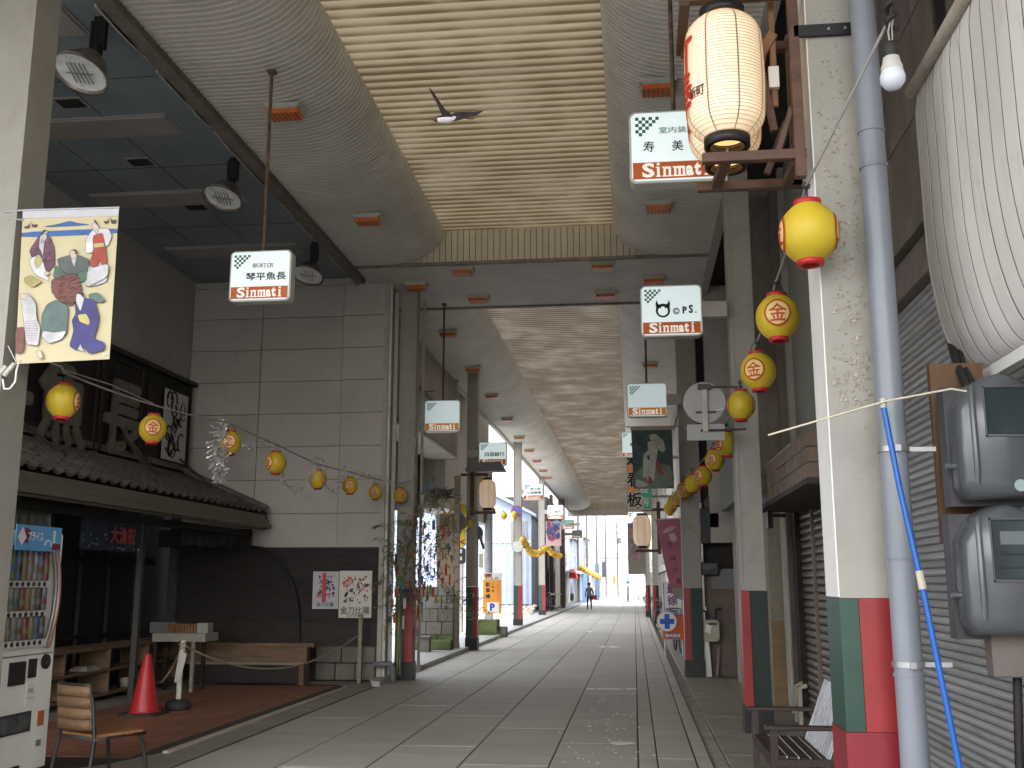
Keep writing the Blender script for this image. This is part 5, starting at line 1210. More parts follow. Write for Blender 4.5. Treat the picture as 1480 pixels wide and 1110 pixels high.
t = thing('blank_signboard', 'blank pale signboard on the right above the tan door', 'signboard', (1.75, 16, 2.9)); part('board', q, m_gwall, t)
q = MB(); q.box(1.62, SXR+.1, 15.2, 18.1, 4.05, 4.1); q.box(1.62, SXR+.1, 15.2, 18.1, 2.8, 2.85); part('frame', q, m_frame, t)
# vertical clutter above shops between pillars (boards, ducts)
cl = [(1.95,13.9,14.2,2.6,m_gwood),(2.0,14.3,14.6,4.0,m_dwood2),(1.9,15.4,15.65,4.0,m_frame),(2.0,16.6,17.1,3.9,m_gwood),(2.1,17.4,18.6,3.95,m_wood),(1.85,18.7,18.9,2.3,m_frame),(2.05,19.5,21.5,2.5,m_gwood),(1.8,21.6,21.9,0,m_frame),(2.0,22.2,25,2.6,m_gwall),(1.9,25.2,25.5,0,m_frame),(1.95,26,30,2.2,m_cream),(2.0,31,36,2.4,m_gwall),(1.9,37,44,2.4,m_corr),(1.85,45,52,2.5,m_gwall),(1.9,53,64,2.4,m_corr),(1.95,65,76,2.3,m_gwall)]
nm_ = ['weathered board panel above the pilaster','dark board panel over the tan door','beige upright above the tan door','weathered panel over the meter recess','brown board panel over the meter recess','beige duct beside the third right pillar','weathered panel behind the snow figure banner','beige upright behind the pink banner','grey green panel past the pink banner','second beige upright past the pink banner','cream upper wall far down the right side','grey green upper wall behind the lantern bracket','ribbed upper wall near the distant right pillars','grey upper wall by the distant right pillars','ribbed upper wall toward the exit on the right','last grey upper wall on the right before the exit']
for (x, y0, y1, z0, m_), lab in zip(cl, nm_):
    x -= .28 if y0 < 18.6 else .5
    q = MB(); q.box(x, 2.5, y0, y1, z0, ZS+.1)
    y = y0+.25
    while y < y1-.1 and y1-y0 < 4: q.box(x-.012, x, y, y+.02, z0+.05, ZS); y += .3
    solo('upper_panel', q, m_, 'wall panel: '+lab if False else lab, 'wall panel')
# lower far shopfronts on the right
R = random.Random(4)
far = [(19.4,22.5,m_white2,'pale shop entry behind the orange cross sign'),(22.6,27,m_ggrey,'grey shop entry past the orange cross sign'),(27.1,33,m_dwood2,'dark shop entry behind the bicycles on the right'),(33.1,40,m_white2,'white shutter front far down the right side'),(40.1,50,m_ggrey,'grey shutter front by the distant right pillars'),(50.1,62,m_dwood2,'dark shop front toward the exit on the right'),(62.1,77,m_ggrey,'last grey shop front on the right before the exit')]
for y0, y1, m_, lab in far:
    t = thing('street_shop', lab, 'shop', (1.5, (y0+y1)/2, 0)); q = MB(); q.box(1.50, 2.6, y0, y1, 0, 2.6); part('wall', q, m_, t)
    q = MB(); q.box(1.44, 1.52, y0+.3, y1-.3, .1, 2.1); part('shutter', q, m_ggrey if m_ is not m_ggrey else m_frame, t)
    q = MB(); q.box(1.35, 1.5, y0+.1, y1-.1, 2.15, 2.45); part('fascia', q, m_frame, t)
    for k in range(3): yy = y0+.3+(y1-y0-.6)*(k+1)/4; q = MB(); q.box(1.42, 1.45, yy-.03, yy+.03, .1, 2.1); part('mullion', q, m_frame, t)
# electric gear in the recess
def gear(px, py, w_, h_, Y, lab, m_, nm='utility_box', cat='utility box'):
    p = onY(px, py, Y); W = w_*Y/1500; H = h_*Y/1500; t = thing(nm, lab, cat, (p.x, Y, p.z-H/2))
    q = MB(); q.box(-W/2, W/2, -.04, .06, 0, H); part('case', q, m_, t, local=True, bevel=.01)
    q = MB(); q.box(-W*.35, W*.35, -.05, -.04, H*.45, H*.85); part('window', q, m_mglass, t, local=True)
    return t
gear(1028,760,30,50,18.75,'black meter cluster high in the dark recess',m_black)
gear(1026,822,24,18,18.75,'small black switch box below the meter cluster',m_black)
t = thing('gas_meter', 'pale gas meter with a paper tag hung on the stained wall', 'meter', onY(1028,910,18.75))
q = MB(); W = .27; q.prism([(-W/2,-.12,-.18),(-W/2+.05,-.12,-.2),(W/2-.05,-.12,-.2),(W/2,-.12,-.15),(W/2,-.12,.14),(W/2-.04,-.12,.17),(-W/2+.03,-.12,.17),(-W/2,-.12,.1)], (0,.14,0)); part('body', q, mat('gas_meter_paint', (.38,.37,.28), .5, 5, .1, dirt=.2), t, local=True, bevel=.012)
q = MB(); q.box(-.06,.09,-.13,-.12,.08,.12); part('dial', q, m_mglass, t, local=True)
q = MB(); q.prism([(-.12,-.14,-.03),(-.03,-.14,-.06),(-.0,-.14,.07),(-.09,-.14,.10)], (0,.003,0)); part('paper_tag', q, m_white, t, local=True)
q = MB(); q.tube([(-.08,-.05,.17),(-.08,-.05,.3),(-.2,-.02,.36),(-.2,0,.8)], .02, 8); q.tube([(.08,-.05,.17),(.08,-.05,.34),(.18,0,.36)], .02, 8); part('pipe', q, m_bcable, t, local=True)
q = MB(); p = onY(1028,728,18.8); q.disc(p, .13, (0,1,0), .05, 24); solo('round_gauge', q, m_gwood, 'round brown gauge face above the meter cluster', 'gauge')
q = MB(); x_ = onY(1018,850,18.75).x; q.box(x_-.04, x_+.0, 18.85, 18.755, .4, 3.0); q.prism([(x_-.05,18.75,.02),(x_+.08,18.75,.02),(x_+.02,18.75,1.2),(x_-.05,18.75,1.2)],(0,.03,0)); solo('leaning_board', q, m_white, 'narrow white board standing between pillar and stained wall', 'board')
q = MB(); x_ = onY(1038,940,18.75).x; q.bar((x_-.03,18.8,.03),(x_+.02,18.85,.5),.04,.02); solo('wood_slat', q, m_wood2, 'small pale slat leaning on the stained wall', 'slat')
# round sign back
p = onY(1018, 582, 11.5)
t = thing('round_road_sign', 'grey back of a round road sign on a bracket with a plate below', 'sign', p)
rr_ = .23
q = MB(); q.disc((0,0,0), rr_, (0,1,0), .008, 40); part('disc', q, mat('sign_back_grey', (.33,.33,.32), .55, 2, .06, dirt=.1), t, local=True)
q = MB(); q.tube([(rr_*math.cos(2*PI*k/32),-.004,rr_*math.sin(2*PI*k/32)) for k in range(33)], .006, 6); part('rim', q, m_steel, t, local=True)
q = MB(); q.box(-.20,.21,-.004,.004,-.42,-.24); part('lower_plate', q, MATS['sign_back_grey'], t, local=True, bevel=.003)
q = MB(); q.box(-.03,.03,-.045,-.006,-.33,.2); part('mount_post', q, m_frame, t, local=True)
q = MB(); q.tube([(-.05,-.03,.175),(.02,-.03,.175),(.33,-.01,.165),(.42,0,.17)], .013, 8); q.tube([(-.05,-.03,-.315),(.3,-.01,-.31),(.44,0,-.3)], .013, 8); q.box(-.07,.07,-.06,-.02,.14,.20); q.box(-.1,.12,-.03,-.02,-.12,-.10); part('bracket', q, mat('dark_bracket', (.06,.055,.05), .6), t, local=True)
q = MB(); q.bar((.12,-.06,-.1),(.2,-.06,-.085),.02,.01); part('tape', q, m_white, t, local=True)
# ---- bench at lower right
t = thing('slatted_armchair', 'dark wooden armchair with glossy pale slats behind the large pillar', 'bench', (1.4, 9.0, .018))
m_bd = mat('dark_chair_wood', (.045,.03,.025), .5, 5, .3, dirt=.2); m_sl = mat('worn_white_slat', (.50,.50,.53), .3, 5, .2, dirt=.35, dcol=(.12,.1,.1), dscale=9, stretch=(1,1,.3), spec=.6)
Y0, Y1 = 8.45, 9.7; xf, xbk = 1.00, 1.50
for y in (Y0, Y1):
    q = MB(); q.box(xf-.04, xbk+.10, y-.035, y+.035, .50, .535); part('armrest', q, m_bd, t, bevel=.006)
    q = MB(); q.box(xf, xf+.055, y-.025, y+.025, 0.018, .50); part('leg', q, m_bd, t)
    q = MB(); q.bar((xbk+.02, y, .018), (xbk+.06, y, .50), .05); part('leg', q, m_bd, t)
    q = MB(); q.box(xf+.02, xbk, y-.02, y+.02, .24, .29); part('side_rail', q, m_bd, t)
q = MB(); q.box(xf+.01, xf+.045, Y0, Y1, .22, .305); part('front_rail', q, m_bd, t)
for k in range(5):
    x = xf+.05+k*.088; q = MB(); q.box(x, x+.070, Y0+.02, Y1-.02, .292-k*.008, .31-k*.008); sl_ = part('seat_slat', q, m_bd, t)
    q = MB(); q.box(x+.070, x+.077, Y0+.02, Y1-.02, .295-k*.008, .312-k*.008); part('slat_edge', q, m_white, sl_)
y = Y0+.04
while y < Y1-.03:
    q = MB(); M = T(1.42, y, .22) @ RY(math.radians(21)); q.box(-.006,.006,0,.055,0,.60,None,M); part('back_slat', q, m_sl, t, bevel=.003); y += .100
# ================================================================ PRINT BANNER (near left) - generic robed figures
def banner_print(cx0, cy0, items, Y, parent):
    flats('print', parent, items, Y)
t = thing('print_banner', 'large print banner of robed figures hanging beside the left edge pillar', 'banner', onY(97, 410, 6.8))
Yb = 6.8
def sheet(pts, Y, th=.004): q = MB(); q.prism([onY(x, y, Y) for x, y in pts], (0, th, 0)); return q
part('cloth', sheet([(33,303),(172,299),(158,519),(22,526)], Yb), flat('banner_cream', (.50,.44,.27)), t)
part('top_hem', sheet([(33,303),(172,299),(171,312),(32.5,316)], Yb-.004), flat('banner_hem', (.48,.47,.50)), t)
S_ = 180/1480.; bx, by = 0, 290
def B(*pts): return [(bx+x*S_, by+y*S_) for x, y in pts]
bl = (.045,.13,.38); pur = (.12,.05,.08); gr = (.07,.14,.10); gy = (.10,.12,.11); rd = (.36,.06,.04); wh = (.52,.52,.53); sk = (.50,.42,.36); nv = (.055,.05,.19); br = (.16,.06,.05); tl2 = (.10,.15,.14); yl2 = (.42,.36,.14)
it = [(bl, B((262,375),(1390,325),(1385,390),(260,435))), (bl, B((500,312),(700,275),(835,245),(900,262),(1080,285),(840,298))),
 (pur, B((500,370),(600,440),(645,560),(655,760),(570,850),(510,760),(380,680),(350,590))), (pur, B((285,310),(330,300),(355,262),(345,320),(300,328))), (pur, B((370,235),(385,285),(440,280),(430,310),(385,312))), (pur, B((1235,240),(1275,245),(1295,200),(1285,262),(1250,272))), (pur, B((1312,192),(1335,235),(1382,228),(1365,270),(1325,268))),
 (wh, B((355,690),(470,640),(520,760),(560,900),(590,960),(420,880),(365,780))), (yl2, B((430,660),(500,680),(495,740),(440,810),(410,720))), (wh, B((475,420),(530,390),(560,420),(525,500),(510,660),(490,600),(465,560))),
 (sk, B((560,395),(570,365),(545,350),(515,365),(525,400))), ((.03,.03,.03), B((475,420),(515,345),(560,350),(540,365),(500,400))),
 (wh, B((1060,400),(1110,340),(1190,330),(1290,335),(1330,420),(1280,540),(1020,640),(1015,470))), (rd, B((1100,420),(1220,380),(1250,520),(1272,740),(1215,775),(1180,700),(1145,790),(1060,760),(1110,600))), (sk, B((1090,290),(1140,250),(1180,330),(1150,400),(1110,350))),
 (wh, B((1020,790),(1150,790),(1210,780),(1275,800),(1270,960),(1130,1010),(1010,1020))), ((.05,.04,.04), B((1110,225),(1140,235),(1158,300),(1130,260))), (yl2, B((1110,510),(1230,500),(1240,545),(1115,560))),
 (gy, B((680,690),(830,650),(940,650),(1060,700),(1040,850),(900,870),(790,870),(700,780))), (gr, B((660,760),(790,880),(760,920),(630,915))), (gr, B((925,860),(1030,830),(1020,950),(930,970))), (wh, B((845,690),(880,790),(915,660))), (sk, B((830,600),(870,580),(910,590),(910,670),(860,700),(832,650))), ((.03,.03,.03), B((850,590),(900,578),(915,620),(895,650),(890,600))),
 (br, B((610,930),(900,860),(920,960),(960,1090),(920,1200),(620,1120))), (sk, B((520,860),(570,840),(590,870),(540,890))), (yl2, B((290,920),(360,890),(500,960),(390,1030),(300,980)))]
S2 = 400/1480.
def Cc(*pts): return [(x*S2, 370+y*S2) for x, y in pts]
it += [(br, Cc((270,160),(320,105),(410,95),(440,190),(380,270),(300,230))), (tl2, Cc((300,235),(365,270),(355,420),(310,440),(290,405),(225,430),(222,320),(250,260))), (wh, Cc((230,400),(290,410),(355,400),(330,445),(262,468),(222,430))), (tl2, Cc((475,205),(520,195),(562,235),(545,250),(480,240))),
 (nv, Cc((400,250),(450,225),(505,235),(530,330),(520,380),(500,440),(555,460),(560,500),(480,525),(440,480),(410,505),(370,480),(395,400),(385,345),(405,310))), (wh, Cc((410,200),(440,195),(450,225),(430,300),(405,240))), ((.03,.03,.03), Cc((405,200),(430,190),(448,200),(445,225),(430,205))), (yl2, Cc((415,315),(460,308),(480,345),(475,370),(425,350))), (wh, Cc((415,500),(430,472),(448,512))),
 (wh, Cc((110,220),(150,200),(190,250),(195,340),(215,380),(205,480),(140,470),(125,330))), (sk, Cc((190,510),(215,505),(232,545),(210,550))), (br, Cc((85,385),(132,380),(125,510),(82,525))), (sk, Cc((110,205),(150,200),(140,235),(112,230))), (wh, Cc((470,70),(580,40),(575,110),(460,170)))]
banner_print(0, 0, it, Yb-.006, t)
q = MB()
for k in range(9): a, c = Cc((130+k*1, 350+k*12), (205, 345+k*14)); q.bar(onY(*a, Yb-.022), onY(*c, Yb-.022), .004, .002)
for (x, y) in ((500,480),(560,600),(580,700),(400,570),(570,470),(520,690)): p = onY(bx+x*S_, by+y*S_, Yb-.022); q.tube([(p.x+.012*math.cos(a), p.y, p.z+.012*math.sin(a)) for a in range(7)], .0025, 4)
part('print_lines', q, flat('lines_pink', (.35,.2,.25)), t, kind='stuff')
q = MB()
R = random.Random(9)
for k in range(34):
    x = R.uniform(300,420); y = R.uniform(110,250); a, c = Cc((x, y), (x+R.uniform(15,35), y-R.uniform(0,8))); q.bar(onY(*a, Yb-.023), onY(*c, Yb-.023), .007, .002)
part('print_marks', q, flat('lines_rose', (.33,.17,.15)), t, kind='stuff')
q = MB(); q.tube([onY(8,306,6.8), onY(33,304,6.8), onY(173,300,6.8)], .010, 8); q.tube([onY(10,316,6.8),onY(34,318,6.8)], .008, 6); q.tube([onY(12,500,6.8), onY(24,524,6.8)], .006, 6); part('hanging_rod', q, m_steel, t)
q = MB(); q.disc(onY(152,513,Yb-.008), .008, (0,1,0), .003, 10); q.disc(onY(28,521,Yb-.008), .008, (0,1,0), .003, 10); part('eyelet', q, m_steel, t)
q = MB(); q.tube([onY(x,y,6.72) for x,y in ((4,548),(6,562),(14,562),(22,552),(24,535),(27,524))], .007, 8); solo('loose_cable', q, m_white, 'white cord looped at the foot of the print banner', 'cord')
for i, (x0, y0) in enumerate(((2,535),(14,531))): q = MB(); q.tube([onY(x0-8,y0+12,6.7), onY(x0+7,y0-6,6.7)], .016, 10); solo('pipe_end', q, m_pole, ['lower cream pipe end fixed on the left edge pillar','upper cream pipe end fixed on the left edge pillar'][i], 'pipe')
# ---- snow figure banner on the right
t = thing('print_banner', 'dark green banner of a pale hooded figure walking in snow', 'banner', onY(942, 664, 17.6)); Y = 17.6
part('cloth', sheet([(912,619),(971,617),(974,706),(916,706)], Y), flat('banner_green', (.028,.062,.055), .6, .4), t)
part('hem', sheet([(911,617),(973,616),(973,621),(911,622)], Y-.003), flat('hem_tan', (.25,.22,.18)), t)
S3 = 300/1480.
def Dd(*pts): return [(880+x*S3, 590+y*S3) for x, y in pts]
flats('print', t, [((.10,.13,.10), Dd((180,470),(260,400),(430,400),(462,470),(462,568),(185,572))), ((.33,.33,.28), Dd((285,190),(330,180),(390,230),(405,300),(385,315),(345,290),(300,240))), ((.36,.36,.31), Dd((275,240),(330,230),(350,300),(335,400),(325,520),(285,540),(270,490),(240,500),(245,330),(280,300))), ((.25,.02,.03), Dd((335,370),(360,380),(375,440),(400,475),(365,470),(345,420))), ((.25,.02,.03), Dd((285,480),(300,500),(318,525),(280,540))), ((.02,.03,.03), Dd((350,320),(395,340),(430,395),(390,395),(340,345))), ((.02,.02,.02), Dd((272,335),(290,335),(292,368),(275,368))), ((.30,.30,.25), Dd((190,500),(300,545),(240,565),(190,565)))], Y-.006)
q = MB(); p1 = onY(905,617,17.6); p2 = onY(985,616,17.6); q.tube([p1,p2,(p2.x+.1,18.3,p2.z)], .012, 6); part('hanging_rod', q, m_frame, t)
# ---- pink banner
t = thing('pink_banner', 'faded pink cloth banner with black characters folded into a point', 'banner', onY(970, 820, 19.5)); Y = 19.5
part('cloth', sheet([(948,752),(984,750),(988,858),(988,867),(975,864),(965,835),(955,790)], Y, .01), flat('faded_pink', (.36,.12,.17), .8, .12), t)
part('tail', sheet([(970,850),(989,850),(989,868),(976,864)], Y-.003), flat('tail_grey', (.24,.24,.21)), t)
q = MB()
for pts in ([(957,768),(966,762),(978,760),(972,766),(960,771)],[(966,772),(974,770),(979,778),(974,784),(968,779)]): q.prism([onY(x,y,Y-.005) for x,y in pts], (0,.002,0))
part('crane_print', q, flat('pale_pink', (.46,.36,.36)), t)
for ch, px, py in (('文',968,787),('白',973,806),('久',977,823),('黒',981,840)): lettering('lettering', textmesh(ch, .09, .01), T(*onY(px, py, Y-.006)), bk, t)
q = MB(); a, c = onY(944,751,Y), onY(990,749,Y); q.tube([a,c], .014, 6); q.tube([c, onY(990,880,Y)], .012, 6); part('pole', q, m_frame, t)
# ---- vertical shop signs far right
t = thing('vertical_sign', 'orange and green upright shop sign with large outlined characters', 'sign', onY(922, 700, 26)); Y = 26
p0 = onY(907, 737, Y); p1 = onY(940, 640, Y); W = p1.x-p0.x
q = MB(); q.box(p0.x, p1.x, Y, Y+.12, p0.z, p1.z); part('box', q, m_house, t)
q = MB(); q.box(p0.x+.02, p0.x+W*.45, Y-.006, Y, p0.z+.03, p1.z-.03); part('orange_panel', q, mat('orange_panel', (.5,.12,.025), .4, 3, .06, emit=0.021, ecol=(1,.25,.05)), t)
q = MB(); q.box(p0.x+W*.45, p1.x-.02, Y-.006, Y, p0.z+.03, p1.z-.03); part('green_panel', q, mat('green_panel', (.03,.22,.15), .4, 3, .06, emit=0.008, ecol=(.1,1,.6)), t)
for k, ch in enumerate('寿看板'):
    z = p1.z-.4-k*.52 if False else p0.z+.25+(2-k)*.50
    lettering('lettering', textmesh(ch, .40, .07, res=1), T(p0.x+W*.30, Y-.010, z), m_white, t); lettering('lettering', textmesh(ch, .36, .02, res=1), T(p0.x+W*.30, Y-.016, z), bk, t)
for k, ch in enumerate('徳大芸房'): lettering('lettering', textmesh(ch, .22, .035, res=1), T(p0.x+W*.70, Y-.011, p0.z+.2+(3-k)*.32), m_white, t)
q = MB(); q.box(p1.x, 1.6, Y+.02, Y+.08, p1.z-.4, p1.z-.33); q.box(p1.x, 1.6, Y+.02, Y+.08, p0.z+.3, p0.z+.36); part('arm', q, m_frame, t)
poster(908,756,932,830,34,'faded poster board on the far right below the small sign',flat('poster_tan', (.33,.30,.26)),8,[flat('poster_mauve', (.25,.2,.28)),pp],None,50,3)
poster(789,754,811,789,42,'pink kabuki poster on the fourth left pillar',flat('poster_pinkbase', (.62,.42,.42)),9,[flat('poster_sky', (.35,.45,.6)),pr,pbk],[('歌舞伎',.5,.88,.18,pbk,.01)],50,4)
t = thing('slow_sign', 'white signboard with purple characters behind the orange cross sign', 'sign', onY(967, 870, 26)); Y = 26
q = MB(); p0 = onY(958, 893, Y); p1 = onY(982, 841, Y); q.box(p0.x, p1.x, Y, Y+.05, p0.z, p1.z); part('board', q, m_white, t)
q = MB(); q.box(p0.x+.03, p0.x+.05, Y-.004, Y, p0.z+.03, p1.z-.03); part('border', q, flat('purple_ink', (.18,.06,.25)), t)
for k, ch in enumerate('最徐行'): lettering('lettering', textmesh(ch, .23, .03, res=1), T(p0.x+.24, Y-.008, p1.z-.16-k*.28), flat('purple_ink', (.18,.06,.25)), t)
# ---- orange cross sign on a stand
Y = 24.0
t = thing('cross_sign', 'orange stand sign with a blue cross disc on the right pavement', 'sign', onZ(968, 945, .02))
q = MB(); p0 = onY(958, 924, Y); p1 = onY(989, 890, Y); q.box(p0.x, p1.x, Y, Y+.12, p0.z, p1.z); part('panel', q, mat('bright_orange', (.62,.09,.02), .4, 3, .06), t)
pc = onY(964, 898, Y-.1); q = MB(); q.disc(pc, .225, (0,1,0), .08, 32); part('disc_rim', q, m_frame, t)
q = MB(); q.disc(pc+Vector((0,-.045,0)), .205, (0,1,0), .012, 32); part('disc_face', q, m_white, t)
q = MB(); q.box(pc.x-.16, pc.x+.16, pc.y-.06, pc.y-.053, pc.z-.055, pc.z+.055); q.box(pc.x-.055, pc.x+.055, pc.y-.0605, pc.y-.0535, pc.z-.16, pc.z+.16); part('blue_cross', q, flat('cross_blue', (.02,.12,.55)), t)
q = MB(); a, c = onY(963, 922, Y-.01), onY(982, 915, Y-.01); q.box(a.x, c.x, Y-.012, Y-.004, a.z, c.z); part('name_plate', q, flat('plate_navy', (.05,.07,.25)), t)
lettering('lettering', textmesh('薬局薬房', .075, .02, res=1), T((a.x+c.x)/2, Y-.016, (a.z+c.z)/2), m_white, t)
q = MB()
for x in (p0.x+.05, p1.x-.05):
    q.tube([(x,Y+.05,p0.z),(x,Y-.12,.03)], .015, 6); q.tube([(x,Y+.08,p0.z),(x,Y+.3,.03)], .015, 6)
part('legs', q, m_steel, t)
q = MB(); a = onZ(990,940,.02); q.box(a.x-.03, a.x+.12, 24.0, 24.5, .02, .45); solo('cyan_panel', q, flat('cyan_panel', (.1,.4,.5)), 'small cyan panel low behind the orange sign', 'panel')
# ---- bicycles
def bike():
    t = thing('bicycle', 'x', 'bicycle', group='bicycles parked along the arcade')
    mf = mat('bike_metal', (.22,.22,.23), .35, 6, .2, metal=.5)
    for x in (-.52,.52):
        q = MB(); q.tube([(x+.32*math.cos(2*PI*k/24),0,.34+.32*math.sin(2*PI*k/24)) for k in range(25)], .02, 6, cap=False)
        for k in range(10): a = 2*PI*k/10; q.tube([(x,0,.34),(x+.31*math.cos(a),0,.34+.31*math.sin(a))], .003, 3)
        part('wheel', q, m_rubber, t, local=True)
        q = MB(); q.tube([(x+.35*math.cos(PI*k/10),0,.34+.36*math.sin(PI*k/10)) for k in range(11)], .014, 5); part('mudguard', q, mf, t, local=True)
    q = MB(); q.tube([(-.52,0,.34),(-.1,0,.32),(-.22,0,.72)], .016, 6); q.tube([(-.1,0,.32),(.36,0,.66),(.52,0,.34)], .018, 6); q.tube([(.36,0,.66),(.30,0,.95)], .014, 6); q.tube([(-.52,0,.34),(-.2,0,.6)], .012, 6); part('frame', q, mf, t, local=True)
    q = MB(); q.tube([(.12,-.28,.98),(.30,-.1,1.0),(.30,.1,1.0),(.12,.28,.98)], .012, 6); part('handlebar', q, m_steel, t, local=True)
    q = MB(); q.prism([(-.34,-.09,.80),(-.10,-.03,.80),(-.10,.03,.80),(-.34,.09,.80)], (0,0,.06)); q.tube([(-.22,0,.7),(-.22,0,.8)], .012, 6); part('saddle', q, m_black, t, local=True)
    q = MB()
    for z in (.74,.86,.98): q.tube([(.42,-.17,z),(.74,-.17,z),(.74,.17,z),(.42,.17,z),(.42,-.17,z)], .006, 4)
    for (x, y) in ((.42,-.17),(.74,-.17),(.74,.17),(.42,.17),(.58,-.17),(.58,.17),(.74,0)): q.tube([(x,y,.72),(x,y,.98)], .005, 4)
    q.box(.42,.74,-.17,.17,.72,.73); part('basket', q, m_rubber, t, local=True)
    q = MB(); q.tube([(-.1,-.12,.24),(-.1,-.1,.3),(-.1,.1,.34),(-.1,.12,.40)], .012, 5); part('pedals', q, m_rubber, t, local=True)
    return t
bk0 = bike()
bl_ = [(.98,25.2,95,'bicycle tucked behind the orange cross sign'),(1.15,34,80,'first parked bicycle past the orange cross sign'),(.95,37.5,70,'second parked bicycle past the cross sign, basket outward'),(1.1,41.5,85,'third parked bicycle past the cross sign by the distant pillar'),(.95,45.5,75,'fourth parked bicycle beside the red notice pillar'),(1.0,54,80,'bicycle near the farthest banded pillar on the right'),(.5,86,10,'bicycle standing side on in the sunlit street'),(-4.65,58,80,'bicycle with a basket by the dark shops on the left'),(-4.9,62,60,'second bicycle deeper along the left dark shops')]
for i, (x, y, r, lab) in enumerate(bl_):
    if i == 0: bk0.location = (x, y, .02); bk0.rotation_euler = (0,0,math.radians(r)); bk0['label'] = lab
    else: dup(bk0, (x, y, .02 if y < 78 and x > 0 else .075 if x < -4 else .005), (0,0,math.radians(r)), lab)
# ================================================================ LEFT MIDDLE
def corr_wall(x, y0, y1, z0, z1, pitch, amp, b, axis='y', slope=0):
    n = max(2, int((y1-y0)/pitch*2)); vs = []
    for k in range(n+1):
        y = y0+(y1-y0)*k/n; o = amp*(1 if k % 2 else -1); zl = z0-slope*(y-y0)
        vs += [(x+o, y, zl), (x+o, y, z1)] if axis == 'y' else [(y, x+o, zl), (y, x+o, z1)]
    b._a(vs, [(2*k, 2*k+1, 2*k+3, 2*k+2) for k in range(n)])
t = thing('hanging_sheet_wall', 'beige corrugated sheet wall hanging above the left pavement', 'wall', (-4.72, 22, 4))
q = MB(); corr_wall(-4.62, 18.1, 26.6, 4.85, ZS, .12, .018, q); part('sheet', q, m_corr, t, fix=False)
q = MB(); q.box(-5.3, -4.53, 20.5, 26.6, 4.78, 4.85); q.box(-5.3, -4.50, 26.5, 26.62, 4.78, ZS); part('box_soffit', q, m_cream, t)
q = MB(); corr_wall(-4.52, 20.5, 26.5, 4.86, 5.5, .10, .01, q); part('lower_box_face', q, m_corr, t, fix=False)
q = MB(); q.box(-4.70,-4.66,17.9,26.6,ZS-.06,ZS); q.box(-4.72,-4.66,24.0,24.06,5.6,ZS); part('rail', q, m_frame, t)
t = thing('hanging_panel_box', 'pale boxed panel wall hanging behind the roofed lantern frame', 'wall', (-5, 31, 3.6)); q = MB(); q.box(-5.5, -4.85, 26.7, 35, 3.6, ZS+.1); part('panel', q, m_corr, t)
q = MB(); q.box(-5.52, -4.84, 26.7, 35.02, 3.52, 3.6); part('soffit', q, m_frame, t)
t = thing('pale_sheet_building', 'pale grey sheeted building side behind the bamboo decoration', 'building', (-7.2, 25, 0))
q = MB(); corr_wall(-5.6, 18.6, 27.2, 3.3, 7.4, .35, .02, q); part('near_sheets', q, m_ggrey, t, fix=False)
q = MB(); corr_wall(-5.6, 27.9, 33.8, 3.7, 7.4, .35, .02, q); part('far_sheets', q, m_cream, t, fix=False)
q = MB(); q.box(-5.7, -5.5, 27.1, 27.2, 3.3, 7.4); q.box(-5.7,-5.5,27.9,28.0,3.6,7.4); q.box(-5.7,-5.5,33.6,33.8,0,7.4); q.box(-5.75,-5.55,28,33.7,3.55,3.72); part('post', q, m_frame, t)
t = thing('ladder_hook', 'dark angled rain gutter box with brackets above the blank amber footed sign', 'bracket', onY(612, 570, 19.5))
q = MB(); q.bar(onY(597,556,19.0), onY(622,580,21.5), .12, .12); q.tube([onY(612,567,19.5),onY(629,565,19.5)],.012,5); part('box', q, m_ft, t)
q = MB()
for (x, y) in ((604,589),(604,634),(606,673)): q.tube([onY(594,y,17.7),onY(600,y,17.7),onY(600,y+14,17.7),onY(594,y+14,17.7)], .009, 5)
solo('step_irons', q, m_frame, 'small step irons on the side of the first left pillar', 'bracket', kind=None)
q = MB(); q.tube([onY(612,585,17.8),onY(600,640,17.6),onY(594,700,17.6)], .009, 5); q.tube([onY(634,655,24),onY(630,720,24)], .008, 5); solo('hanging_wire', q, m_pole, 'pale wires slanting beside the first left pillar', 'wire')
# block wall with moss
Yw = 24.7
t = thing('block_wall', 'low concrete block wall with a mossy foot behind the bamboo', 'wall', (-4.9, Yw, .07))
x0, x1 = onY(588,900,Yw).x, onY(655,900,Yw).x; z = .07
q = MB(); q.box(x0+.01, x1-.01, Yw+.02, Yw+.14, .07, 1.5); part('core', q, m_joint, t)
for r_, h_ in enumerate((.34,.30,.30,.30,.22)):
    n = 3; off = .25 if r_ % 2 else 0
    e = [x0]+[x0+(x1-x0)*(k+off)/n for k in range(1, n)]+[x1]
    for a, c in zip(e[:-1], e[1:]): q = MB(); q.box(a+.006, c-.006, Yw, Yw+.16, z+.005, z+h_-.005); part('block', q, m_moss if r_ == 0 else m_stone if r_ < 3 else mat('pale_block', (.20,.195,.175), .8, 3, .2, bump=.3, dirt=.4, dcol=(.09,.09,.07)), t, bevel=.008)
    z += h_
q = MB(); q.box(x0+.2, x1, Yw-.22, Yw-.01, .07, .30); part('moss_ledge', q, m_moss, t, bevel=.03)
p = onZ(612, 943, .07); q = MB(); q.box(p.x-.13, p.x+.13, p.y, p.y+.25, .07, .38); q.box(p.x-.16, p.x+.16, p.y-.03, p.y+.28, .38, .43); solo('stone_stool', q, m_stone, 'small stone stool in front of the mossy block wall', 'stool', bevel=.01)
q = MB(); q.tube([(-4.1-.2,17.3,.28),(-4.02,17.3,.30),(-3.98,17.3,.24),(-3.97,17.3,.02)], .05, 10); solo('pipe_elbow', q, flat('pipe_grey', (.13,.14,.15)), 'grey drain elbow at the foot of the first left pillar', 'pipe')
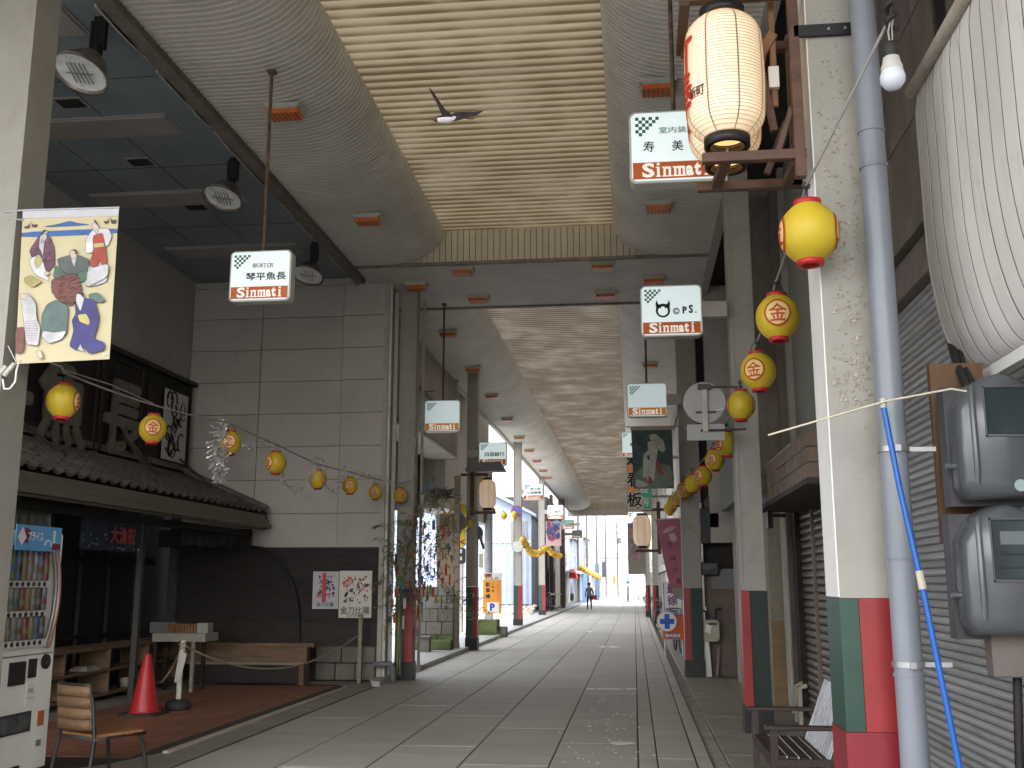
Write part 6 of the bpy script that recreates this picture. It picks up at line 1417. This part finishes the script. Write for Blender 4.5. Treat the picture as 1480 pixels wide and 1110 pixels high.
# ---- tanabata bamboo with paper charms
q = MB(); R = random.Random(21); base = Vector((-3.95, 17.5, .1))
bam = thing('bamboo_branch', 'dry leafy bamboo branch tied to the first striped left pillar', 'bamboo', base)
stems = []
def cane(pts, r0, r1): n = len(pts); q = MB(); q.tube(pts, [r0+(r1-r0)*k/(n-1) for k in range(n)], 7); part('cane', q, mat('bamboo_cane', (.20,.22,.08), .5, 5, .25), bam)
C1 = [base, base+Vector((.02,-.03,1.3)), onY(590,800,17.4), onY(605,740,17.7), onY(632,700,18.2)]
C2 = [base+Vector((.05,0,0)), onY(578,880,17.45), onY(568,800,17.3), onY(572,745,17.2)]
C3 = [onY(583,870,17.5), onY(620,815,18.0), onY(655,860,18.6), onY(672,885,18.8)]
C4 = [onY(594,830,17.4), onY(630,775,18.0), onY(655,740,18.6)]
for c_, r_ in ((C1,.018),(C2,.014),(C3,.010),(C4,.010)): cane(c_, r_, .004)
def along(c, u): u *= len(c)-1; i = min(int(u), len(c)-2); return Vector(c[i]).lerp(Vector(c[i+1]), u-i)
q = MB(); tips = []
for c_, n_ in ((C1,80),(C2,44),(C3,44),(C4,44)):
    for k in range(n_):
        p = along(c_, R.uniform(.25, 1)); d = Vector((R.uniform(-1,1), R.uniform(-.5,.5), R.uniform(-.8,.5))); l = R.uniform(.12,.55); e = p+d.normalized()*l; m_ = p.lerp(e,.5)+Vector((0,0,.04)); e.z -= .06
        q.tube([p,m_,e], .0035, 3, cap=False); tips.append((p,m_,e))
part('twig', q, mat('bamboo_twig', (.14,.13,.06), .7, 5, .3), bam, kind='stuff')
q = MB()
for p, m_, e in tips:
    for k in range(R.randint(7,12)):
        o = m_.lerp(e, R.random()); d = Vector((R.gauss(0,1), R.gauss(0,.7), R.gauss(-.5,.7))).normalized(); s_ = d.cross(Vector((R.random(),R.random(),R.random()))).normalized(); l = R.uniform(.05,.13)
        q.poly([o, o+d*l*.4+s_*.009, o+d*l, o+d*l*.4-s_*.009])
part('leaves', q, m_leaf, bam, kind='stuff', fix=False)
pcols = [((0.375, 0.045, 0.045), 'red'), ((0.413, 0.15, 0.03), 'orange'), ((0.03, 0.135, 0.188), 'teal'), ((0.375, 0.375, 0.36), 'white'), ((0.262, 0.112, 0.262), 'purple'), ((0.375, 0.188, 0.21), 'pink'), ((0.09, 0.225, 0.045), 'green'), ((0.03, 0.053, 0.188), 'navy'), ((0.413, 0.315, 0.038), 'yellow'), ((0.225, 0.09, 0.038), 'brown')]
wd_ = ['high in the bamboo','low in the bamboo','on the pillar side of the bamboo','at the outer edge of the bamboo']
def charm(px, py, Y, w_, h_, ci, twist):
    p = onY(px, py, Y); col, cn_ = pcols[ci]; q = MB(); n = 4; vs = []
    for k in range(n+1): a = twist*k/n; vs += [(p.x+w_/2*math.cos(a), p.y+w_/2*math.sin(a), p.z-h_*k/n), (p.x-w_/2*math.cos(a), p.y-w_/2*math.sin(a), p.z-h_*k/n)]
    q._a(vs, [(2*k, 2*k+1, 2*k+3, 2*k+2) for k in range(n)]); q.tube([(p.x,p.y,p.z),(p.x+.01,p.y,p.z+.09)], .0015, 3)
    row_ = ['at the very top', 'in the upper part', 'in the middle', 'in the lower part', 'at the bottom'][0 if py < 735 else 1 if py < 785 else 2 if py < 830 else 3 if py < 870 else 4]; col_ = 'left of the pillar' if px < 570 else 'over the pillar' if px < 598 else 'right of the pillar' if px < 622 else 'before the brown board'
    solo('paper_charm', q, flat('charm_'+cn_, col, .7), '%s paper wish strip %s of the bamboo, %s' % (cn_, row_, col_), 'paper charm', '%s paper strips %s, %s' % (cn_, row_, col_))
sp = [(618,695,2),(600,742,9),(603,752,0),(596,765,0),(612,760,5),(628,755,0),(640,770,2),(572,800,7),(574,818,0),(575,835,1),(572,850,0),(561,825,4),(561,840,4),(583,800,3),(594,815,5),(605,822,0),(613,805,3),(618,815,0),(628,800,9),(634,812,0),(640,800,1),(648,785,2),(645,815,0),(650,830,9),(580,845,2),(590,850,7),(585,865,3),(603,850,0),(598,860,7),(612,845,0),(618,850,5),(610,870,2),(622,845,6),(618,855,6),(626,850,0),(636,860,8),(604,875,1),(602,885,1),(603,900,5),(580,880,1),(576,895,8),(583,890,3),(570,885,1),(553,895,3),(556,905,8),(563,890,2),(588,870,0),(593,842,0),(566,770,3),(610,715,3),(606,728,3),(622,728,5),(633,742,3),(642,760,0),(598,800,6),(590,785,9),(567,866,1),(579,832,6),(610,832,7),(640,835,0),(592,895,5),(555,880,2),(600,908,5)]
for px, py, ci in sp: charm(px, py, 17.2+R.uniform(0,.9), R.uniform(.03,.06), R.uniform(.10,.22), ci, R.uniform(-2,2))
for k in range(45): charm(R.gauss(612,22), R.uniform(745,885), 17.2+R.uniform(0,1.2), R.uniform(.02,.04), R.uniform(.08,.16), R.choice([0,0,3,5,9,2,3]), R.uniform(-2,2))
# small bamboo tuft with straw ring on the trunk sign
Y = 25.3
t = thing('wooden_sign_trunk', 'tall brown wooden board post with a grey disc behind the bamboo', 'post', onZ(642, 935, .07))
q = MB(); a, c = onY(630,740,Y), onY(655,880,Y); q.prism([onY(630,742,Y),onY(655,742,Y),onY(655,905,Y),onY(632,905,Y)], (0,.2,0)); part('board', q, mat('ochre_board', (.27,.20,.135), .7, 2, .15, stretch=(3,3,.5)), t)
q = MB(); q.disc(onY(664,755,Y+.1), .20, (0,1,0), .03, 24); part('grey_disc', q, flat('disc_grey', (.2,.2,.22)), t)
q = MB(); pc = onY(646,733,Y-.1); q.tube([(pc.x+.10*math.cos(2*PI*k/16), pc.y, pc.z+.17*math.sin(2*PI*k/16)) for k in range(17)], .028, 6); part('straw_ring', q, mat('straw', (.42,.28,.08), .8, 20, .3), t)
q = MB(); pc = onY(640,715,Y-.1)
for k in range(150):
    a = R.uniform(.1, 3.04); l = R.uniform(.15,.5); d = Vector((math.cos(a), R.uniform(-.4,.4), abs(math.sin(a))*.6-.1)); o = pc+Vector((R.uniform(-.2,.2),0,R.uniform(-.1,.1))); e = o+d*l; s_ = Vector((-d.z,0,d.x)).normalized()*.010; q.poly([o+s_, e+Vector((0,0,-.04)), o-s_])
part('leaf_tuft', q, mat('dark_leaf', (.05,.055,.03), .7, 5, .3), t, kind='stuff', fix=False)
# yellow parking arrow sign behind pillar 2
Y = 29
t = thing('yellow_sign', 'yellow vertical sign with a blue ring and red arrows behind the cream post', 'sign', onY(665, 775, Y))
p0, p1 = onY(651, 790, Y), onY(673, 728, Y); q = MB(); q.prism([(p0.x+(p1.x-p0.x)*.5+x, Y, (p0.z+p1.z)/2+z) for x, z in rrect(p1.x-p0.x, p1.z-p0.z, .08)], (0,.1,0)); part('panel', q, flat('sign_yellow', (.62,.47,.03)), t)
q = MB(); vs = []; n = 24; cx_, cz_ = (p0.x+p1.x)/2+.02, onY(660,752,Y).z
for k in range(n): a = 2*PI*k/n; vs += [(cx_+.17*math.cos(a), Y-.004, cz_+.24*math.sin(a)), (cx_+.10*math.cos(a), Y-.004, cz_+.16*math.sin(a))]
q._a(vs, [(2*k,(2*k+2)%(2*n),(2*k+3)%(2*n),2*k+1) for k in range(n)]); part('blue_ring', q, m_skyblue, t, fix=False)
lettering('lettering', textmesh('<', .16, .05), T(cx_-.07, Y-.004, p0.z+.13), m_lred, t); lettering('lettering', textmesh('<', .16, .05), T(cx_+.1, Y-.004, p0.z+.13), m_lred, t)
lettering('lettering', textmesh('心', .2, .02), T(cx_-.02, Y-.004, p0.z+.42), m_bink, t)
q = MB(); p2 = onY(651, 815, Y); q.prism([((p0.x+p1.x)/2+x, Y, (p0.z-.03+p2.z)/2+z) for x, z in rrect(p1.x-p0.x, p0.z-.03-p2.z, .08)], (0,.1,0)); part('dark_lower_panel', q, flat('sign_brown', (.05,.03,.03)), t)
for k in (0,1): q = MB(); q.box(cx_+.0, cx_+.1, Y-.006, Y-.001, p2.z+.1+k*.2, p2.z+.2+k*.2); part('small_mark', q, m_white, t)
q = MB(); q.box((p0.x+p1.x)/2-.03,(p0.x+p1.x)/2+.03, Y+.1, Y+.15, .0, p1.z); part('post', q, m_frame, t)
# pale blue gable shed
Ys = 56
t = thing('blue_gable_shed', 'pale blue corrugated shed with a sloping roof across the side road', 'building', (-10, Ys, 0))
xr2_ = onY(768, 800, Ys).x; zt2 = onY(768, 745, Ys).z
q = MB(); corr_wall(Ys, -22, xr2_, .5, 3.72, .28, .02, q, 'x'); part('lower_sheets', q, m_corrw, t, fix=False)
q = MB(); q.box(-22, xr2_, Ys-.04, Ys, 3.72, 3.86); part('seam', q, m_frame, t)
q = MB(); q.prism([(-22,Ys+.01,3.86),(xr2_,Ys+.01,3.86),(xr2_,Ys+.01,zt2),(xr2_-4.2,Ys+.01,zt2+2.3),(-22,Ys+.01,zt2+2.3)], (0,.1,0)); part('gable_sheets', q, m_corrw, t)
q = MB(); q.prism([(xr2_+.3,Ys-.3,zt2-.1),(xr2_+.3,Ys-.3,zt2+.06),(xr2_-4.3,Ys-.3,zt2+2.5),(xr2_-4.3,Ys-.3,zt2+2.3)], (0,8,0)); part('roof', q, m_corrw, t)
q = MB(); q.box(xr2_-.1, xr2_, Ys+.1, Ys+8, .3, zt2); part('side_wall', q, m_corrw, t)
q = MB(); q.box(xr2_-1.1, xr2_-.2, Ys-.05, Ys, zt2-1.5, zt2-.3); part('window', q, flat('win_dark', (.12,.13,.15)), t)
q = MB(); R = random.Random(5)
for k in range(900):
    x = R.uniform(-9, xr2_+.2); y = R.uniform(Ys-2.5, Ys-.1); s = R.uniform(.03,.11); z = (y-Ys+2.5)*.16; q.prism([(x+s*math.cos(a+k),y+s*math.sin(a+k),z) for a in (0,1.2,2.6,3.9,5.1)], (0,0,s))
o = solo('rubble_bank', q, mat('pale_rubble', (.42,.38,.33), .9, 5, .25), 'bank of pale rubble along the foot of the blue shed', 'rubble', kind='stuff')
# utility pole, parking sign
Y = 34; xu = onY(706, 800, Y).x
t = thing('utility_pole', 'wide white concrete utility pole behind the orange parking sign', 'pole', (xu, Y, 0))
q = MB(); q.tube([(xu,Y,0),(xu,Y,3.9),(xu,Y,6.2)], [.14,.135,.13], 16); part('shaft', q, m_white2, t)
for z in (1.9,2.9,3.6): q = MB(); q.tube([(xu,Y,z),(xu,Y,z+.03)], .145, 16); part('band', q, m_frame, t)
q = MB(); q.bar((xu-.25,Y,3.0),(xu-.15,Y,2.7),.08); q.box(xu-.32,xu-.2,Y-.05,Y+.05,3.0,3.2); part('lamp', q, m_rubber, t); q = MB(); q.box(xu-.3,xu-.18,Y-.06,Y+.02,2.1,2.55); part('meter_box', q, mat('box_beige', (.4,.36,.24)), t)
Y = 32
p0, p1 = onY(698, 886, Y), onY(724, 838, Y)
t = thing('parking_sign', 'orange parking sign with a blue P on a mossy concrete block', 'sign', ((p0.x+p1.x)/2, Y, 0))
q = MB(); q.box(p0.x, p1.x, Y, Y+.15, p0.z, p1.z); part('panel', q, mat('sign_orange_yellow', (.68,.28,.03), .45, 3, .05), t)
q = MB(); z1 = onY(700, 828, Y).z; q.box(p0.x, p1.x, Y+.01, Y+.14, p1.z, z1); part('top_panel', q, m_white, t)
q = MB(); q.box(p0.x+.04, p0.x+.26, Y, Y+.008, p1.z+.08, z1-.02); part('top_strip', q, m_signor, t); lettering('lettering', textmesh('一番町', .07, .02), T(p0.x+.15, Y-.004, z1-.07), bk, t); lettering('lettering', textmesh('れんが', .08, .01, width=.42), T((p0.x+p1.x)/2, Y, p1.z+.05), bk, t)
W = p1.x-p0.x; q = MB(); q.box(p0.x+W*.22, p1.x-W*.12, Y-.005, Y, p0.z+.03, p0.z+.32); part('white_square', q, m_white, t)
lettering('lettering', textmesh('P', .23, .06), T(p0.x+W*.53, Y-.009, p0.z+.175), flat('p_blue', (.03,.06,.30)), t)
for k, ch in enumerate('駐車場'): lettering('lettering', textmesh(ch, .13, .03), T(p0.x+W*.27, Y-.004, p1.z-.14-k*.175), bk, t)
for k, ch in enumerate('ご参拝'): lettering('lettering', textmesh(ch, .075, .01), T(p0.x+W*.55, Y-.004, p1.z-.10-k*.12), bk, t)
for k, ch in enumerate('こんぴらさん'): lettering('lettering', textmesh(ch, .06, .01), T(p0.x+W*.85, Y-.004, p1.z-.05-k*.10), m_lred, t)
q = MB(); q.box(p0.x+.1, p0.x+.3, Y+.03, Y+.12, .45, p0.z); part('post', q, m_frame, t)
q = MB(); a, c = onZ(690,918,0), onZ(727,918,0); q.box(a.x, c.x, Y-.15, Y+.45, .0, .52); part('concrete_base', q, m_moss, t, bevel=.02)
q = MB(); q.box(c.x, c.x+.25, Y, Y+.4, 0, .3); part('base_step', q, m_stone, t, bevel=.02)
q = MB(); q.tube([(a.x+.3,Y-.2,.6),(a.x+.1,Y-.25,.35),(a.x-.3,Y-.3,.03),(a.x-.4,Y-.3,.03)], .025, 6); solo('white_hose', q, m_white, 'white hose trailing from the parking sign base', 'hose')
q = MB(); R = random.Random(8)
for k in range(260):
    o = Vector((R.gauss((a.x+c.x)/2+.1,.22), Y-.18-R.random()*.12, .02)); d = Vector((R.gauss(0,.5),R.gauss(0,.3),1)).normalized()*R.uniform(.06,.24); q.poly([o+Vector((.008,0,0)), o+d, o-Vector((.008,0,0))])
o = solo('weeds', q, mat('weed_green', (.06,.14,.03), .7, 6, .3), 'tuft of green weeds at the foot of the mossy sign base', 'weeds', kind='stuff')
# mirrors / round signs on pillar 3 and 2
for (px, py, r, Y, m_, lab) in [(748,790,8,38.8,m_cream,'round grey sign back on the third striped left pillar'),(747,739,8,38.7,flat('round_blue', (.10,.12,.35)),'round red and blue sign on the third striped left pillar'),(688,770,10,25.9,flat('mirror_grey', (.15,.14,.14)),'dark round sign edge behind the second striped left pillar')]:
    p = onY(px, py, Y); t = thing('round_sign', lab, 'sign', p); q = MB(); q.disc((0,0,0), r*Y/1500, (0,1,0), .03, 28); part('disc', q, m_, t, local=True)
    q = MB(); rr2 = r*Y/1500; q.tube([(rr2*math.cos(2*PI*k/24),-.01,rr2*math.sin(2*PI*k/24)) for k in range(25)], .015, 5); part('rim', q, m_lred if 'blue' in lab else m_steel, t, local=True)
    if r == 8 and 'blue' not in lab: q = MB(); q.bar((-rr2*.7,-.03,rr2*.5),(rr2*.7,-.03,-rr2*.3),.04,.02); part('bracket', q, m_white, t, local=True)
# dark shops and clutter from the fourth pillar on the left
R = random.Random(31)
for i, (y0, y1, m_, h_, lab) in enumerate([(64.5,69,m_dwood2,6.9,'dark narrow shop beyond the fourth left pillar'),(69.1,77.5,m_ggrey,6.9,'grey shop beside the exit on the left')]):
    t = thing('street_shop', lab, 'shop', (-5.6, (y0+y1)/2, 0)); q = MB(); q.box(-9, -5.3, y0, y1, 0, h_); part('wall', q, m_, t)
    q = MB(); q.box(-5.3, -5.22, y0+.4, y1-.4, .1, 2.3); part('door', q, m_black, t); q = MB(); q.box(-5.3, -5.0, y0+.2, y1-.2, 2.5, 2.9); part('fascia', q, m_frame, t)
for i, (px, w_, Y, z0, z1, m_) in enumerate([(797,5,62,.1,6.8,m_dwood2),(806,6,62,.3,5.0,m_cream),(812,9,66,.1,6.8,mat('poster_column', (.13,.09,.07), .8, 14, .6, dirt=.5, dcol=(.3,.2,.15), dscale=20))]):
    x = onY(px, 850, Y).x; W = w_*Y/1500; q = MB(); q.box(x-W/2, x+W/2, Y, Y+.4, z0, z1); solo('column', q, m_, ['dark post past the fourth left pillar','pale post segment past the fourth left pillar','brown poster covered column before the exit on the left'][i], 'column')
q = MB(); q.box(onY(795,895,60).x, onY(812,895,60).x, 59.9, 60.1, .3, .36); q.box(onY(795,895,60).x, onY(812,895,60).x, 59.9, 60.1, .95, 1.02); solo('barrier', q, m_frame, 'low grey barrier rails by the dark left shops', 'barrier')
# ================================================================ BEYOND THE EXIT
def far_house(x0, x1, y0, y1, h_, m_, lab, side, wins=2, doors=True, roof=False):
    t = thing('street_house', lab, 'building', ((x0+x1)/2, (y0+y1)/2, 0)); q = MB(); q.box(x0, x1, y0, y1, 0, h_); part('wall', q, m_, t)
    xf = x1 if side < 0 else x0; d = .04 if side < 0 else -.04
    gl = flat('far_window', (.16,.2,.25), .2)
    for k in range(wins):
        yy = y0+(y1-y0)*(k+.5)/wins
        for z in ((2.9,3.9) if h_ < 6 else (2.9,3.9,5.0,6.0))[::2]:
            q = MB(); q.box(min(xf, xf+d), max(xf, xf+d), yy-.7, yy+.7, z, z+1.1); f2 = part('window', q, m_frame, t); q = MB(); q.box(min(xf, xf+d*1.6), max(xf, xf+d*1.6), yy-.6, yy+.6, z+.08, z+1.0); part('pane', q, gl, f2)
        q = MB(); q.box(min(xf, xf+d), max(xf, xf+d), yy-.9, yy+.9, .1, 2.2); part('door', q, R.choice([m_ggrey, gl, m_corrw, m_frame]), t)
    q = MB(); q.box(min(xf, xf+d*18), max(xf, xf+d*18), y0+.2, y1-.2, 2.4, 2.55); part('canopy', q, m_frame, t)
    if roof: q = MB(); q.prism([(x0-.3,y0-.3,h_),(x1+.3,y0-.3,h_),((x0+x1)/2,y0-.3,h_+1.6)], (0,y1-y0+.6,0)); part('roof', q, m_ggrey, t)
    return t
fh = [(-12,-5.2,79,86,7.5,m_white2,'white plastered house first on the left outside',-1),(-12,-5.0,86.5,94,5.2,m_corrw,'pale blue low house second on the left outside',-1),(-12,-4.9,94.5,103,8.2,m_white2,'tall white house third on the left outside',-1),(-12,-4.8,103.5,113,6.0,m_ggrey,'grey house with dark trim fourth on the left outside',-1),(-12,-4.6,113.5,128,7.6,m_cream,'cream house fifth on the left outside',-1),(-12,-4.6,128.5,150,6.0,m_white2,'far white house on the left outside',-1),
      (1.9,9,79,88,5.4,m_white2,'white house first on the right outside',1),(1.9,9,88.5,98,6.4,m_corrw,'pale blue house second on the right outside',1),(1.8,9,98.5,112,5.6,m_cream,'cream house third on the right outside',1),(1.8,9,112.5,130,7.0,m_white2,'white house fourth on the right outside',1)]
for a in fh: far_house(*a, wins=3 if a[3]-a[2] > 12 else 2, roof='low house' in a[6] or 'grey house' in a[6])
# gate canopy and house closing the street
t = thing('street_gate', 'pale canopy gate spanning the far end of the street', 'gate', (-1.5, 152, 0)); Y = 152
q = MB(); q.box(-6.8, 1.8, Y, Y+3, onY(880,812,Y).z, onY(880,806,Y).z); part('canopy', q, m_corrw, t)
for x in (-6.2, -2.2, 1.4): q = MB(); q.box(x-.12, x+.12, Y, Y+.25, 0, onY(880,812,Y).z); part('post', q, m_frame, t)
q = MB(); q.box(-6.8, 1.8, Y-.1, Y, onY(880,806,Y).z, onY(880,800,Y).z); part('tiled_edge', q, mat('gate_tiles', (.35,.24,.2), .7, 9, .4), t)
far_house(-16, 12, 185, 195, 9.5, m_white2, 'large white building closing the end of the street', 1, 2)
t = thing('far_block', 'flat roofed white block with a grey parapet at the street end', 'building', (-3, 184, 0)); q = MB(); q.box(-9, 3.5, 182, 184.9, 0, 10.5); part('wall', q, m_white2, t)
q = MB(); q.box(-8.5, -3, 181.8, 182, onY(880,803,182).z, onY(880,796,182).z); part('parapet', q, m_ggrey, t)
q = MB(); q.box(onY(900,840,182).x, onY(914,840,182).x, 181.9, 182, onY(905,842,182).z, onY(905,834,182).z); part('blue_window', q, flat('bluewin', (.1,.3,.45)), t)
# poles and wires
m_dpole = mat('dark_weathered_pole', (.06,.065,.075), .7, 4, .2)
for i, (px, Y, z1, lab) in enumerate([(849,95,13,'tallest utility pole left of the exit opening'),(863,105,15,'wire laden utility pole in the middle of the sky gap'),(876,120,13,'slim pole right of the wire laden pole'),(893,130,9,'short antenna pole over the far gate'),(836,90,10,'slim lamp pole at the left of the sunlit street')]):
    x = onY(px, 840, Y).x; t = thing('utility_pole', lab, 'pole', (x, Y, 0)); q = MB(); q.tube([(x,Y,0),(x,Y,z1)], .10, 8); part('shaft', q, m_dpole, t)
    for z in (z1-.6, z1-1.4): q = MB(); q.box(x-.9, x+.9, Y-.05, Y+.05, z, z+.14); part('crossarm', q, m_dpole, t)
    q = MB(); q.tube([(x+.3,Y-.2,z1-2.6),(x+.3,Y-.2,z1-1.9)], .22, 8); part('transformer', q, m_dpole, t)
q = MB()
for k in range(7):
    q.tube(sag((-6, 95, 9.5+k*.5), (-4.5+k*.4, 120, 11+k*.3), .8, 10), .035, 4); q.tube(sag((-5,95,10+k*.4),(3.5,110,10+k*.4),.9,10), .035, 4)
solo('overhead_wires', q, m_bcable, 'tangle of overhead wires across the sky outside', 'wires')
# red awning, bluish door, street bits
t = thing('red_awning', 'bright red shop awning outside on the left', 'awning', (-4.6, 80, 1.8)); Y = 80
a, c, d, e = onY(823,823,Y), onY(830,823,Y), onY(834,836,Y), onY(822,836,Y); q = MB(); q.prism([a,c,d,e], (0,1.6,0)); part('cloth', q, mat('awning_red', (.6,.02,.03), .6, 3, .05), t)
q = MB(); q.bar(e,d,.06); q.bar(a,c,.06); part('frame', q, m_frame, t)
for i, (px0,px1,py0,py1,Y,m_,lab,cat) in enumerate([(842,848,825,877,90,flat('slate_blue',(.08,.16,.35)),'blue door panel just outside on the left','door'),(860,866,815,872,100,flat('navy_blue_wall',(.05,.08,.13)),'dark navy strip of wall down the sunlit street','wall panel'),(870,876,812,834,110,flat('black_sign',(.03,.03,.04)),'black hanging sign over the sunlit street','sign'),(886,890,832,844,120,flat('orange_sign',(.6,.12,.03)),'small orange sign far down the street','sign'),(877,880,844,868,110,flat('pink_wall',(.5,.2,.2)),'pinkish door far down the street','door'),(824,829,858,868,74,flat('planter_green',(.15,.2,.05)),'small potted plant beside the exit on the left','plant')]):
    a, c = onY(px0,py1,Y), onY(px1,py0,Y); q = MB(); q.box(a.x,c.x,Y,Y+.3,max(0.01,a.z),c.z); solo(cat.replace(' ','_'), q, m_, lab, cat)
# ================================================================ PEOPLE
def skin(name, verts, edges, radii, m_, parent):
    me = bpy.data.meshes.new(name); me.from_pydata(verts, edges, []); o = bpy.data.objects.new(name, me); COL.objects.link(o)
    o.modifiers.new('s', 'SKIN'); sv = me.skin_vertices[0].data
    for i, r in enumerate(radii): sv[i].radius = (r, r) if not isinstance(r, tuple) else r
    sv[0].use_root = True; md = o.modifiers.new('u', 'SUBSURF'); md.levels = 1; md.render_levels = 1
    dg = bpy.context.evaluated_depsgraph_get(); m2 = bpy.data.meshes.new_from_object(o.evaluated_get(dg)); bpy.data.objects.remove(o)
    m2.materials.clear()
    for m in m_: m2.materials.append(m)
    for p in m2.polygons:
        p.use_smooth = True; z = sum(m2.vertices[v].co.z for v in p.vertices)/len(p.vertices); x = abs(sum(m2.vertices[v].co.x for v in p.vertices)/len(p.vertices))
        p.material_index = 0 if z < .86 and x < .19 and z > .09 else (3 if z <= .09 else (2 if z > 1.42 or (z < .84 and x >= .19) else 1))
    o = bpy.data.objects.new(name, m2); COL.objects.link(o); o.parent = parent; return o
def person(loc, rz, lab, top, legs, stride=.16, cap=None, scale=1):
    t = thing('person', lab, 'person', loc, (0,0,rz)); t.scale = (scale,)*3
    V = [(0,0,.92),(0,0,1.12),(0,.01,1.32),(0,.01,1.45),(0,.02,1.52),(0,.03,1.62),(0,.02,1.72),
         (.10,0,.88),(.11,stride,.50),(.11,stride*1.1,.09),(.11,stride*1.1+.14,.04), (-.10,0,.88),(-.11,-stride*.5,.50),(-.11,-stride*1.4,.12),(-.11,-stride*1.4+.13,.05),
         (.17,.01,1.38),(.23,-.04,1.12),(.25,.06,.86),(.25,.09,.76), (-.17,.01,1.38),(-.24,.04,1.12),(-.26,.02,.86),(-.26,.03,.76)]
    E_ = [(0,1),(1,2),(2,3),(3,4),(4,5),(5,6),(0,7),(7,8),(8,9),(9,10),(0,11),(11,12),(12,13),(13,14),(2,15),(15,16),(16,17),(17,18),(2,19),(19,20),(20,21),(21,22)]
    Rr = [(.15,.11),(.14,.11),(.16,.11),(.07,.07),(.055,.055),(.095,.105),(.07,.08),.095,.065,.045,.04,.095,.065,.045,.04,.07,.052,.042,.035,.07,.052,.042,.035]
    skin('body', V, E_, Rr, [legs, top, flat('skin_tone', (.35,.22,.16)), flat('shoe_dark', (.02,.02,.02))], t)
    q = MB(); q.lathe([(.001,.125),(.06,.115),(.10,.07),(.112,.01),(.10,-.05),(.05,-.07)], (0,.0,1.66), 16, sx=.92, sy=1.05); part('hair', q, cap or flat('hair_black', (.015,.013,.012)), t, local=True)
    return t
p = onZ(852, 882, 0); t = person((p.x, p.y, .003), PI, 'person in a grey check jacket walking with a red bag', mat('check_jacket', (.13,.14,.15), .8, 25, .5), flat('dark_trousers', (.02,.02,.025)), scale=.93)
q = MB(); q.bar((-.18,.13,1.42),(.16,.13,.92),.04,.012); q.bar((-.16,-.13,1.42),(.18,-.13,.95),.04,.012); part('shoulder_strap', q, m_black, t, local=True)
bg_ = thing('hand_bag', 'red shoulder bag carried at the walking person\'s right side', 'bag', (p.x+.30, p.y+.0, .62)); q = MB(); q.prism([(-.17,-.09,0),(.17,-.09,0),(.15,-.07,.27),(-.15,-.07,.27)], (0,.18,0)); part('body', q, mat('bag_red', (.35,.015,.03), .6, 4, .1), bg_, local=True, bevel=.02)
q = MB(); q.tube([(-.10,0,.26),(-.07,0,.42),(.0,0,.5),(.07,0,.42),(.10,0,.26)], .012, 5); part('strap', q, m_black, bg_, local=True)
p = onZ(908, 871, 0); person((p.x, p.y, .003), PI/2, 'distant person in pale clothes standing by a bicycle outside', flat('grey_shirt', (.09,.09,.10)), flat('grey_trousers', (.06,.06,.07)), .05, scale=1.0)
# ================================================================ SWALLOW
Yb_ = 5.6; pb_ = onY(648, 172, Yb_)
q = MB(); prof_b = [(-.095,.003),(-.088,.007),(-.078,.014),(-.062,.021),(-.035,.026),(0,.027),(.03,.022),(.055,.014),(.075,.007),(.085,.003)]
n = 14; vs = []
for (x, r) in prof_b:
    for j in range(n): a = 2*PI*j/n; vs.append((x, r*math.cos(a), r*.92*math.sin(a)))
fs = [(i*n+j, i*n+(j+1)%n, (i+1)*n+(j+1)%n, (i+1)*n+j) for i in range(len(prof_b)-1) for j in range(n)]
q.smooth = True
for f in fs:
    pass
q._a(vs, fs, 0)
for i, f in enumerate(q.f):
    z = sum(vs[k][2] for k in f)/4; x = sum(vs[k][0] for k in f)/4
    q.m[i] = 1 if z < .004 and x > -.055 else (2 if x < -.06 and z < .006 else 0)
q.smooth = False
def wing(pts, th=.004):
    # feathered blade: outline of leading then trailing edge, thin at the tip
    q.prism([Vector(p) for p in pts], (0, th*.5, th), 0)
# wings given as offsets in the image plane (x right, z up) with some depth
wing([(-.030,0,.004),(-.048,.01,.05),(-.075,.02,.115),(-.108,.03,.175),(-.128,.035,.225),(-.104,.034,.200),(-.086,.03,.17),(-.074,.03,.15),(-.056,.026,.12),(-.044,.022,.10),(-.028,.018,.075),(-.012,.014,.055),(.006,.01,.04),(.028,.004,.018),(.03,0,.006)])
wing([(-.01,0,.010),(.045,-.02,.028),(.10,-.03,.022),(.155,-.04,.014),(.215,-.045,.018),(.175,-.042,-.006),(.14,-.04,-.013),(.11,-.035,-.018),(.07,-.025,-.022),(.03,-.01,-.024)])
q.prism([(.07,.004,.006),(.13,.02,.004),(.165,.03,.012),(.12,.016,-.001),(.155,.0,-.010),(.10,-.008,-.006),(.07,-.005,-.004)], (0,.002,.003), 0)
q.prism([(-.093,0,.001),(-.104,0,-.002),(-.093,.003,-.003),(-.093,-.003,-.003)], (0,.001,.001), 0)
bird = bpy.data.objects.new('swallow', q.mesh('swallow', [mat('swallow_dark', (.035,.026,.028), .9, 20, .3, spec=.1), mat('swallow_white', (.6,.58,.58), .7, 20, .1), mat('swallow_throat', (.10,.035,.025), .7)])); COL.objects.link(bird)
bird.location = pb_; tag(bird, 'swallow with spread pointed wings flying under the yellowed roof', 'bird')
# ================================================================ BEHIND THE CAMERA (closes the near end loosely)
b = MB(); b.box(2.62, 6, .5, 2.6, 0, 7.3); struct('rear_wall', b, m_ggrey)
b = MB(); b.box(SXR+.1, 2.6, .5, 2.6, 0, ZS); struct('rear_wall', b, m_gwood)
